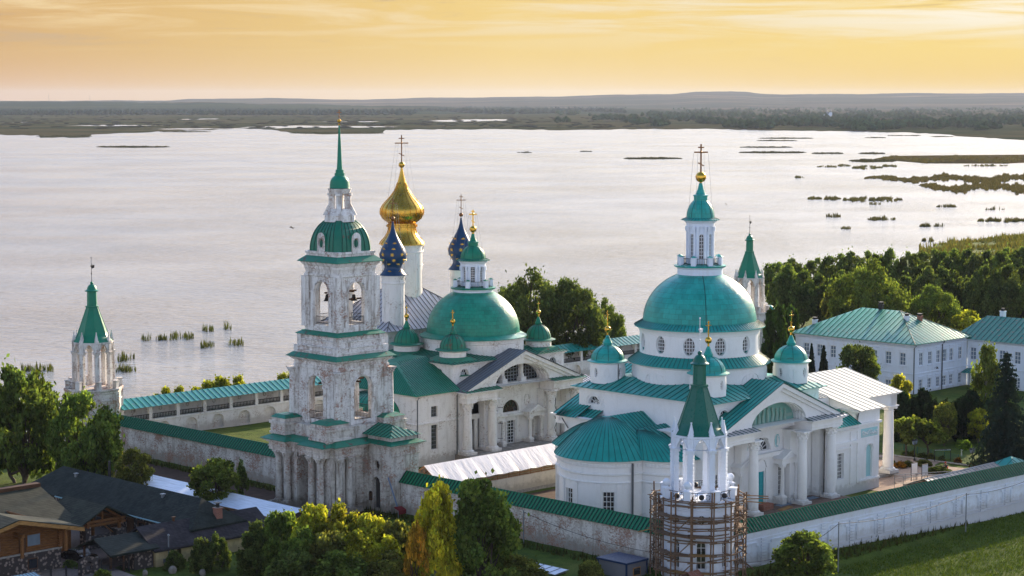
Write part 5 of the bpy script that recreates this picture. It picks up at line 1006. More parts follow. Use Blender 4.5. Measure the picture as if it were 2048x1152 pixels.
# ================================================================== CURTAIN WALLS
def wall_run(a0,b0,a1,b1,zb0,zb1,ze,label,mat,roofm,seamm,side,decor,sp=.55,hw=.9,rise=1.25,name='monastery_wall'):
    P,Q=ab(a0,b0),ab(a1,b1); d=(Q-P); l=d.length; ang=math.atan2(d.y,d.x); root=thing(name,P,ang,label,'wall','walls round the monastery')
    m=MB(); zb=lambda u: zb0+(zb1-zb0)*u/l; t=hw
    m.add([(0,-t,zb0-1.5),(l,-t,zb1-1.5),(l,-t,ze),(0,-t,ze),(0,t,-2),(l,t,-2),(l,t,ze),(0,t,ze)],[(0,1,2,3),(5,4,7,6),(1,5,6,2),(4,0,3,7)])
    # mouldings follow the outer face (side = sign of local y)
    def strip(za,zb_,o,fol=False,u0=0,u1=l):
        y0,y1=side*t,side*(t+o); A0,A1=((zb(u0),zb(u1)) if fol else (0,0)); v=[(u0,y0,za+A0),(u1,y0,za+A1),(u1,y1,za+A1),(u0,y1,za+A0),(u0,y0,zb_+A0),(u1,y0,zb_+A1),(u1,y1,zb_+A1),(u0,y1,zb_+A0)]; m.add(v,[(3,2,1,0),(4,5,6,7),(0,1,5,4),(1,2,6,5),(2,3,7,6),(3,0,4,7)])
    strip(ze-.55,ze-.4,.10); strip(ze-.4,ze-.02,.16); strip(-1.4,.75,.14,True); strip(.75,.85,.2,True); strip(ze-.95,ze-.85,.06)
    n=max(1,int(l/decor)); 
    for i in range(n+1):
        u=min(max(l*i/n,.45),l-.45)
        if True:
            y0,y1=sorted((side*t,side*(t+.13)))
            z_=zb(u)+.85
            while z_<ze-1.0: m.box(u-.42,u+.42,y0,y1,z_,z_+.26); z_+=.34
    for i in range(n):
        u0,u1=l*i/n+.85,l*(i+1)/n-.85; z0_,z1_=zb((u0+u1)/2)+1.15,ze-1.3; y=side*(t+.04)
        if u1-u0>1.2 and z1_-z0_>.5:
            q=.35; pts=[(u0,y,z0_),(u1,y,z0_),(u1,y,z1_-q),(u1-q,y,z1_-q),(u1-q,y,z1_),(u0+q,y,z1_),(u0+q,y,z1_-q),(u0,y,z1_-q)]
            for k_ in range(8): m.tube([pts[k_-1],pts[k_]],.10,4)
            m.box((u0+u1)/2-.06,(u0+u1)/2+.06,side*t-.02,side*t+.02,z1_+.5,z1_+.9)
    m.build('wall_face',mat,root); r=MB(); hr=ze+rise; e=t+.35
    for s in (-1,1): r.roof([(0,s*e,ze),(l,s*e,ze),(l,0,hr),(0,0,hr)],0,1,sp,.12,.08)
    r.tube([(0,0,hr),(l,0,hr)],.07,6); 
    r.poly([(0,-e,ze),(0,e,ze),(0,0,hr)]); r.poly([(l,-e,ze),(l,e,ze),(l,0,hr)]); r.poly([(0,-e,ze-.02),(l,-e,ze-.02),(l,e,ze-.02),(0,e,ze-.02)]); r.build('wall_roof',[roofm,seamm],root); return root
wall_run(161,244.3,161,198.8,.3,.9,3.75,'peeling white wall with exposed brick, running from the lakeside tower to the bell tower',WHB,WALLG,WALLS,1,4.9)
wall_run(161,179.2,161,137.0,.3,.0,3.75,'grubby brick-patched wall with green roof between bell tower and scaffolded tower',WHB,WALLG,WALLS,1,4.6)
wall_run(165.0,132.6,250,127.6,-1.0,-.2,3.75,'long clean white wall, tinted blue like shade, with ribbed green roof above the grass slope, lower right',WHS,paint('wall_roof_faded',(.008,.125,.065),.8,.35,spec=.1),WALLS,-1,5.0,.5,.9,1.2)
def lake_wall():
    root=thing('gallery_wall',ab(164.6,247.2),Q45,'lakeside wall with covered gallery, pillars and worn teal roof','wall','walls round the monastery'); l=144
    m=MB(); hs=[hole('arch',2.5+5.*i+.0,2.3,.2,2.1,1.0) for i in range(28)]; m.wall(fY(-1.6,-1),0,l,-.6,2.85,hs,.45); 
    for h in hs: pane(fY(-1.6,-1),h,.44,m)
    m.box(0,l,.7,1.4,-2,5.0); m.box(0,l,-1.6,.7,2.6,2.84); m.loop([(0,-1.6),(l,-1.6)],[(0,2.5),(.08,2.55),(.08,2.85),(0,2.87)],closed=False); m.build('wall_face',WHC,root)
    for i in range(30): p=MB(); p.cbox(.3+4.93*i,-1.35,2.85,4.85,.55,.5); p.build('pillar',WHC,root)
    d=MB()
    for i in range(29):
        for k_ in (.33,.67): x=.3+4.93*(i+k_); d.tube([(x+.26*cos(t),.66,3.95+.26*sin(t)) for t in [2*PI*j/10 for j in range(11)]],.05,4)
    d.build('wall_rosette',STONEB,root); r=MB()
    for z in (2.95,3.55): r.box(0,l,-1.5,-1.42,z,z+.08)
    for i in range(int(l/.28)): r.box(i*.28,i*.28+.1,-1.5,-1.44,2.95,3.6)
    r.build('railing',IRON,root); f=MB(); f.roof([(0,-2.15,4.8),(l,-2.15,4.8),(l,.3,6.0),(0,.3,6.0)],0,1,1.0,.09,.08); f.roof([(0,2.0,4.9),(l,2.0,4.9),(l,.3,6.0),(0,.3,6.0)],0,1,1.0,.09,.08); f.poly([(0,-2.15,4.8),(0,2,4.9),(0,.3,6.)]); f.build('wall_roof',[AQUA,AQUAG],root)
lake_wall()
# ================================================================== TWO-STOREY BUILDING AND ITS WING
def monks_house():
    root=thing('monastery_building',ab(287.4,190.6,-1.0),Q45,'two-storey white building, tinted blue like shade, with patched green hip roof and drainpipes, behind the hedge at right','building'); mats=(WHS,)
    m=MB(); W,D,H=16.5,25,9.6; win=[]
    fa=fX(0,-1); fb=fY(0,-1)
    ha=[hole('rect',2.3+2.9*i,1.15,5.8,2.1) for i in range(8)]+[hole('rect',2.3+2.9*i,1.15,1.2,1.8) for i in range(8)]
    hb=[hole('rect',x,1.15,5.8,2.1) for x in (2.2,4.9,7.5,9.5,11.6,14.4)]+[hole('rect',x,1.15,1.6,1.7) for x in (2.2,4.9,7.5,9.5,11.6,14.4)]
    m.wall(fa,0,D,-.5,H,ha,.3); m.wall(fb,0,W,-.5,H,hb,.3); m.wall(fX(W,1),0,D,-.5,H,(),.3); m.wall(fY(D,1),0,W,-.5,H,(),.3)
    q=rect(0,W,0,D); m.loop(q,cornice_prof(H-.45,.4,.4)); m.loop(q,[(0,4.3),(.08,4.35),(.08,4.5),(0,4.55)]); m.loop(q,[(0,8.75),(.05,8.78),(.05,8.86),(0,8.9)])
    for fn,hs in ((fa,ha),(fb,hb)):
        for h in hs:
            uc,w_,z0_,hh,_=h['p']
            for (z_,o,ww) in ((z0_-.2,.14,w_+.4),(z0_+hh+.12,.10,w_+.35),(z0_+hh+.5,.15,w_+.6)):
                P=[fn(uc-ww/2,z_,0),fn(uc+ww/2,z_,0),fn(uc+ww/2,z_,-o),fn(uc-ww/2,z_,-o)]; m.add([(p[0],p[1],z_) for p in P]+[(p[0],p[1],z_+.12) for p in P],[(3,2,1,0),(4,5,6,7),(0,1,5,4),(1,2,6,5),(2,3,7,6),(3,0,4,7)])
    for i in range(90): m.box(-.3,-.1,i*.28,i*.28+.13,9.0,9.15)
    for i in range(59): m.box(i*.28,i*.28+.13,-.3,-.1,9.0,9.15)
    m.build('wall',WHS,root)
    for fn,hs in ((fa,ha),(fb,hb)):
        for h in hs: window(root,fn,h,.2,2,3,.07,glass=GLASSB)
    r=MB(); e=.75; z0_=H+.02; zr=14.1; c=rect(-e,W+e,-e,D+e); A=(8.2,8.4,zr); B=(8.2,16.6,zr)
    r.roof([(*c[0],z0_),(*c[3],z0_),B,A],0,1,1.0); r.roof([(*c[0],z0_),(*c[1],z0_),A],0,1,1.0); r.roof([(*c[1],z0_),(*c[2],z0_),B,A],0,1,1.); r.roof([(*c[2],z0_),(*c[3],z0_),B],0,1,1.)
    for p in (c[0],c[1]): r.tube([(*p,z0_+.03),A],.08,4,1)
    r.loop(c,[(0,z0_-.1),(0,z0_+.01)]); r.build('roof',[paint('roof_patched_green',(.035,.245,.175),.40,.45,.42,.1,rustcol=(.20,.145,.09)),TEALS],root)
    for (x,y,z,mt) in ((6.3,5.8,12.2,WHS),(9.6,5.3,12.0,BRICK),(14.0,12.,10.8,WHS),(3.,23.,10.5,WHS),(8.4,12.6,13.6,IRON)):
        k_=MB(); k_.cbox(x,y,z-.8,z+1.2,.7,.7,0); k_.cbox(x,y,z+1.2,z+1.35,.85,.85,0)
        for sx in (-1,1): k_.cbox(x+sx*.25,y,z+1.35,z+1.7,.08,.5,1)
        k_.cbox(x,y,z+1.7,z+1.76,.8,.8,1); k_.build('chimney',[mt,IRON],root)
    for (x,y) in ((-.15,-.15),(8.5,-.15)): d=MB(); d.tube([(x,y-.4,9.4),(x,y,8.9),(x,y,-.3)],.1,6); d.build('downpipe',DGREY,root)
    lp=MB(); lp.tube([(6.3,0,4.9),(6.3,-.6,5.3)],.03,4); lp.lathe(6.3,-.6,[(.25,4.9),(.08,5.2)],8); lp.build('wall_lamp',IRON,root)
    root2=thing('monastery_building',ab(303.9,190.6,-1.),Q45,'long wing of the two-storey building with rust-patched green roof, at the right edge','building')
    m=MB(); H=9.2; fa=fX(.1,-1); ha=[hole('rect',-u,1.15,5.6,2.1) for u in (1.2,4.2,7,10,13,16,19,22,25,28)]+[hole('rect',-u,1.15,1.4,1.8) for u in (4.2,7,10,13,16,19,22,25,28)]
    m.wall(fa,-30,0,-.5,H,ha,.3); m.wall(fY(-30,-1),.1,13,-.5,H,(),.3); m.wall(fX(13,1),-30,0,-.5,H,(),.3); m.loop([(.1,0),(.1,-30),(13,-30)],[(0,H-.45),(.4,H-.1),(.4,H),(0,H)],closed=False); m.loop([(.1,0),(.1,-30)],[(0,4.3),(.08,4.4),(.08,4.55),(0,4.6)],closed=False); m.build('wall',WHS,root2)
    for h in ha: window(root2,fa,h,.2,2,3,.07,glass=GLASSB)
    r=MB(); e=.7; z0_=H; c=rect(.1-e,13+e,-30-e,3); r.roof([(*c[3],z0_),(*c[0],z0_),(6.5,-24,12.8),(6.5,0,12.8)],0,1,1.); r.roof([(*c[2],z0_),(*c[1],z0_),(6.5,-24,12.8),(6.5,0,12.8)],0,1,1.); r.roof([(*c[0],z0_),(*c[1],z0_),(6.5,-24,12.8)],0,1,1.); r.roof([(*c[3],z0_),(*c[2],z0_),(6.5,0,12.8)],0,1,1.); r.build('roof',[paint('roof_rusty_green',(.02,.19,.13),.45,.4,.6,rustcol=(.20,.10,.06)),TEALS],root2)
    for (x,y) in ((7.5,-2.5),(7.5,-13)): k_=MB(); k_.cbox(x,y,11.6,13.6,.8,.8,0); k_.cbox(x,y,13.6,13.72,.95,.95,0); k_.cbox(x,y,13.72,14.2,.5,.5,1); k_.build('chimney',[WHS,IRON],root2)
    p=MB(); p.roof([(-2.2,-.2,3.4),(-2.2,-2.0,3.4),(.1,-2.0,4.0),(.1,-.2,4.0)],0,1,.6); p.tube([(-2.1,-1.9,-.3),(-2.1,-1.9,3.4)],.06,4,1); p.build('door_canopy',[TEAL,IRON],root2)
monks_house()
# ================================================================== GROUND, LAKE, FAR SHORE
def wab(x,y): return ((x+y)*R2,(y-x)*R2)
SHP=[(p.x,p.y) for p in (at(1525,655,-1),at(1545,610,-1),at(1600,588,-1),at(1700,560,-1),at(1780,535,-1),at(1850,500,-1),at(1875,489,-1),at(1960,483,-1),at(2100,470,-1),at(2300,462,-1))]
def shore_d(x,y):   # metres inland (+) from the lake shore
    a,b=wab(x,y)
    if a<318: return 251.5-b+1.2*sin(a*.13)+.8*sin(a*.31)
    for (x0,y0),(x1,y1) in zip(SHP[:-1],SHP[1:]):
        if x0<=x<=x1: return y0+(y1-y0)*(x-x0)/(x1-x0)+2*sin(x*.2)-y
    return 50. if x>SHP[0][0] else 251.5-b
def ground_z(x,y):
    a,b=wab(x,y); z=0.
    if b<128.8: z=-1.1-.13*min(128.8-b,30)+.25*sin(a*.06)
    elif b<131 : z=-1.1*(131-b)/2.2
    if a<160 and b>=128.8: z=min(z,-.10-.012*(160-a))
    d=shore_d(x,y)
    if d<4: z=min(z,-.2-(4-d)*.28)
    return max(z,-3.)
def grid_mesh(name,xs,ys,fz,mat):
    nx,ny=len(xs),len(ys); v=[(x,y,fz(x,y)) for y in ys for x in xs]; f=[(j*nx+i,j*nx+i+1,(j+1)*nx+i+1,(j+1)*nx+i) for j in range(ny-1) for i in range(nx-1)]
    me=bpy.data.meshes.new(name); me.from_pydata(v,[],f); me.materials.append(mat); me.polygons.foreach_set('use_smooth',[True]*len(f)); me.update(); o=bpy.data.objects.new(name,me); C.objects.link(o); return tag(o,kind='structure')
rg=random.Random(2)
grid_mesh('ground',np.arange(-190,420,2.2),np.arange(120,900,2.2),lambda x,y:ground_z(x,y)+.06*sin(x*1.3)*cos(y*.9),GRASS)
def sheet(name,pts,mat,kind='structure',th=None):
    m=MB(); P=[tuple(p) for p in pts]; tri=tessellate_polygon([[Vector((p[0],p[1],0)) for p in P]]); m.add(P,[tuple(t) for t in tri]); o=m.build(name,mat); return tag(o,kind=kind)
me=MB(); me.add([(*ab(-900,246)[:2],-1.0),(*ab(6000,246)[:2],-1.0),(9000,14000,-1.0),(-9000,14000,-1.0)],[(0,1,2,3)]); tag(me.build('lake_water',WATER),kind='structure')
def jag(pts,step=14,amp=.9,sd=1):
    r=random.Random(sd); out=[]
    for (x0,y0),(x1,y1) in zip(pts[:-1],pts[1:]):
        n=max(1,int(math.hypot(x1-x0,(y1-y0)*8)/step))
        for i in range(n): t=i/n; out.append((x0+(x1-x0)*t+r.uniform(-3,3),y0+(y1-y0)*t+r.uniform(-amp,amp)*(1 if i else .2)))
    out.append(pts[-1]); return out
coast=[(-500,266),(-100,269),(75,270),(80,275),(180,274.5),(182,269),(240,266),(330,262.5),(420,260),(470,256),(545,259),(590,266),(660,268),(765,265),(772,259.5),(850,258.5),(1000,258),(1130,260),(1280,258),(1400,257.5),(1560,261),(1700,262),(1850,266),(1950,274),(2048,280),(2250,284),(2700,288)]
cp=[at(x,y,-.7) for x,y in jag(coast)]; sheet('far_shore_land',cp+[Vector((9500,3200,-.7)),Vector((9500,26000,-.7)),Vector((-9500,26000,-.7)),Vector((-9500,3400,-.7))],MARSH)
for q in ([(850,241.5),(900,239.6),(960,238.6),(1015,238.4),(1013,241),(960,242.6),(900,243.6)],[(470,254.5),(540,252.5),(600,251),(690,252),(800,253.5),(690,255.5),(600,255),(540,257)],[(350,238),(440,237.2),(430,238.6),(360,239)],[(130,251),(220,249.8),(330,250.5),(230,252.2)],[(300,258),(380,256.6),(470,257.4),(370,259.3)],[(620,243.5),(760,242.6),(740,244)],[(0,245),(70,244.2),(60,245.6)]):
    sheet('pond_water',[at(x,y,-.45) for x,y in jag(q+[q[0]],10,.35,5)[:-1]],WATER)
def ridge(name,xs,prof,ynear,yfar,mat,seed,amp):
    r=random.Random(seed); ph=[r.uniform(0,6) for _ in range(6)]
    def top(px):
        for (x0,y0),(x1,y1) in zip(prof[:-1],prof[1:]):
            if x0<=px<=x1: t=(px-x0)/(x1-x0); t=t*t*(3-2*t); return y0+(y1-y0)*t
        return prof[-1][1] if px>prof[-1][0] else prof[0][1]
    rows=14; v=[]; n=len(xs)
    for j in range(rows+1):
        t=j/rows; Y_=ynear+(yfar-ynear)*t
        for px in xs:
            z=HC+(200-top(px)+amp*(.5*sin(px*.031+ph[0])+.3*sin(px*.083+ph[1])+.25*sin(px*.21+ph[2])+r.uniform(-.35,.35)))*yfar/F
            k=t*t*(3-2*t); zz=-.6+(z+.6)*k*(1+.05*sin(px*.02+t*9+ph[3]))
            v.append(((px-1024)/F*Y_,Y_,zz if t<1 else z))
    for px_i in range(n): X_,Y_,z=v[rows*n+px_i]; v.append((X_*1.05,Y_*1.05,-5))
    f=[(j*n+i,j*n+i+1,(j+1)*n+i+1,(j+1)*n+i) for j in range(rows+1) for i in range(n-1)]; me=bpy.data.meshes.new(name); me.from_pydata(v,[],f); me.materials.append(mat); me.polygons.foreach_set('use_smooth',[True]*len(f)); me.update(); o=bpy.data.objects.new(name,me); C.objects.link(o); tag(o,kind='structure')
ridge('far_hills',np.arange(-400,2500,12),[(-400,203),(330,201),(380,198),(520,196.5),(700,199),(900,195.5),(1100,193),(1340,188),(1400,183.5),(1480,184.5),(1530,189),(1700,188),(2048,186.5),(2500,186)],9800,15500,HILL,4,.5)
ridge('near_hills',np.arange(-400,1500,9),[(-400,203),(0,203.5),(150,203),(300,204.5),(420,205),(560,208),(800,212),(1000,215),(1500,219)],7200,9600,HILLB,8,.9)
# far woods: each one mass of crowns
def blobs(name,items,col,label):
    rr=random.Random(len(items)); m=MB(); n=7
    base=[]; 
    for (x,y,z,h,w) in items:
        o=len(m.v); ring=[]; lv=[(0.12,.25),(.3,.9),(.55,1.0),(.8,.66),(1.,.12)]; ph=rr.uniform(0,6)
        for q,r_ in lv:
            for i in range(n):
                a=2*PI*i/n+ph; k=w/2*r_*rr.uniform(.75,1.2); m.v.append((x+k*cos(a),y+k*sin(a),z+h*q*rr.uniform(.94,1.06)))
        for j in range(4):
            for i in range(n): m.f.append((o+j*n+i,o+j*n+(i+1)%n,o+(j+1)*n+(i+1)%n,o+(j+1)*n+i)); m.mi.append(0); m.sm.append(False)
        m.f.append(tuple(o+4*n+i for i in range(n))); m.mi.append(0); m.sm.append(False)
    o=m.build(name,FARL,recalc=False); o.color=(*col,1); tone(o.data,rr,n*5); tag(o,label,'wood',kind='stuff'); return o
def tone(me,rr,per):
    N_=len(me.vertices); at_=me.color_attributes.new('tone','FLOAT_COLOR','POINT'); arr=np.ones((N_,4)); k=(N_+per-1)//per
    rs=np.random.RandomState(rr.randint(0,9999)); t=rs.uniform(.65,1.35,k); w_=rs.uniform(.85,1.25,k); arr[:,0]=np.repeat(t*w_,per)[:N_]; arr[:,1]=np.repeat(t,per)[:N_]; arr[:,2]=np.repeat(t/w_,per)[:N_]; at_.data.foreach_set('color',arr.ravel())
it=[]
for _ in range(4200):
    px=rg.uniform(-250,1250); py=231.5-20*rg.random()**1.6 if rg.random()<.75 else 231-rg.random()*2.5
    if px>830: py=min(py,227+2*sin(px*.02)); 
    if rg.random()<.3+.5*sin(px*.013+py*.9)*.5+.3: p=at(px,py,-.7); it.append((p.x,p.y,-.7,rg.uniform(11,19),rg.uniform(12,22)))
blobs('far_wood',it,(.020,.044,.030),'hazy belt of woodland beyond the marsh across the lake')
it=[]
for _ in range(5200):
    px=rg.uniform(1110,2350); lo=214; hi=(244 if px<1250 else 252 if px<1450 else 257 if px<1700 else 260)+3*sin(px*.03); py=hi-(hi-lo)*rg.random()**1.25
    g=sin(px*.017+py*.23)+sin(px*.041-py*.31+1)+.7*sin(px*.11+py*.5)
    if g>-.35+(.9 if px<1300 else .15 if px<1500 else -.4): p=at(px,py,-.7); it.append((p.x,p.y,-.7,rg.uniform(8,16),rg.uniform(9,18)))
blobs('lakeside_wood',it,(.034,.068,.028),'scattered woodland and scrub on the far shore, right')
it=[]
for _ in range(700):
    px=rg.uniform(-150,1300); py=rg.uniform(233,258); 
    if rg.random()<.5: p=at(px,py,-.7); it.append((p.x,p.y,-.7,rg.uniform(1.5,3.5),rg.uniform(8,30)))
blobs('marsh_scrub',it,(.030,.030,.016),'low dark scrub dotting the far marsh')
for px,h in ((98,46),(180,40),(1958,38)):
    p=at(px,214,-.6); t=thing('radio_mast',(p.x,p.y,-.6),0,'thin radio mast on the skyline, '+('leftmost' if px==98 else 'second from the left' if px==180 else 'far right above the wood'),'mast','radio masts on the horizon'); m=MB()
    for s in range(3): a=2*PI*s/3; m.tube([(3.2*cos(a),3.2*sin(a),0),(.7*cos(a),.7*sin(a),h*2)],.35,4)
    for j in range(12): z=h*2*j/12; r_=3.2-2.5*j/12; m.loop(ngon(0,0,r_,3),[(0,z),(.25,z),(.25,z+.4),(0,z+.4)])
    m.tube([(0,0,h*2),(0,0,h*2.3)],.2,4); m.build('mast_lattice',DGREY,t)
p=at(1655,236,-.6); t=thing('church',(p.x,p.y,-.6),.6,'tiny white village church among trees on the far shore','church'); m=MB(); m.box(-9,9,-6,6,0,9); m.frus(rect(-9.5,9.5,-6.5,6.5),9,rect(-6,6,-.3,.3),12); m.box(9,15,-3,3,0,16); m.build('wall',WHS,t); m=MB(); m.lathe(0,0,[(3,11),(3,15),(3.4,15.2),(3.2,17.5),(1.6,19.5),(.3,21.5)],12); m.lathe(12,0,[(2.2,16),(2.2,18),(2.5,19.5),(.2,25)],10); m.build('dome',GREYM,t)
# reeds
def reeds(pts,hgt,label,width=.10,per=3,name='reed_bed',col=(.055,.052,.018),base=True,grp='reed beds standing in the lake'):
    rr=random.Random(int(pts[0][0]*10)%9999+len(pts)); m=MB(); cx=sum(p[0] for p in pts)/len(pts); cy=sum(p[1] for p in pts)/len(pts)
    for q_ in pts:
        x,y=q_[:2]; hk=q_[2] if len(q_)>2 else 1.
        for _ in range(per):
            a=rr.uniform(0,PI); h=hgt*hk*rr.uniform(.55,1.1); w_=width*rr.uniform(.7,1.3); dx,dy=w_*cos(a),w_*sin(a); lx,ly=rr.uniform(-.12,.12)*h,rr.uniform(-.12,.12)*h; X_,Y_=x-cx+rr.uniform(-1,1)*width*3,y-cy+rr.uniform(-1,1)*width*3
            m.v+=[(X_-dx,Y_-dy,-.1),(X_+dx,Y_+dy,-.1),(X_+dx*.9+lx*.5,Y_+dy*.9+ly*.5,h*.6),(X_-dx*.9+lx*.5,Y_-dy*.9+ly*.5,h*.6),(X_+lx,Y_+ly,h)]; o=len(m.v)-5
            m.f+=[(o,o+1,o+2,o+3),(o+3,o+2,o+4)]; m.mi+=[0,0]; m.sm+=[False,False]
    if len(pts)>150 and hgt<1.9:
        S=sorted(set((round(q[0]-cx,2),round(q[1]-cy,2)) for q in pts)); cr=lambda o,a,b:(a[0]-o[0])*(b[1]-o[1])-(a[1]-o[1])*(b[0]-o[0]); H_=[]
        for seq in (S,S[::-1]):
            h_=[]
            for q in seq:
                while len(h_)>1 and cr(h_[-2],h_[-1],q)<=0: h_.pop()
                h_.append(q)
            H_+=h_[:-1]
        m.poly([(a,b,.06) for a,b in H_])
    o=m.build(name,REEDM,loc=(cx,cy,-1.0),recalc=False); o.color=(*col,1); tone(o.data,rr,5); return tag(o,label,'reeds',grp)
isl=[(75,182,272,3,'low dark reed bar touching the far-left marsh'),(195,337,293,4,'long flat reed island alone on the left side of the lake'),(320,420,263,2.5,'thin reed strip before the far left shore'),(583,765,266,3,'flat reed island at the far shore beside the needle spire'),
(1250,1362,316,5,'isolated oval reed island left of the tallest cross'),(1037,1060,305,1.6,'speck-like reed clump in mid-lake, left of two'),(1160,1182,303,1.6,'speck-like reed clump in mid-lake, right of two'),(1520,1625,276,3,'far reed bar, uppermost of the stack right of the tallest cross'),(1515,1590,281,2.5,'far reed bar, second of the stack right of the tallest cross'),(1482,1582,294,3,'far reed bar, third of the stack right of the tallest cross'),(1480,1610,304,4.5,'far reed bar, thickest and lowest of the stack right of the tallest cross'),(1626,1684,306,4,'short lens-shaped reed bed right of the stacked bars'),
(1730,1770,275,2.2,'small far reed bed near the right far shore'),(1865,1905,273,2.2,'rightmost small reed bed near the far shore'),(1775,1840,271,2,'dashed reed strip near the right far shore'),(1720,1768,306,4.5,'reed bed at the left tip of the upper long bar'),(1700,1790,320,8,'flat reed bed just under the upper long bar'),(1635,1672,333,5,'small square reed bed, leftmost of its row'),(1675,1700,331,5,'loose reed tuft, second of its row'),(1705,1764,333,11,'dense reed bed, third of its row'),(1766,1793,331,8,'block of reeds at the right end of its row'),(1752,2500,314,19,'long upper reed bar reaching the right edge'),(1928,2015,331,4,'narrow reed bar between the two long bars, right'),(1730,2500,353,22,'broad brown reed bar reaching the right edge'),(1840,2500,368,30,'dark reed bar below the broad brown one'),(1590,1608,355,3,'tiny reed clump between cross and reed bars'),
(1616,1680,396,9,'ragged reed bed left of the double one'),(1686,1804,397,13,'ragged double reed bed in the middle right of the lake'),(1735,1762,408,4,'small clump under the ragged double bed'),(1645,1682,433,4,'sparse reed clump, left of two small ones'),(1735,1790,438,6,'sparse reed clump with pale stalks, right of two small ones'),(1683,1708,457,3.5,'lone short reed strip nearest the right dome'),(1873,1912,413,4,'short reed strip toward the right edge'),(1972,2008,419,3,'thin reed strip at the right edge'),(1955,2100,440,9,'tall clumped reeds at the right edge'),(1840,1890,452,4,'broken thin reeds above the right marsh'),(1845,1866,480,9,'round reed tuft at the marsh corner')]
for x0,x1,yc,th,lb in isl:
    n=int(min(6000 if x1==2500 else 1100,max(40,(x1-x0)*th*(1.5 if yc<330 else .55)))); P=[]
    for _ in range(n):
        t=rg.uniform(-1,1 if x1<2400 else -.05); k=math.sqrt(max(0,1-t*t))**.6; px=(x0+x1)/2+t*(x1-x0)/2; py=yc+rg.uniform(-.5,.5)*th*k*.75*(.62+.25*sin(px*.11+yc)+.2*sin(px*.31)+.15*sin(px*.73))+th*.25+(.14*th*sin(px*.045+yc) if x1==2500 else 0)
        if sin(px*.35+yc)+sin(px*.13+py*.5)+rg.uniform(-1.,1.)<(-9 if x1==2500 else -1.25 if yc<330 else -.45): continue
        p=at(px,py,-1.); P.append((p.x,p.y,(.25+.75*k*(.75+.25*sin(px*.21+yc)*sin(px*.07)))*rg.uniform(.55,1.25)))
    s=F/at(min(1990,(x0+x1)/2),yc,-1).y; w_=max(.09,(1.1 if yc<330 else .7)/s*.9); reeds(P,1.9 if yc>330 else 1.4,lb,width=w_,per=3 if yc>330 else 2,col=(.095,.078,.036) if x1==2500 else (.085,.078,.03) if yc>330 else (.045,.042,.022))
for x0,x1,yc,th,lb in [(283,300,680,8,'small reed tuft left of the reed row in front of the bell tower'),(312,334,680,3,'thin pale reeds between two tufts, left'),(340,388,676,12,'widest leafy reed clump on the near lake, left of the bell tower'),(405,428,661,7,'small dark reed tuft, upper left of a pair'),(448,463,657,8,'narrow dark reed tuft nearest the bell tower'),(397,428,694,9,'loose reed tuft below the upper pair'),(456,486,689,9,'dense dark block of reeds left of the bell tower'),(235,268,720,10,'reed clump just right of the lakeside corner tower'),(233,272,742,8,'leaning reeds at the foot of the lakeside corner tower'),(70,106,741,11,'upright reeds left of the lakeside corner tower'),(44,70,742,5,'thin stalks at the left edge of the lake')]:
    P=[]; 
    for _ in range(int((x1-x0)*1.3)):
        t=rg.uniform(-1,1); px=(x0+x1)/2+t*(x1-x0)/2; py=yc+rg.uniform(-.4,.4)*th; p=at(px,py,-1.); P.append((p.x,p.y,rg.uniform(.3,.8)+.45*abs(sin(px*.45+yc))))
    reeds(P,1.5,lb,width=.06,per=3,col=(.085,.095,.032))
P=[]
for _ in range(7000):
    a=rg.uniform(375,600); 
    px=rg.uniform(1840,2150); py=rg.uniform(472,520)-(px-1850)*.02; g=sin(px*.06)+sin(py*.4+px*.02)+.6*sin(px*.17)
    if py<482+ (1990-px)*.11+rg.uniform(-3,3) or g+rg.uniform(-.7,.7)<-.7: continue
    p=at(px,py,-1.); P.append((p.x,p.y,.55+.3*(g+1.5)/2+rg.uniform(-.1,.5)))
tag(reeds(P,2.2,'thick mixed reed marsh behind the wood at the right edge',width=.22,per=3,name='reed_marsh',col=(.15,.14,.045)),kind='stuff')
P=[]
for _ in range(1500): a=rg.uniform(170,300); b=250.5+rg.uniform(-.5,3.5); p=ab(a,b); P.append((p.x,p.y)) if sin(a*.21)+sin(a*.083+1)>.3 else None
tag(reeds(P,2.0,'strip of shore reeds behind the gallery wall',width=.06,per=3,name='shore_reeds',col=(.10,.12,.035)),kind='stuff')
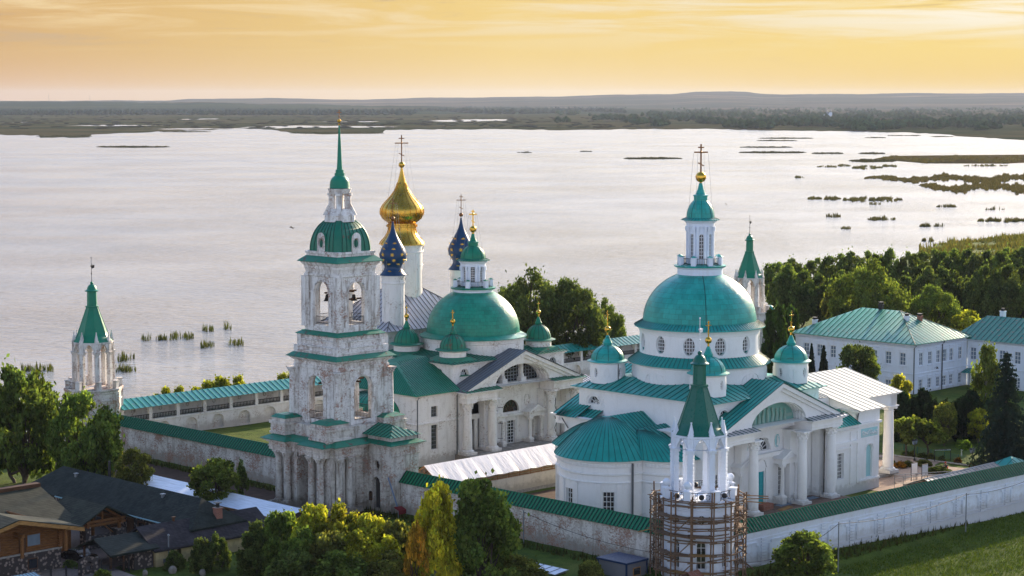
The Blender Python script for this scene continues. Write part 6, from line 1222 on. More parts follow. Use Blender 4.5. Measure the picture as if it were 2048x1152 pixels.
# ================================================================== TREES
def leafmesh(name,kind,seed,n,ls):
    rs=np.random.RandomState(seed); C_=[];Rr=[]
    def add(c,r): C_.append(c); Rr.append(r)
    if kind in('round','willow','bush','open','slim'):
        K={'round':70,'willow':120,'bush':80,'open':22,'slim':44}[kind]
        while len(C_)<K:
            d=rs.normal(size=3); d/=np.linalg.norm(d); q=rs.uniform(.35 if kind in('open','slim') else .62,1)**.5
            if kind=='round': c=np.array([d[0]*.40*q,d[1]*.40*q,.58+d[2]*.36*q]); r=rs.uniform(.06,.125)
            elif kind=='willow': c=np.array([d[0]*.42*q,d[1]*.42*q,.55+d[2]*.40*q]); c[2]+=.04*sin(c[0]*14+seed)+.04*cos(c[1]*12); r=rs.uniform(.055,.10)
            elif kind=='bush': c=np.array([d[0]*.42*q,d[1]*.42*q,abs(d[2])*.82*q+.08]); r=rs.uniform(.06,.13)
            elif kind=='open': c=np.array([d[0]*.40*q,d[1]*.40*q,.64+d[2]*.26*q]); r=rs.uniform(.07,.13)
            else: c=np.array([d[0]*.36*q,d[1]*.36*q,.52+d[2]*.44*q]); k=1-.55*abs(c[2]-.42)/.5; c[:2]*=k; r=rs.uniform(.07,.13)
            add(c,r)
    elif kind=='column':
        for i in range(40): z=.06+.88*rs.rand(); k=(1-((z-.35)/.7)**2)*.30; a=rs.rand()*6.28; add(np.array([k*cos(a),k*sin(a),z]),.10)
    if kind=='spruce':
        P=[];D=[];T=[]
        L_=26
        for i in range(L_):
            z=.06+.92*(i/L_)**.95; R_=.5*(1-z)**.85+.02; nb=int(9+22*(1-z))
            for j in range(nb):
                a=rs.rand()*6.28; R1=R_*rs.uniform(.72,1.1); tn=rs.uniform(.7,1.3); m_=int(8+34*(1-z))
                for k in range(m_):
                    q=(k+rs.rand())/m_; rr_=R1*q; P.append([rr_*cos(a)+rs.normal()*.012,rr_*sin(a)+rs.normal()*.012,z-.10*q*q*(1-z)-.01+rs.normal()*.006]); T.append(tn)
        P=np.array(P);T=np.array(T); N_=len(P); dirs=rs.normal(size=(N_,3)); dirs[:,2]*=.6
    else:
        C_=np.array(C_);Rr=np.array(Rr); idx=rs.choice(len(C_),n,p=Rr**2/np.sum(Rr**2)); d=rs.normal(size=(n,3)); d/=np.linalg.norm(d,axis=1)[:,None]; rad=Rr[idx]*rs.uniform(.25,1.12,n)**.5
        P=C_[idx]+d*rad[:,None]*np.array([1,1,.85 if kind!='willow' else .95]); tn=rs.uniform(.6,1.4,len(C_)); T=tn[idx]*rs.uniform(.55,1.5,n); dirs=rs.normal(size=(n,3)); N_=n
        if kind=='willow': dirs[:,2]-=1.4
        stray=rs.rand(n)<.14; P[stray]+=rs.normal(size=(stray.sum(),3))*.04
        P[:,2]=np.maximum(P[:,2],.02)
    dirs/=np.linalg.norm(dirs,axis=1)[:,None]; up=rs.normal(size=(N_,3)); s=np.cross(dirs,up); s/=np.linalg.norm(s,axis=1)[:,None]; l=ls*1.35*rs.uniform(.6,1.5,N_); wd=l*(.42 if kind!='willow' else .28)
    if kind=='spruce': wd=l*.30
    A=P-dirs*l[:,None]*.5; B=P+s*wd[:,None]; Cc=P+dirs*l[:,None]*.5; Dd=P-s*wd[:,None]; V=np.stack([A,B,Cc,Dd],1).reshape(-1,3)
    me=bpy.data.meshes.new(name); me.vertices.add(4*N_); me.vertices.foreach_set('co',V.ravel()); me.loops.add(4*N_); me.loops.foreach_set('vertex_index',np.arange(4*N_)); me.polygons.add(N_); me.polygons.foreach_set('loop_start',np.arange(0,4*N_,4)); me.polygons.foreach_set('loop_total',np.full(N_,4)); me.update(); me.validate()
    at_=me.color_attributes.new('tone','FLOAT_COLOR','POINT'); w_=rs.uniform(.9,1.15,N_); arr=np.stack([T*w_,T,T/w_,np.ones(N_)],1); at_.data.foreach_set('color',np.repeat(arr,4,0).ravel()); me.materials.append(NEEDLE if kind in('spruce','column') else LEAF); return me,(C_ if kind!='spruce' else None)
def trunkmesh(name,kind,seed,cl,mat):
    r=random.Random(seed); m=MB(); tr={'round':.030,'willow':.035,'bush':.018,'open':.03,'slim':.018,'column':.015,'spruce':.018}[kind]
    if kind in('spruce','column'): m.tube([(0,0,-.02),(0,0,.5),(0,0,.97)],tr,8,r2=.003)
    else:
        f=.28 if kind not in('bush','willow') else .10
        stems=1 if kind in('round','open','slim') else 4
        for s in range(stems):
            ox,oy=(0,0) if stems==1 else (r.uniform(-.06,.06),r.uniform(-.06,.06)); top=(ox*2+r.uniform(-.02,.02),oy*2+r.uniform(-.02,.02),f)
            m.tube([(ox,oy,-.03),(ox*1.3,oy*1.3,f*.5),top],tr*(1 if stems==1 else .6),7,r2=tr*(.7 if stems==1 else .45))
            for i in range(s,min(len(cl),26),stems):
                c=cl[i]; mid=(top[0]*.6+c[0]*.4+r.uniform(-.02,.02),top[1]*.6+c[1]*.4+r.uniform(-.02,.02),f*.45+c[2]*.55); m.tube([top,mid,tuple(c)],tr*.42,5,r2=.003)
    me_=m.build(name,mat); d=me_.data; bpy.data.objects.remove(me_); return d
LIB={}
def lib(kind,v,n,ls,mat=BARK):
    k=(kind,v)
    if k not in LIB:
        cm,cl=leafmesh('crown_'+kind,kind,v*17+len(kind),n,ls); LIB[k]=(cm,trunkmesh('trunk_'+kind,kind,v+3,cl,mat))
    return LIB[k]
def tree(kind,px,pb,pt,wpx,col,label,name='broadleaf_tree',cat='tree',grp=None,z=0.,n=9000,ls=.042,mat=BARK,v=None,rz=None):
    p=at(px,pb,z); s=F/(p.y*cos(PITCH)+(HC-z)*sin(PITCH)); h=(pb-pt)/s; w_=wpx/s/.98; v=rg.randint(0,2) if v is None else v
    cm,tm=lib(kind,v,n,ls,mat); gz=ground_z(p.x,p.y) if z>-.9 else z
    t=thing(name,(p.x,p.y,z),rg.uniform(0,6.28) if rz is None else rz,label,cat,grp); t.scale=(w_,w_,h)
    for nm,me_ in (('trunk',tm),('crown',cm)):
        o=bpy.data.objects.new(nm,me_); C.objects.link(o); o.parent=t; 
        if nm=='crown': k=rg.uniform(.9,1.12); o.color=(col[0]*k,col[1]*k*rg.uniform(.96,1.05),col[2]*k,1)
    return t
DG=(.098,.128,.040); MG=(.125,.165,.042); YG=(.29,.28,.036); BG=(.15,.185,.045); OL=(.16,.16,.045); YE=(.26,.20,.025); OR=(.40,.18,.02)
tree('willow',45,972,743,185,MG,'tall loose willow with bare trunks at the left edge','willow_tree',n=15000,ls=.034,v=0,z=-.8)
tree('willow',168,985,782,165,MG,'spreading willow in front of the lakeside corner tower','willow_tree',n=15000,ls=.034,v=1,z=-.8)
tree('willow',-25,970,760,150,DG,'dark willow cut off by the left edge','willow_tree',n=15000,ls=.034,v=2,z=-.8)
tree('willow',212,965,868,75,OL,'small willow leaning against the brick-worn wall, left','willow_tree',n=15000,ls=.034,v=1)
tree('round',267,1000,898,86,OL,'small grey-green round willow before the west wall','willow_tree',n=8000,ls=.036,v=0)
tree('round',430,1030,915,112,BG,'bright green bushy tree between long white canopy and west wall','broadleaf_tree',n=8000,ls=.036,v=1)
tree('slim',484,1010,920,34,DG,'thin dark sapling beside the bell tower','sapling',n=2500,ls=.05,v=0)
for i,(px,pb,pt,w_,c,lb) in enumerate([(512,1150,1040,84,DG,'dark thicket tree left of the yellow-green thicket'),(566,1150,1004,96,MG,'thicket tree in front of the bell tower, leftmost of the green ones'),(628,1162,996,112,YG,'bright yellow-green thicket tree below the gate arch'),(690,1165,1000,112,YG,'yellow-green thicket tree below the corner columns of the bell tower'),(738,1172,1010,100,YG,'yellow-green thicket tree below the small gate door'),(792,1172,1030,96,OL,'olive thicket tree beside the orange maple'),(600,1185,1050,110,MG,'mid-green bush filling the thicket under its leftmost trees'),(655,1185,1046,110,OL,'olive bush filling the thicket under the gate arch'),(716,1185,1050,110,YG,'yellowish bush filling the thicket under the small gate door'),(770,1188,1066,100,YG,'yellowish bush filling the thicket left of the orange maple'),(585,1195,1088,120,DG,'low dark bush at the bottom of the thicket, left'),(680,1198,1095,140,MG,'low mid-green bush at the bottom of the thicket, middle'),(775,1198,1100,120,OL,'low olive bush at the bottom of the thicket, right')]):
    tree('bush',px,pb,pt,w_,c,lb,'thicket_tree',n=12000,ls=.038,v=i%3,z=-.6,grp='trees of the thicket below the bell tower')
tree('bush',874,1190,946,108,(.44,.39,.035),'slender yellow-green birch right of the thicket','birch_tree',n=14000,ls=.034,mat=BIRCH,v=11,z=-.6)
tree('bush',834,1200,1034,60,(.46,.27,.035),'orange autumn maple beside the yellow-green birch','maple_tree',n=5200,ls=.05,v=12,z=-.6)
tree('bush',962,1185,942,178,MG,'big dark green tree overlapping the wall roof, bottom centre','broadleaf_tree',n=22000,ls=.026,v=9,z=-.6)
tree('bush',1040,1180,1105,115,OL,'olive bush at the bottom edge right of the big tree','bush',cat='bush',n=12000,ls=.038,v=0,z=-.6)
tree('bush',1182,1170,1115,62,OL,'small grey-green shrub left of the blue cabin','bush',cat='bush',n=12000,ls=.038,v=1,z=-.6)
tree('round',1610,1185,1064,138,MG,'rounded tree standing before the long white wall','broadleaf_tree',n=12000,ls=.032,v=4,z=-2.2)
for px,pb,pt,w_,lb in ((402,1145,1070,52,'dark shrub against the cream house, left of two'),(437,1142,1064,52,'dark shrub against the cream house, right of two'),(350,1140,1098,48,'low shrub at the corner of the cream house'),(525,1135,1052,70,'dark shrub at the right end of the cream house'),(560,1150,1085,80,'low shadowy bush below the cream house')):
    tree('bush',px,pb,pt,w_,DG,lb,'shrub',cat='shrub',n=12000,ls=.038,z=-.6)
G1='willows behind the gallery wall'
for px,pb,pt,w_,c,lb in ((1072,752,550,172,DG,'broad dark willow right behind the middle church, the largest of its group'),(1010,745,586,105,MG,'willow on the left flank of the group behind the middle church'),(1143,752,568,150,DG,'dark willow on the right of the group behind the middle church'),(1212,738,606,84,MG,'loose sunlit willow at the right end of the group behind the middle church')):
    tree('willow',px,pb,pt,w_,c,lb,'willow_tree',grp=G1,n=28000,ls=.023,z=-.7,v=5+(px%2))
# the wood behind the two-storey building
G2='trees of the wood along the right shore'
for i in range(15):
    px=1550+i*38+rg.uniform(-8,8); tree('willow',px,604+rg.uniform(-4,6),(520 if px<1640 else 502)+rg.uniform(-6,8),70+rg.uniform(-8,14),(.125,.155,.045) if i%3 else MG,'crown in the back row of the dark wood along the right shore','wood_tree',grp=G2,n=15000,ls=.034,z=-.5)
for i in range(14):
    px=1565+i*40+rg.uniform(-10,10); tree('willow',px,655+rg.uniform(-8,8),548+rg.uniform(-12,10),84+rg.uniform(-8,12),(.115,.145,.045),'crown in the front row of the dark wood along the right shore','wood_tree',grp='front row of the wood along the right shore',n=15000,ls=.034,z=-.3)
tree('willow',1735,705,530,165,BG,'large sunlit light-green willow above the hip roof','willow_tree',n=28000,ls=.023,v=5)
tree('willow',1868,705,578,128,BG,'second light-green willow above the hip roof, smaller','willow_tree',n=28000,ls=.023,v=6)
tree('round',1935,715,622,80,YG,'yellow-green tree between the two green roofs','broadleaf_tree',v=0,n=8000,ls=.036)
tree('round',1668,690,575,60,OL,'brownish-green tree left of the large light willow','broadleaf_tree',v=1,n=8000,ls=.036)
tree('column',1548,760,608,66,(.055,.095,.02),'broad green column tree right of the big dome','poplar_tree',n=9000,ls=.06,v=0)
tree('column',1580,745,612,50,(.05,.085,.02),'second green column tree behind the small right cupola','poplar_tree',n=9000,ls=.06,v=1)
tree('round',1716,808,684,92,DG,'dark maple in front of the two-storey building','maple_tree',n=17000,ls=.027,v=3)
for px,pb,pt,w_,lb in ((1622,782,682,26,'slim dark conifer, left of two by the white building'),(1646,790,686,34,'slim dark conifer, right of two by the white building')): tree('spruce',px,pb,pt,w_,(.022,.035,.022),lb,'conifer_tree',n=1,ls=.05,v=0)
tree('round',1797,862,750,62,YG,'autumn-yellow tree at the corner of the two-storey building','broadleaf_tree',v=0,n=8000,ls=.036)
tree('slim',1970,872,686,86,BG,'light airy birch in front of the building wing','birch_tree',n=9000,ls=.030,mat=BIRCH,v=1)
tree('spruce',2008,955,692,150,(.020,.034,.030),'huge dark blue-green spruce by the right edge','spruce_tree',n=1,ls=.026,v=1)
tree('spruce',2085,945,735,140,(.020,.032,.028),'spruce cut off by the right edge','spruce_tree',n=1,ls=.026,v=2)
for i,px in enumerate(range(1790,1985,19)):
    tree('column',px+rg.uniform(-4,4),880+rg.uniform(-8,6),782+rg.uniform(-8,22),44+rg.uniform(-6,10),(.022,.038,.018),'dark thuja standing in the close row below the two-storey building','thuja_tree',grp='row of thujas below the building',n=9000,ls=.06)
for i,px in enumerate(range(1800,1960,32)): tree('bush',px+rg.uniform(-6,6),862,795+rg.uniform(-8,14),52,DG,'dark bush behind the thuja row','bush',cat='bush',grp='bushes behind the thuja row',n=12000,ls=.038)
tree('round',1888,892,802,62,OL,'rusty-leaved young tree before the thuja row','broadleaf_tree',v=1,n=8000,ls=.036); tree('round',1957,888,818,54,YG,'yellow-green young tree at the foot of the spruce','broadleaf_tree',v=0,n=8000,ls=.036)
tree('open',1812,915,828,84,BG,'gnarled apple tree on the lawn, left of two','apple_tree',n=3600,ls=.055,v=0); tree('open',1856,912,838,86,BG,'gnarled apple tree on the lawn, right of two','apple_tree',n=3600,ls=.055,v=1)
tree('open',1923,912,877,42,(.12,.19,.03),'young round-headed tree with a white stem','sapling',n=3600,ls=.055,mat=WHP,v=7)
for px,py,w_,c,lb in ((1800,930,26,OR,'reddish clipped shrub on the gravel edge, second from the porch column'),(1816,928,20,OL,'small shrub beside the left lamp post'),(1848,926,32,OL,'rounded brownish shrub behind the white boards'),(1786,928,14,OL,'round shrub nearest the porch column'),(1878,940,50,DG,'long low hedge shrub beside the crouching person'),(1812,908,18,DG,'dark low shrub in the bed, leftmost'),(1825,908,14,OL,'olive low shrub in the bed beside the lamp'),(1845,912,22,DG,'dark spreading shrub in the bed'),(1862,913,16,OL,'leafy shrub left of the picture board'),(1884,918,16,DG,'shrub beneath the picture board'),(1916,922,16,(.12,.06,.02),'reddish shrub right of the picture board'),(1948,930,20,(.11,.06,.03),'brownish shrub at the right lamp post')):
    tree('bush',px,py+6,py-8,w_*1.05,(c[0]*.8,c[1]*.8,c[2]*.8),lb,'shrub',cat='shrub',grp='low shrubs round the lawn',n=2600,ls=.09,v=8)
for px,w_,h in ((318,34,20),(355,26,14),(402,42,26),(440,44,36),(470,32,28),(560,30,16),(580,24,12)):
    a,b=0,253; r_=(px-1024)/F; a=b*(1+r_)/(1-r_); p=ab(a,b); q=thing('shore_bush',(p.x,p.y,-.8),rg.uniform(0,6),None,'bush','bushes on the shore behind the gallery wall'); q['label']='green bush on the lake shore showing above the gallery wall roof'; sc_=F/p.y; q.scale=(w_*2.3/sc_,w_*2.0/sc_,6.3+h*.04)
    cm,tm=lib('bush',0,12000,.038)
    for nm,me_ in (('trunk',tm),('crown',cm)): o=bpy.data.objects.new(nm,me_); C.objects.link(o); o.parent=q; o.color=(*YG,1)
# weeds along the foot of the walls
P=[]
for _ in range(2600):
    a,b=(160-rg.uniform(1.1,3.0),rg.uniform(137,244)) if rg.random()<.55 else (rg.uniform(165,240),130.3-rg.uniform(.0,1.6)-.0)
    p=ab(a,b); P.append((p.x,p.y))
m=MB()
for (x,y) in P:
    z=ground_z(x,y); h=rg.uniform(.25,.9); a=rg.uniform(0,3.1); dx,dy=.12*cos(a),.12*sin(a); m.v+=[(x-dx,y-dy,z),(x+dx,y+dy,z),(x+rg.uniform(-.2,.2),y+rg.uniform(-.2,.2),z+h)]; k=len(m.v); m.f.append((k-3,k-2,k-1)); m.mi.append(0); m.sm.append(False)
o=m.build('wall_weeds',REEDM,recalc=False); o.color=(.07,.075,.025,1); tone(o.data,rg,3); tag(o,'dry weeds along the foot of the walls','weeds',kind='stuff')
m=MB()
for _ in range(42000):
    px=rg.uniform(1480,2060); py=rg.uniform(1035,1160)
    if py<1150-(px-1500)*.27: continue
    p=at(px,py,-2.3); z=ground_z(p.x,p.y); a=rg.uniform(0,3.1); h=rg.uniform(.10,.30); dx,dy=.05*cos(a),.05*sin(a); x,y=p.x,p.y; m.v+=[(x-dx,y-dy,z),(x+dx,y+dy,z),(x+rg.uniform(-.1,.1),y+rg.uniform(-.1,.1),z+h)]; k=len(m.v); m.f.append((k-3,k-2,k-1)); m.mi.append(0); m.sm.append(False)
o=m.build('slope_grass',REEDM,recalc=False); o.color=(.085,.125,.018,1); tone(o.data,rg,3); tag(o,'rough mown grass on the slope below the long wall','grass',kind='stuff')
# ================================================================== PATHS AND SMALL THINGS
def absheet(name,pts,z,mat): return sheet(name,[(*ab(a,b)[:2],z) for a,b in pts],mat)
sheet('gravel_path',[at(x,y,.06) for x,y in ((1700,975),(1700,925),(1745,916),(1780,919),(1830,925),(1870,930),(1925,936),(1990,944),(2060,952),(2060,966),(1960,958),(1900,962),(1850,976),(1780,985))],GRAVEL)
sheet('gravel_path',[at(x,y,.064) for x,y in ((1745,912),(1760,909),(1800,913),(1850,919),(1880,925),(1868,930),(1830,925),(1780,919))],GRAVEL)
absheet('courtyard_path',[(164,176),(190,176),(190,171),(164,171)],.10,EARTH)
k=MB(); 
kb=thing('path_kerb',(0,0,0),0,'pale kerb edging the lawn beside the gravel path','kerb'); k.tube([(p.x,p.y,.14) for p in [at(x,y,.1) for x,y in ((1740,904),(1780,910),(1860,921),(1943,932),(2060,946))]],.12,6); k.build('kerb_stone',CONC,kb)
# tunnel-like shelter of white sheeting between the churches
t=thing('covered_walkway',ab(164.9,180.3),Q45,'long white sheeting roof on a timber frame over a pale wall, between the two churches','shelter'); L_=30.
m=MB(); 
for s in (-1,1):
    n=30; 
    for i in range(n):
        u0,u1=L_*i/n,L_*(i+1)/n; d=.05*sin(i*2.1); e=.05*sin((i+1)*2.1); m.add([(u0,s*2.95,2.95+d),(u1,s*2.95,2.95+e),(u1,0,5.0),(u0,0,5.0)],[(0,1,2,3)])
m.build('sheeting_roof',TARP,t); f=MB()
for i in range(16):
    u=.1+i*(L_-.2)/15
    for s in (-1,1): f.tube([(u,s*2.8,2.2),(u,s*2.8,2.92)],.06,4); f.tube([(u,s*2.9,2.90),(u,0,4.93)],.06,4)
for s in (-1,1):
    for z in (2.3,2.62,2.9): f.box(0,L_,s*2.8-.05,s*2.8+.05,z,z+.10)
for y in (-1.9,-.95,0,.95,1.9): f.tube([(.0,y,2.5),(.0,y,4.95-abs(y)*.68)],.06,4)
f.box(-.05,.05,-2.8,2.8,2.6,2.75); f.box(-.05,.05,-1.6,1.6,3.6,3.72); f.build('timber_frame',TIMB,t)
w_=MB(); w_.box(0,L_,-2.9,-2.6,-.2,2.25); w_.box(0,L_,2.6,2.9,-.2,2.25); w_.build('low_wall',white('pale_wall',(.72,.66,.55),(.45,.40,.32),.35,0,.3),t); w_=MB(); w_.box(-.05,L_,-3.0,-2.9,-.2,.45); w_.build('wall_base',CONC,t)
# two roofed huts behind the right wall
x0,y0=ab_at(1862,953,3.6); t=thing('wooden_hut',ab(207.5,137.6),Q45,'brown board hut with pale sheet roof just behind the long right wall','hut'); m=MB(); m.box(0,15,-4.2,0,0,2.7); m.poly([(0,-4.2,2.7),(0,0,2.7),(0,-2.1,3.5)]); m.poly([(15,-4.2,2.7),(15,0,2.7),(15,-2.1,3.5)]); m.build('wall',BROWNF,t)
r=MB(); r.roof([(-.5,-4.9,2.55),(15.5,-4.9,2.55),(15.5,-2.1,3.65),(-.5,-2.1,3.65)],0,1,.9); r.roof([(-.5,.8,2.5),(15.5,.8,2.5),(15.5,-2.1,3.65),(-.5,-2.1,3.65)],0,1,.9); r.tube([(-.5,-2.1,3.68),(15.5,-2.1,3.68)],.09,5,1); r.tube([(-.5,-4.9,2.6),(-.5,-2.1,3.7)],.06,4); r.build('roof',[paint('roof_dull_sheet',(.27,.25,.22),.5,.4,.3,.3),GREYM],t)
t=thing('wooden_hut',ab(225.5,134.2),Q45,'small hut with green pyramid roof behind the long right wall, at the edge','hut'); m=MB(); m.box(-2.4,4.6,-1.5,3.5,0,2.4); m.build('wall',BROWNF,t); r=MB(); c=rect(-3,5.2,-2.1,4.1)
for i in range(4): r.roof([(*c[i],2.35),(*c[(i+1)%4],2.35),(1.1,1,4.1)],0,1,.6)
r.build('roof',[TEAL,TEALS],t)
# bridge-like ramp with railing
t=thing('wooden_ramp',ab(214.5,143.5,.0),Q45+R(-12),'grey wooden ramp with low railings beside the porch','ramp'); m=MB(); m.add([(0,0,.9),(13,0,.15),(13,1.6,.15),(0,1.6,.9),(0,0,.75),(13,0,0),(13,1.6,0),(0,1.6,.75)],[(0,1,2,3),(4,5,1,0),(7,6,2,3)]); m.build('deck',DECK,t); m=MB()
for y in (0,1.6):
    m.tube([(0,y,1.9),(13,y,1.15)],.04,4); m.tube([(0,y,1.45),(13,y,.7)],.03,4)
    for i in range(8): u=13*i/7; m.tube([(u,y,.9-.75*i/7-.9),(u,y,1.9-.75*i/7)],.04,4)
m.build('railing',GREYM,t)
# boards
def board(px,pb,pt,wp,label,mat,pic=False,rz=Q45,legs=.9):
    p=at(px,pb,.1); s=F/(p.y*cos(PITCH)+HC*sin(PITCH)); h=(pb-pt)/s; w_=wp/s/.75; t=thing('notice_board',(p.x,p.y,.1),rz,label,'notice board'); m=MB(); m.box(-w_/2,w_/2,-.05,.05,legs,h); m.build('panel',mat,t); m=MB()
    for s_ in (-1,1): m.box(s_*w_/2-.04,s_*w_/2+.04,-.04,.04,0,h)
    m.box(-w_/2,w_/2,-.07,.07,h,h+.06); m.build('frame',IRON,t)
    if pic:
        H=h-legs; rr=random.Random(4); bl=[(-.95,-.4,.55,.95,(.55,.50,.42)),(-.35,.1,.55,.95,(.30,.25,.22)),(.15,.5,.45,.95,(.12,.08,.08)),(.55,.95,.6,.95,(.75,.75,.72)),(-.95,-.3,.08,.48,(.16,.30,.14)),(-.25,.25,.05,.35,(.12,.38,.52)),(.3,.95,.08,.45,(.22,.42,.55)),(-.95,.95,.0,.12,(.10,.38,.58)),(-.15,.05,.42,.55,(.65,.55,.4))]
        for i,(a0,a1,b0,b1,c_) in enumerate(bl): m=MB(); m.box(a0*w_/2,a1*w_/2,-.062-.002*i,-.05,legs+b0*H,legs+b1*H); m.build('picture',paint('print_%d'%i,c_,.5,.4),t)
    return t
board(1828,962,926,15,'upright blank white board, left of the pair by the path',WHP); board(1849,965,929,15,'upright blank white board, right of the pair by the path',WHP); board(1885,922,899,25,'wide picture board on two posts at the lawn edge',WHP,True,legs=1.5,rz=R(10)); board(2038,922,911,8,'small white sign by the spruce at the right edge',WHP,legs=.6)
# lamp posts
def lamp(px,pb,pt,label):
    p=at(px,pb,0); s=F/(p.y*cos(PITCH)+HC*sin(PITCH)); h=(pb-pt)/s; t=thing('street_lamp',(p.x,p.y,0),Q45,label,'street lamp','lamp posts by the lawn'); m=MB(); m.lathe(0,0,[(.16,0),(.16,.3),(.07,.4),(.06,h-.8),(.1,h-.75)],10); m.tube([(-.35,0,h-.85),(.35,0,h-.85)],.04,5); m.build('post',IRON,t)
    for x in (-.33,.33): g=MB(); g.frus(ngon(x,0,.12,6),h-.8,ngon(x,0,.2,6),h-.35); gl=g.build('lantern_glass',GLASSB,t); c=MB(); c.frus(ngon(x,0,.25,6),h-.35,ngon(x,0,.03,6),h-.1); c.build('cap',IRON,gl)
lamp(1829,922,876,'black twin-lantern lamp post left of the picture board'); lamp(1944,936,893,'black twin-lantern lamp post right of the picture board')
# low green mesh fence on the lawn
A_,B_=at(1782,897,0),at(1945,928,0); t=thing('lawn_fence',A_,math.atan2(B_.y-A_.y,B_.x-A_.x),'low green wire fence along the flower bed','fence'); l=(B_-A_).length; n=int(l/2.2)
for i in range(n+1): p=MB(); p.cbox(l*i/n,0,-.1,1.0,.08,.08); p.build('fence_post',TEALS,t)
m=MB()
for z in [.15+.13*k for k in range(7)]: m.tube([(0,0,z),(l,0,z)],.018,3)
for i in range(int(l/.3)): m.tube([(i*.3,0,.1),(i*.3,0,.95)],.014,3)
m.build('mesh',paint('fence_green',(.02,.13,.06),.6),t)
# crouching person
def skin(name,nodes,edges,mat,parent,sub=1):
    me_=bpy.data.meshes.new(name); me_.from_pydata([n[:3] for n in nodes],edges,[]); o=bpy.data.objects.new(name,me_); C.objects.link(o); o.parent=parent; md=o.modifiers.new('s','SKIN'); 
    for v,n in zip(me_.skin_vertices[0].data,nodes): v.radius=(n[3],n[3])
    me_.skin_vertices[0].data[0].use_root=True; su=o.modifiers.new('b','SUBSURF'); su.levels=su.render_levels=sub; me_.materials.append(mat); return o
SKN=paint('skin',(.45,.25,.17),.6,.1); NAVY=paint('navy_cloth',(.02,.03,.08),.8,.3); REDC=paint('red_cloth',(.45,.03,.02),.8,.3); HIV=paint('orange_cloth',(.60,.10,.02),.8,.2)
p=at(1893,941,.05); t=thing('person',(p.x,p.y,.1),R(150),'person in red cap and navy jacket crouching to work by the hedge','person')
nodes=[(0,0,.42,.15),(0,.12,.62,.15),(0,.30,.82,.15),(0,.38,.92,.07),(0,.46,1.0,.085),(0,.50,1.10,.10),(.11,-.02,.40,.095),(.16,.34,.50,.075),(.15,.16,.12,.055),(.15,.28,.05,.04),(-.11,-.02,.40,.095),(-.16,.34,.50,.075),(-.15,.16,.12,.055),(-.15,.28,.05,.04),(.17,.30,.80,.06),(.22,.48,.60,.045),(.16,.62,.42,.036),(.14,.68,.36,.035),(-.17,.30,.80,.06),(-.22,.48,.60,.045),(-.16,.62,.42,.036),(-.14,.68,.36,.035)]
ed=[(0,1),(1,2),(2,3),(3,4),(4,5),(0,6),(6,7),(7,8),(8,9),(0,10),(10,11),(11,12),(12,13),(2,14),(14,15),(15,16),(16,17),(2,18),(18,19),(19,20),(20,21)]
skin('body',nodes,ed,SKN,t,2); skin('jacket',[(0,.02,.50,.17),(0,.12,.62,.175),(0,.30,.82,.165),(.18,.30,.80,.075),(.23,.48,.60,.062),(.17,.60,.45,.05),(-.18,.30,.80,.075),(-.23,.48,.60,.062),(-.17,.60,.45,.05)],[(0,1),(1,2),(2,3),(3,4),(4,5),(2,6),(6,7),(7,8)],NAVY,t,2)
skin('trousers',[(0,-.02,.42,.17),(.12,-.02,.41,.11),(.17,.35,.51,.09),(.155,.17,.16,.07),(-.12,-.02,.41,.11),(-.17,.35,.51,.09),(-.155,.17,.16,.07)],[(0,1),(1,2),(2,3),(0,4),(4,5),(5,6)],HIV,t,2)
m=MB(); m.lathe(0,.52,[(.125,1.10),(.12,1.18),(.07,1.24),(.01,1.25)],14); m.box(-.07,.07,.60,.74,1.10,1.12); m.build('cap',REDC,t)
# utility poles and cables in front of the walls
def pole(a,b,z,h,label): t=thing('utility_pole',ab(a,b,z),0,label,'pole','thin metal poles carrying the cable'); m=MB(); m.tube([(0,0,-.3),(0,0,h)],.075,8,r2=.06); m.tube([(0,0,h-.3),(.3,.1,h-.25)],.03,4); m.build('shaft',GREYM,t); return ab(a,b,z+h-.2)
for (px,pt,pb,lb,zz) in ((1676,1040,1150,'thin grey pole in front of the long wall, nearer of two',-1.9),(1931,983,1074,'thin grey pole in front of the long wall, farther of two',-1.9),(1047,1018,1090,'thin grey pole before the brick-patched wall',-.2)):
    p=at(px,pb,zz); a_,b_=wab(p.x,p.y); s=F/p.y; globals()['pl%d'%px]=pole(a_,b_,zz,(pb-pt)/s,lb)
def cable(p,q,sag,label,n=20,r=.03):
    m=MB(); m.tube([tuple(p.lerp(q,i/n)-Vector((0,0,sag*4*(i/n)*(1-i/n)))) for i in range(n+1)],r,4)
    tag(m.build('cable',IRON),label,'cable','cables strung along the walls')
cable(pl1676,pl1931,.7,'sagging black cable between the two poles of the long wall'); cable(pl1676,ab(162,128.5,1.9),1.2,'cable from the nearer pole to the scaffolded tower'); cable(pl1931,at(2100,940,5),.6,'cable leaving the farther pole to the right edge'); cable(pl1047,ab(157.5,133,2.6),.8,'cable from the left pole to the scaffolded tower')
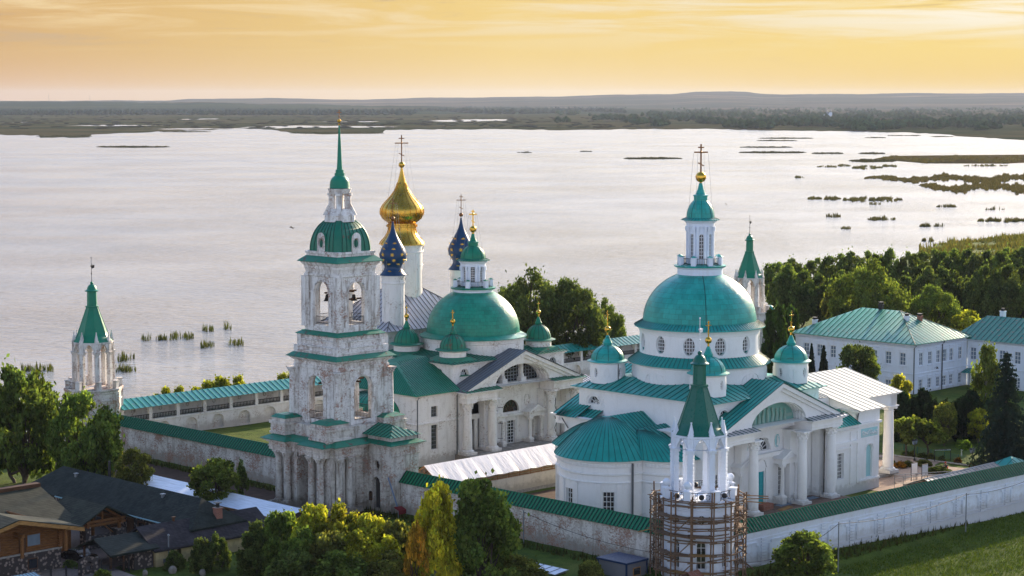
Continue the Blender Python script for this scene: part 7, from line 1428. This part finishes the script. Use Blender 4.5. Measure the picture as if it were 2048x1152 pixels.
# tripod mast and cabins at the bottom edge
p=at(1393,1160,0); t=thing('tripod_mast',(p.x,p.y,-1.2),0,'grey steel tripod mast before the scaffolded tower','tripod'); m=MB()
for a in (PI*1.1,PI*1.5,PI*1.95): m.tube([(.1*cos(a),.1*sin(a),3.1),(1.5*cos(a),1.5*sin(a),-.2)],.07,6)
m.tube([(0,0,-.2),(0,0,3.4)],.08,6); m.tube([(0,0,3.2),(-.3,-.2,3.6),(-.5,-.2,3.4)],.06,6); m.build('mast',GREYM,t)
x,y=ab_at(1270,1150,-.5); t=thing('site_cabin',ab(156.0,139.4,-.9),Q45+R(0),'blue-topped site cabin with a small window, below the brick-patched wall','cabin'); m=MB(); m.box(-1.6,1.6,-2.0,2.0,0,2.3); m.build('wall',paint('cabin_grey',(.16,.16,.18),.5,.2),t)
m=MB(); m.box(-1.75,1.75,-2.15,2.15,2.3,2.5); 
for sx in (-1.6,1.6):
    for sy in (-2.0,2.0): m.cbox(sx,sy,0,2.3,.16,.16)
m.build('roof_frame',paint('cabin_blue',(.008,.03,.09),.4,.2),t); m=MB(); m.box(-.6,.6,-2.05,-1.98,.9,1.8); wd=m.build('window_frame',PLANK,t); m=MB(); m.box(-.48,.48,-2.07,-2.04,1.0,1.7); m.build('pane',GLASS,wd)
x,y=ab_at(1385,1150,1.0); t=thing('brick_gatepost',ab(x,y,-1.5),Q45,'brown tiled little gable at the bottom edge','roof'); m=MB(); m.box(-.7,.7,-.8,.8,0,2.3); m.build('post',BRICK,t); m=MB(); m.roof([(-.9,-1.0,2.25),(.9,-1.0,2.25),(.9,0,2.9),(-.9,0,2.9)],0,0,.5); m.roof([(-.9,1.0,2.25),(.9,1.0,2.25),(.9,0,2.9),(-.9,0,2.9)],0,0,.5); m.build('roof',BRICK,t)
t=thing('low_shed',ab(151.5,147,-.8),Q45,'flat low shed roof of pale sheet at the bottom edge','shed'); m=MB(); m.box(-1.0,.6,-3,6,0,.7); m.build('wall',CONC,t); m=MB(); m.roof([(-1.2,6.3,.75),(-1.2,-3.3,.75),(.8,-3.3,.95),(.8,6.3,.95)],0,1,1.2); m.build('roof',[TARPB,GREYM],t)
t=thing('awning',at(793,1034,.2),Q45,'dark red cloth awning by the small gate door','awning'); m=MB(); m.add([(.3,0,.7),(1.6,0,.7),(1.6,.9,1.0),(.3,.9,1.0),(.3,0,.2),(1.6,0,.2)],[(0,1,2,3),(4,5,1,0)]); m.build('cloth',paint('dark_red_cloth',(.16,.01,.015),.8,.2),t)
m=MB(); m.tube([(.3,0,-.3),(.3,0,.7)],.04,5); m.tube([(1.6,0,-.3),(1.6,0,.7)],.04,5); m.build('frame',GREYM,t)
t=thing('downspout_pole',at(800,1030,.0),Q45,'blue-grey pipe leaning against the gate wing','pipe'); m=MB(); m.tube([(0,0,0),(-1.0,1.0,4.6)],.10,6); m.build('pipe',paint('blue_pipe',(.16,.22,.33),.4,.1),t)
# bricks and planks stacked on the portico floor
t=thing('brick_stack',ab(190.8,147.3,.5),Q45,'stack of brown bricks beside the turquoise door','brick stack'); m=MB(); rr=random.Random(3)
for k_ in range(6):
    for i in range(7): m.box(-1.0+i*.28,-1.0+i*.28+.25,-.5+rr.uniform(-.03,.03),.5,k_*.13,k_*.13+.11)
m.build('bricks',BRICK,t); t=thing('plank_stack',ab(193,145.6,.53),Q45+.15,'few bright yellow planks lying on the portico floor','planks'); m=MB()
for i in range(4): m.box(-1.5+i*.1,1.3+i*.1,i*.2,i*.2+.16,0,.06)
m.build('planks',PLANK,t)
t=thing('tarpaulin',ab(197.5,147.6,.52),Q45,'flat blue-grey tarpaulin between the portico column bases','tarpaulin'); m=MB(); m.add([(-4,-.6,.03),(4,-.6,.03),(4,.5,.05),(-4,.5,.05)],[(0,1,2,3)]); m.build('sheet',paint('tarp_blue',(.14,.20,.28),.5,.3),t)
# birds
def bird(px,py,D,sz,label,ang,tilt):
    x=(px-1024)/F; u=(576-py)/F; c,s_=cos(PITCH),sin(PITCH); p=Vector((x*D,(c+u*s_)*D,HC+(-s_+u*c)*D)); t=thing('bird',p,ang,label,'bird','birds over the lake'); t.rotation_euler=(tilt,0,ang); t.scale=(sz,)*3
    skin('body',[(0,0,0,.09),(.22,0,.03,.08),(.38,0,.07,.045),(.5,0,.06,.015),(-.25,0,-.01,.05),(-.5,0,-.02,.02),(.1,.28,.10,.035),(0,.6,.04,.025),(-.12,.95,-.06,.01),(.1,-.28,.10,.035),(0,-.6,.04,.025),(-.12,-.95,-.06,.01)],[(0,1),(1,2),(2,3),(0,4),(4,5),(0,6),(6,7),(7,8),(0,9),(9,10),(10,11)],paint('bird_feather',(.06,.04,.03),.8,.3),t,1)
    w=MB()
    for s in (-1,1): w.add([(.18,s*.1,.06),(.16,s*.3,.13),(.05,s*.62,.06),(-.14,s*.98,-.06),(-.22,s*.6,.03),(-.18,s*.3,.08),(-.14,s*.08,.04)],[(0,1,2,3,4,5,6)])
    w.add([(-.42,-.03,-.01),(-.42,.03,-.01),(-.68,.12,-.03),(-.68,-.12,-.03)],[(0,1,2,3)]); sm=w.build('wing_feathers',paint('wing_feather',(.09,.05,.035),.8,.3),t); md=sm.modifiers.new('t','SOLIDIFY'); md.thickness=.02
bird(583,455,140,.36,'brown bird skimming past, left of the bell tower dome',R(170),R(20)); bird(1452,408,150,.16,'small dark bird right of the tall teal lantern',R(60),R(50)); bird(1327,456,260,.12,'tiny bird low over the lake, left of the big lantern',R(10),0)
bird(684,302,300,.10,'tiny bird beside the needle spire',R(30),0)
# ================================================================== RESTAURANT YARD, LOWER LEFT
def gable(root,x0,x1,y0,y1,z0,ze,zr,axis,wallm,roofm,ov=.6,hip=(False,False),sp=9e9,wn='wall',rn='roof',th=.22):
    m=MB(); m.box(x0,x1,y0,y1,z0,ze)
    if axis=='y':
        xm=(x0+x1)/2
        for i,y in enumerate((y0,y1)):
            if not hip[i]: m.poly([(x0,y,ze),(x1,y,ze),(xm,y,zr)])
        m.build(wn,wallm,root); r=MB(); k=(zr-ze)/((x1-x0)/2); e=ze-ov*k; h=(x1-x0)/2; ya=y0-ov; yb=y1+ov; ra=ya+(h if hip[0] else 0); rb=yb-(h if hip[1] else 0)
        P=[[(x0-ov,ya,e),(x0-ov,yb,e),(xm,rb,zr),(xm,ra,zr)],[(x1+ov,ya,e),(x1+ov,yb,e),(xm,rb,zr),(xm,ra,zr)]]
        if hip[0]: P.append([(x0-ov,ya,e),(x1+ov,ya,e),(xm,ra,zr)])
        if hip[1]: P.append([(x0-ov,yb,e),(x1+ov,yb,e),(xm,rb,zr)])
    else:
        ym=(y0+y1)/2
        for i,x in enumerate((x0,x1)):
            if not hip[i]: m.poly([(x,y0,ze),(x,y1,ze),(x,ym,zr)])
        m.build(wn,wallm,root); r=MB(); k=(zr-ze)/((y1-y0)/2); e=ze-ov*k; h=(y1-y0)/2; xa=x0-ov; xb=x1+ov; ra=xa+(h if hip[0] else 0); rb=xb-(h if hip[1] else 0)
        P=[[(xa,y0-ov,e),(xb,y0-ov,e),(rb,ym,zr),(ra,ym,zr)],[(xa,y1+ov,e),(xb,y1+ov,e),(rb,ym,zr),(ra,ym,zr)]]
        if hip[0]: P.append([(xa,y0-ov,e),(xa,y1+ov,e),(ra,ym,zr)])
        if hip[1]: P.append([(xb,y0-ov,e),(xb,y1+ov,e),(rb,ym,zr)])
    for p in P:
        r.poly([(a,b,c+th) for a,b,c in p]); r.poly([(a,b,c+.02) for a,b,c in p][::-1])
        for i in range(len(p)): a,b=p[i],p[(i+1)%len(p)]; r.add([(a[0],a[1],a[2]+.02),(b[0],b[1],b[2]+.02),(b[0],b[1],b[2]+th),(a[0],a[1],a[2]+th)],[(0,1,2,3)])
    return r.build(rn,roofm,root)
absheet('cobbled_yard',[(112,176),(122.5,181),(129.5,184),(131,198),(128,212),(110,205),(108,184)],.02,COBBLE); absheet('driveway',[(104,168),(118,171),(119,181),(112,184),(104,184)],.05,PAVE)
# long stone building
t=thing('restaurant_building',ab(129.4,176.5,-.3),Q45,'long stone building with dark green shingle roof along the yard, lower left','building'); gable(t,0,6.6,3.,37,0,3.05,5.3,'y',RUB,DSH,.5,(True,True))
for i,(y,w_,z,h) in enumerate(((4.6,1.1,.1,2.2),(7.6,1.2,.9,1.3),(9.8,1.0,.1,2.2),(12.8,1.2,.9,1.3),(15,1.0,.1,2.2),(18.4,1.0,.1,2.2),(21.5,1.4,.9,1.4))):
    m=MB(); m.box(-.09,0,y-w_/2,y+w_/2,z,z+h); m.box(-.14,0,y-w_/2-.1,y-w_/2,z,z+h+.1); m.box(-.14,0,y+w_/2,y+w_/2+.1,z,z+h+.1); m.box(-.14,0,y-w_/2-.1,y+w_/2+.1,z+h,z+h+.1)
    if h<2: m.build('window',[LOGD],t).data; m=MB(); m.box(-.12,-.08,y-w_/2+.1,y+w_/2-.1,z+.1,z+h-.1); m.build('pane',GLASS,t)
    else: m.build('door',LOGD,t)
m=MB(); m.tube([(-.62,3.2,2.85),(-.62,30,2.85)],.09,6); m.build('gutter',paint('gutter_blue',(.20,.36,.40),.4,.1),t)
for y in (12,30): m=MB(); m.cbox(2.4,y,4.2,5.2,.3,.3); m.cbox(2.4,y,5.2,5.28,.5,.5); m.build('roof_vent',GREYM,t)
m=MB(); m.cbox(4.5,26,4.4,7.0,.25,.25); m.build('flue',IRON,t)
# satellite dish on a post
t=thing('satellite_dish',at(277,1062,-.3),Q45,'white satellite dish on a crooked post in the yard','satellite dish'); m=MB(); m.tube([(0,0,0),(.1,0,.8),(0,0,1.5)],.05,5); m.tube([(0,0,1.4),(-.3,-.3,2.4),(-.1,-.5,2.5)],.03,4); m.build('post',GREYM,t); m=MB(); m.T=Matrix.Translation((0,-.1,1.4))@Matrix.Rotation(R(70),4,'X'); m.lathe(0,0,[(.01,0),(.25,.03),(.48,.14)],18); m.T=None; m.build('dish',WHP,t)
# cream house
t=thing('cream_house',ab(123.6,178.2,-.6),Q45+R(-2),'low cream-plastered house with black shingle roof and brick chimney, lower left','house'); gable(t,0,15,0,6.2,0,2.1,3.9,'x',CREAM,BSH,.55,(False,False))
for x in (2.9,8.2,12.3): m=MB(); f2=fY(0,-1); h=hole('arch',x,.42,.8,.95,None,8); pane(f2,h,-.02,m); o=m.build('window',GLASS,t,recalc=False); m=MB(); bars(f2,h,-.03,m,2,2,.05); m.build('window_frame',LOGD,o)
m=MB(); m.cbox(9.6,2.2,2.6,4.9,.75,.75); m.cbox(9.6,2.2,4.9,5.0,.9,.9); m.cbox(9.6,2.2,5.0,5.5,.3,.3,1); m.cbox(9.6,2.2,5.5,5.56,.7,.7,1); m.build('chimney',[BRICK,IRON],t)
m=MB(); m.tube([(1.4,-.25,.8),(1.4,-.3,3.4)],.07,8); m.lathe(1.4,-.3,[(.14,3.4),(.14,3.5),(.02,3.6)],10); m.build('flue_pipe',GREYM,t); m=MB(); m.cbox(4.3,3.1,3.3,4.5,.22,.22); m.cbox(4.3,3.1,4.5,4.56,.4,.4); m.build('flue_pipe',LOGD,t); m=MB(); m.lathe(1.1,3.1,[(.3,3.6),(.05,4.0)],8); m.build('roof_vent',GREYM,t)
t2=thing('entrance_porch',ab(118.0,178.6,-.5),Q45+R(-2),'timber entrance porch with dark roof joined to the cream house','porch'); m=MB(); m.box(3.0,5.4,0.1,5.6,0,2.0); m.build('wall',RUB,t2); m=MB()
for x,y in ((.2,.3),(.2,5.6),(1.8,.3)): m.cbox(x,y,0,2.3,.18,.18)
m.build('post',LOGD,t2); r=MB()
for p in ([(-.3,-.5,2.0),(5.9,-.5,2.0),(5.9,2.9,3.3),(-.3,2.9,3.3)],[(-.3,6.2,2.0),(5.9,6.2,2.0),(5.9,2.9,3.3),(-.3,2.9,3.3)]): r.poly([(a,b,c+.2) for a,b,c in p]); r.poly(p[::-1]); r.add([(p[0][0],p[0][1],p[0][2]),(p[1][0],p[1][1],p[1][2]),(p[1][0],p[1][1],p[1][2]+.2),(p[0][0],p[0][1],p[0][2]+.2),(p[3][0],p[3][1],p[3][2]),(p[3][0],p[3][1],p[3][2]+.2)],[(0,1,2,3),(0,3,5,4)])
r.build('roof',DSH,t2)
m=MB(); m.box(0,2.6,-.25,.15,.42,.50); m.box(0,2.6,.1,.18,.5,.9); 
for x in (.2,2.4): m.box(x,x+.08,-.2,.12,0,.42)
o=m.build('bench',DGREY,loc=ab(124.2,177.6,-.55),rz=Q45); tag(o,'slatted grey bench against the corner of the cream house','bench')
# log house at the corner
t=thing('log_house',ab(103.6,183.6,-.5),Q45,'two-storey log house on a rubble-stone ground floor, bottom left corner','house')
m=MB(); m.box(0,11.5,0,15,0,2.6); m.build('stone_wall',RUB,t); m=MB(); m.box(-.1,11.6,-.1,15,2.6,2.75); m.build('stone_ledge',CONC,t)
m=MB()
for k_ in range(9):
    z=2.88+k_*.27
    m.tube([(-.35,.25,z),(11.7,.25,z)],.15,8); m.tube([(11.3,-.2,z),(11.3,15,z)],.15,8); m.tube([(.2,-.2,z),(.2,15,z)],.15,8)
m.build('log_wall',LOG,t)
for x,w_ in ((3.4,1.5),(8.2,1.5)):
    m=MB(); m.box(x-w_/2-.12,x+w_/2+.12,.0,.08,3.3,4.7); wd=m.build('window_frame',LOG,t); m=MB(); m.box(x-w_/2,x+w_/2,-.02,.0,3.42,4.6); m.build('pane',GLASSB,wd)
    m=MB(); m.box(x-w_/2-1.0,x-w_/2-.2,-.02,.1,2.8,4.7); m.build('door',LOGD,t)
for x in (3.2,8.0): m=MB(); m.box(x-.6,x+.6,-.06,0,.9,2.1); wd=m.build('window_frame',LOGD,t); m=MB(); m.box(x-.5,x+.5,-.08,-.06,1.0,2.0); m.build('pane',GLASS,wd)
for x in (.2,6.0,11.3): m=MB(); m.tube([(x,-1.3,2.6),(x,-1.3,5.1)],.2,8); m.tube([(x,.2,5.0),(x,-1.7,5.0)],.2,8); m.tube([(x,.2,4.7),(x,-1.2,4.7)],.17,8); m.build('log_bracket',LOG,t)
r=MB(); AX=5.2
for p in ([(13.0,-2.2,4.85),(13.0,3.2,4.85),(AX,3.2,6.75),(AX,-2.2,6.75)],[(-2.6,-2.2,4.85),(-2.6,3.2,4.85),(AX,3.2,6.75),(AX,-2.2,6.75)]):
    r.poly([(a,b,c+.2) for a,b,c in p]); r.poly(p[::-1])
    for i in range(4): a,b=p[i],p[(i+1)%4]; r.add([a,b,(b[0],b[1],b[2]+.2),(a[0],a[1],a[2]+.2)],[(0,1,2,3)])
r.build('roof',MSH,t); m=MB(); m.add([(13.05,-2.28,4.55),(AX,-2.28,6.45),(AX,-2.28,6.85),(13.05,-2.28,4.95),(13.05,-2.21,4.55),(AX,-2.21,6.45),(AX,-2.21,6.85),(13.05,-2.21,4.95)],[(0,1,2,3),(7,6,5,4),(0,4,5,1),(3,2,6,7),(0,3,7,4)]); m.add([(-2.6,-2.28,4.55),(AX-.02,-2.28,6.45),(AX-.02,-2.28,6.85),(-2.6,-2.28,4.95)],[(0,1,2,3)]); m.build('fascia_board',PLANK,t)
m=MB()
for k_ in range(5): z=5.2+k_*.27; m.tube([(AX-6.2+k_*1.1,.25,z),(AX+6.2-k_*1.1,.25,z)],.15,8)
m.build('log_gable',LOG,t)
# hall roof behind it
t=thing('log_hall',ab(110.5,187.5,-.5),Q45,'log hall with broad mossy shingle roof and a dark ridge, behind the log house','building'); gable(t,0,10.0,2.6,19,0,3.5,6.4,'x',LOG,MSH,1.0); m=MB(); m.box(-1,11.0,10.3,11.3,6.42,6.85); m.build('ridge_cap',LOGD,t)
# timber pavilion with fireplace
t=thing('timber_pavilion',ab(121.2,188.6,-.3),Q45,'open log pavilion with shingled gable and stone barbecue, in the yard','pavilion'); m=MB()
for x,y in ((.3,0.2),(4.8,.2),(.3,5.6),(4.8,5.6)): q=MB(); q.tube([(x,y,0),(x,y,3.2)],.22,8); q.build('log_post',LOG,t)
for z in (2.9,3.3): m.tube([(-.5,.2,z),(5.6,.2,z)],.18,8); m.tube([(.3,-.5,z+.1),(.3,6.2,z+.1)],.18,8); m.tube([(4.8,-.5,z+.1),(4.8,6.2,z+.1)],.18,8)
m.tube([(.0,.1,3.3),(2.5,.1,4.9)],.14,6); m.tube([(5.1,.1,3.3),(2.6,.1,4.9)],.14,6); m.tube([(2.55,.15,3.3),(2.55,.15,4.9)],.12,6); m.tube([(2.6,.1,2.9),(4.2,.1,1.6)],.07,6); m.build('log_beam',LOG,t); r=MB()
for p in ([(-.9,-.9,3.2),(-.9,7.5,3.2),(2.55,7.5,5.0),(2.55,-.9,5.0)],[(6.0,-.9,3.2),(6.0,7.5,3.2),(2.55,7.5,5.0),(2.55,-.9,5.0)]):
    r.poly([(a,b,c+.18) for a,b,c in p]); r.poly(p[::-1]); r.add([p[0],p[3],(p[3][0],p[3][1],p[3][2]+.18),(p[0][0],p[0][1],p[0][2]+.18)],[(0,1,2,3)])
r.build('roof',MSH,t); m=MB(); m.wall(fY(-.2,-1),.2,4.9,0,1.5,[hole('arch',2.2,2.0,.45,.85,.35)],.8); m.box(.2,4.9,-.2,.9,1.5,1.62); m.box(3.9,5.2,-.6,.8,0,2.2); m.box(.0,.7,-.4,.8,0,2.9); m.build('stone_fireplace',RUB,t); m=MB(); m.box(1.2,3.2,.35,.45,.3,1.4); m.build('firebox',SHADE,t)
m=MB()
for s in (0,.8): m.tube([(6.2,-.5+s,.9),(7.6,-1.3+s,.5)],.06,5); m.tube([(6.2,-.5+s,0),(6.2,-.5+s,.95)],.06,5); m.tube([(7.6,-1.3+s,0),(7.6,-1.3+s,.55)],.06,5)
m.build('handrail',PLANK,t)
# car under the eave
t=thing('parked_car',ab(118.6,185.6,-.35),Q45+R(100),'black car parked half under the eave of the log hall','car'); m=MB()
pr_=[(-2.1,.35),(-2.15,.75),(-1.9,.95),(-1.0,1.0),(-.5,1.45),(.9,1.48),(1.6,1.0),(2.1,.9),(2.15,.4)]
for w0,w1 in ((-.85,.85),): 
    v=[(x,w0,z) for x,z in pr_]+[(x,w1,z) for x,z in pr_]; n=len(pr_); m.add(v,[tuple(range(n))[::-1],tuple(range(n,2*n))]+[(i,(i+1)%n,n+(i+1)%n,n+i) for i in range(n)])
m.build('body',paint('black_car_paint',(.012,.012,.014),.18,.1),t); m=MB(); m.add([(-.95,-.7,1.02),(-.55,-.62,1.40),(-.55,.62,1.40),(-.95,.7,1.02)],[(0,1,2,3)]); m.T=Matrix.Translation((-.03,0,.03)); m.build('windscreen',GLASSB,t)
for x in (-1.35,1.35):
    for y in (-.85,.85): m=MB(); m.T=Matrix.Translation((x,y,.33))@Matrix.Rotation(PI/2,4,'X'); m.lathe(0,0,[(.01,-.1),(.33,-.1),(.33,.1),(.01,.1)],14); m.build('wheel',IRON,t)
for y in (-.6,.6): m=MB(); m.box(-2.18,-2.12,y-.18,y+.18,.62,.78); m.build('headlight',WHP,t)
m=MB(); m.box(-2.18,-2.13,-.26,.26,.42,.54); m.build('number_plate',WHP,t)
# gate and stone pier
t=thing('stone_gate_pier',ab(115.4,178.6,-.4),Q45,'rubble-stone arch pier with a niche beside the iron gate','gate pier'); m=MB(); m.wall(fY(0,-1),-1.1,1.1,0,lambda u:1.9+.4*cos(u*1.2),[hole('arch',0,.8,.9,.9)],.5); m.wall(fY(.5,1),-1.1,1.1,0,lambda u:1.9+.4*cos(u*1.2),[hole('arch',0,.8,.9,.9)],.1)
for s in (-1.1,1.1): m.poly([(s,0,0),(s,.5,0),(s,.5,2.0),(s,0,2.0)])
m.build('pier',RUB,t)
t=thing('iron_gate',ab(116.8,178.4,-.4),Q45-R(8),'black wrought iron gate across the driveway','gate'); m=MB()
for i in range(19): x=i*.17; m.tube([(x,0,.1),(x,0,1.3+.35*sin(PI*i/18))],.02,4)
for z in (.2,1.1): m.tube([(0,0,z),(3.1,0,z)],.03,4)
m.build('bars',IRON,t); m=MB(); m.cbox(3.15,0,0,1.7,.1,.1); m.cbox(-.05,0,0,1.7,.1,.1); m.build('gate_post',IRON,t)
t=thing('yard_fence',ab(107,178.5,-.5),Q45-R(4),'dark post fence in front of the log house','fence')
for i in range(5): m=MB(); m.cbox(i*1.75,0,0,2.0,.16,.16); m.build('fence_post',IRON,t)
m=MB(); m.tube([(0,0,1.7),(7,0,1.7)],.02,3); m.tube([(0,0,.8),(7,0,.8)],.02,3); m.build('wire',IRON,t)
t=thing('canopy_roof',ab(105.3,177.3,-.5),Q45,'small pale-blue polycarbonate canopy at the bottom left corner','canopy'); m=MB(); m.roof([(0,-1.5,1.7),(3,-1.5,1.7),(3,.6,2.1),(0,.6,2.1)],0,1,.4); 
m.build('sheet',[paint('canopy_blue',(.30,.50,.60),.3,.1),GREYM],t); m=MB(); [m.cbox(x,y,0,1.75,.08,.08) for x in (.1,2.9) for y in (-1.3,.4)]; m.build('post',IRON,t)
for i,(px,py,sz,lb) in enumerate(((345,1145,.45,'upright pale boulder by the driveway'),(290,1150,.3,'low grey boulder left of the upright one'),(405,1150,.35,'brownish boulder right of the upright one'),(163,1130,.4,'pale boulder beside the gate pier'))):
    p=at(px,py,-.5); rr=random.Random(i); bm=bmesh.new(); bmesh.ops.create_icosphere(bm,subdivisions=2,radius=sz)
    for v_ in bm.verts: v_.co*=rr.uniform(.82,1.12); v_.co.z*=1.25
    me_=bpy.data.meshes.new('boulder'); bm.to_mesh(me_); bm.free(); me_.materials.append(STONEB); o=bpy.data.objects.new('boulder',me_); C.objects.link(o); o.location=(p.x,p.y,-.3); tag(o,lb,'boulder')
for px,pb,pt,w_,lb in ((138,1140,1118,26,'dwarf conifer beside the log house, left of two'),(150,1142,1122,22,'dwarf conifer beside the log house, right of two'),(205,1162,1136,36,'grassy shrub below the iron gate'),(232,1085,1066,14,'small golden shrub in the cobbled yard')): tree('bush',px,pb,pt,w_,BG if px>200 else DG,lb,'shrub',cat='shrub',n=2600,ls=.09,v=8,z=-.3)
# long canopy of bluish sheeting below the west wall
t=thing('long_canopy',ab(141.6,178.5,-.3),Q45,'long low canopy of bluish-white sheeting between dark roof and west wall','canopy'); m=MB(); n=30; L2=33.
for i in range(n): u0,u1=L2*i/n,L2*(i+1)/n; m.add([(-.6,u0,2.35+.03*sin(i)),(-.6,u1,2.35+.03*sin(i+1)),(3.0,u1,3.05),(3.0,u0,3.05)],[(0,1,2,3)])
m.build('sheeting_roof',TARPB,t); f=MB(); f.box(-.68,-.6,0,L2,2.15,2.34); 
for i in range(14): f.box(-.6,-.5,i*L2/13-.05,i*L2/13+.05,0,2.3); f.box(2.9,3.0,i*L2/13-.05,i*L2/13+.05,0,3.0)
f.build('timber_frame',LOG,t)
t=thing('long_canopy',ab(146.4,196.5,-.3),Q45,'narrow grey sheet roof lying behind the long bluish canopy','canopy'); m=MB(); m.roof([(-.3,0,1.5),(-.3,14,1.5),(1.2,14,1.7),(1.2,0,1.7)],0,1,1.5); m.build('sheet',[ZINC,ZINCS],t); m=MB(); [m.cbox(x,y,0,1.5,.1,.1) for x in (0,1.1) for y in (.3,7,13.7)]; m.build('post',LOGD,t)
absheet('earth_strip',[(146,180),(157.5,180),(157.5,243),(146,243)],.02,EARTH)
for px,pt,pb,lb in ((603,1118,1165,'weathered pale wooden post in the bottom thicket'),):
    p=at(px,pb,-.6); m=MB(); m.tube([(0,0,0),(.05,0,1.3),(0,.05,2.6)],.1,6,r2=.07); tag(m.build('wooden_post',PLANK,loc=(p.x,p.y,-.6)),lb,'post')
tree('slim',582,1155,1108,34,BG,'tiny leafy sapling at the bottom edge','sapling',n=2500,ls=.05,v=0,z=-.6)
# ================================================================== AIR
m=MB(); m.box(-8800,8800,-60,22000,-8,150); hz=m.build('haze',None) if False else None
hm=bpy.data.materials.new('air'); hm.use_nodes=True; t_=hm.node_tree; t_.nodes.remove(t_.nodes['Principled BSDF']); pv=t_.nodes.new('ShaderNodeVolumePrincipled'); pv.inputs['Color'].default_value=(.58,.66,.80,1); pv.inputs['Density'].default_value=2.4e-5; pv.inputs['Anisotropy'].default_value=.2; t_.links.new(pv.outputs[0],t_.nodes['Material Output'].inputs['Volume'])
tag(m.build('haze',hm),kind='stuff')
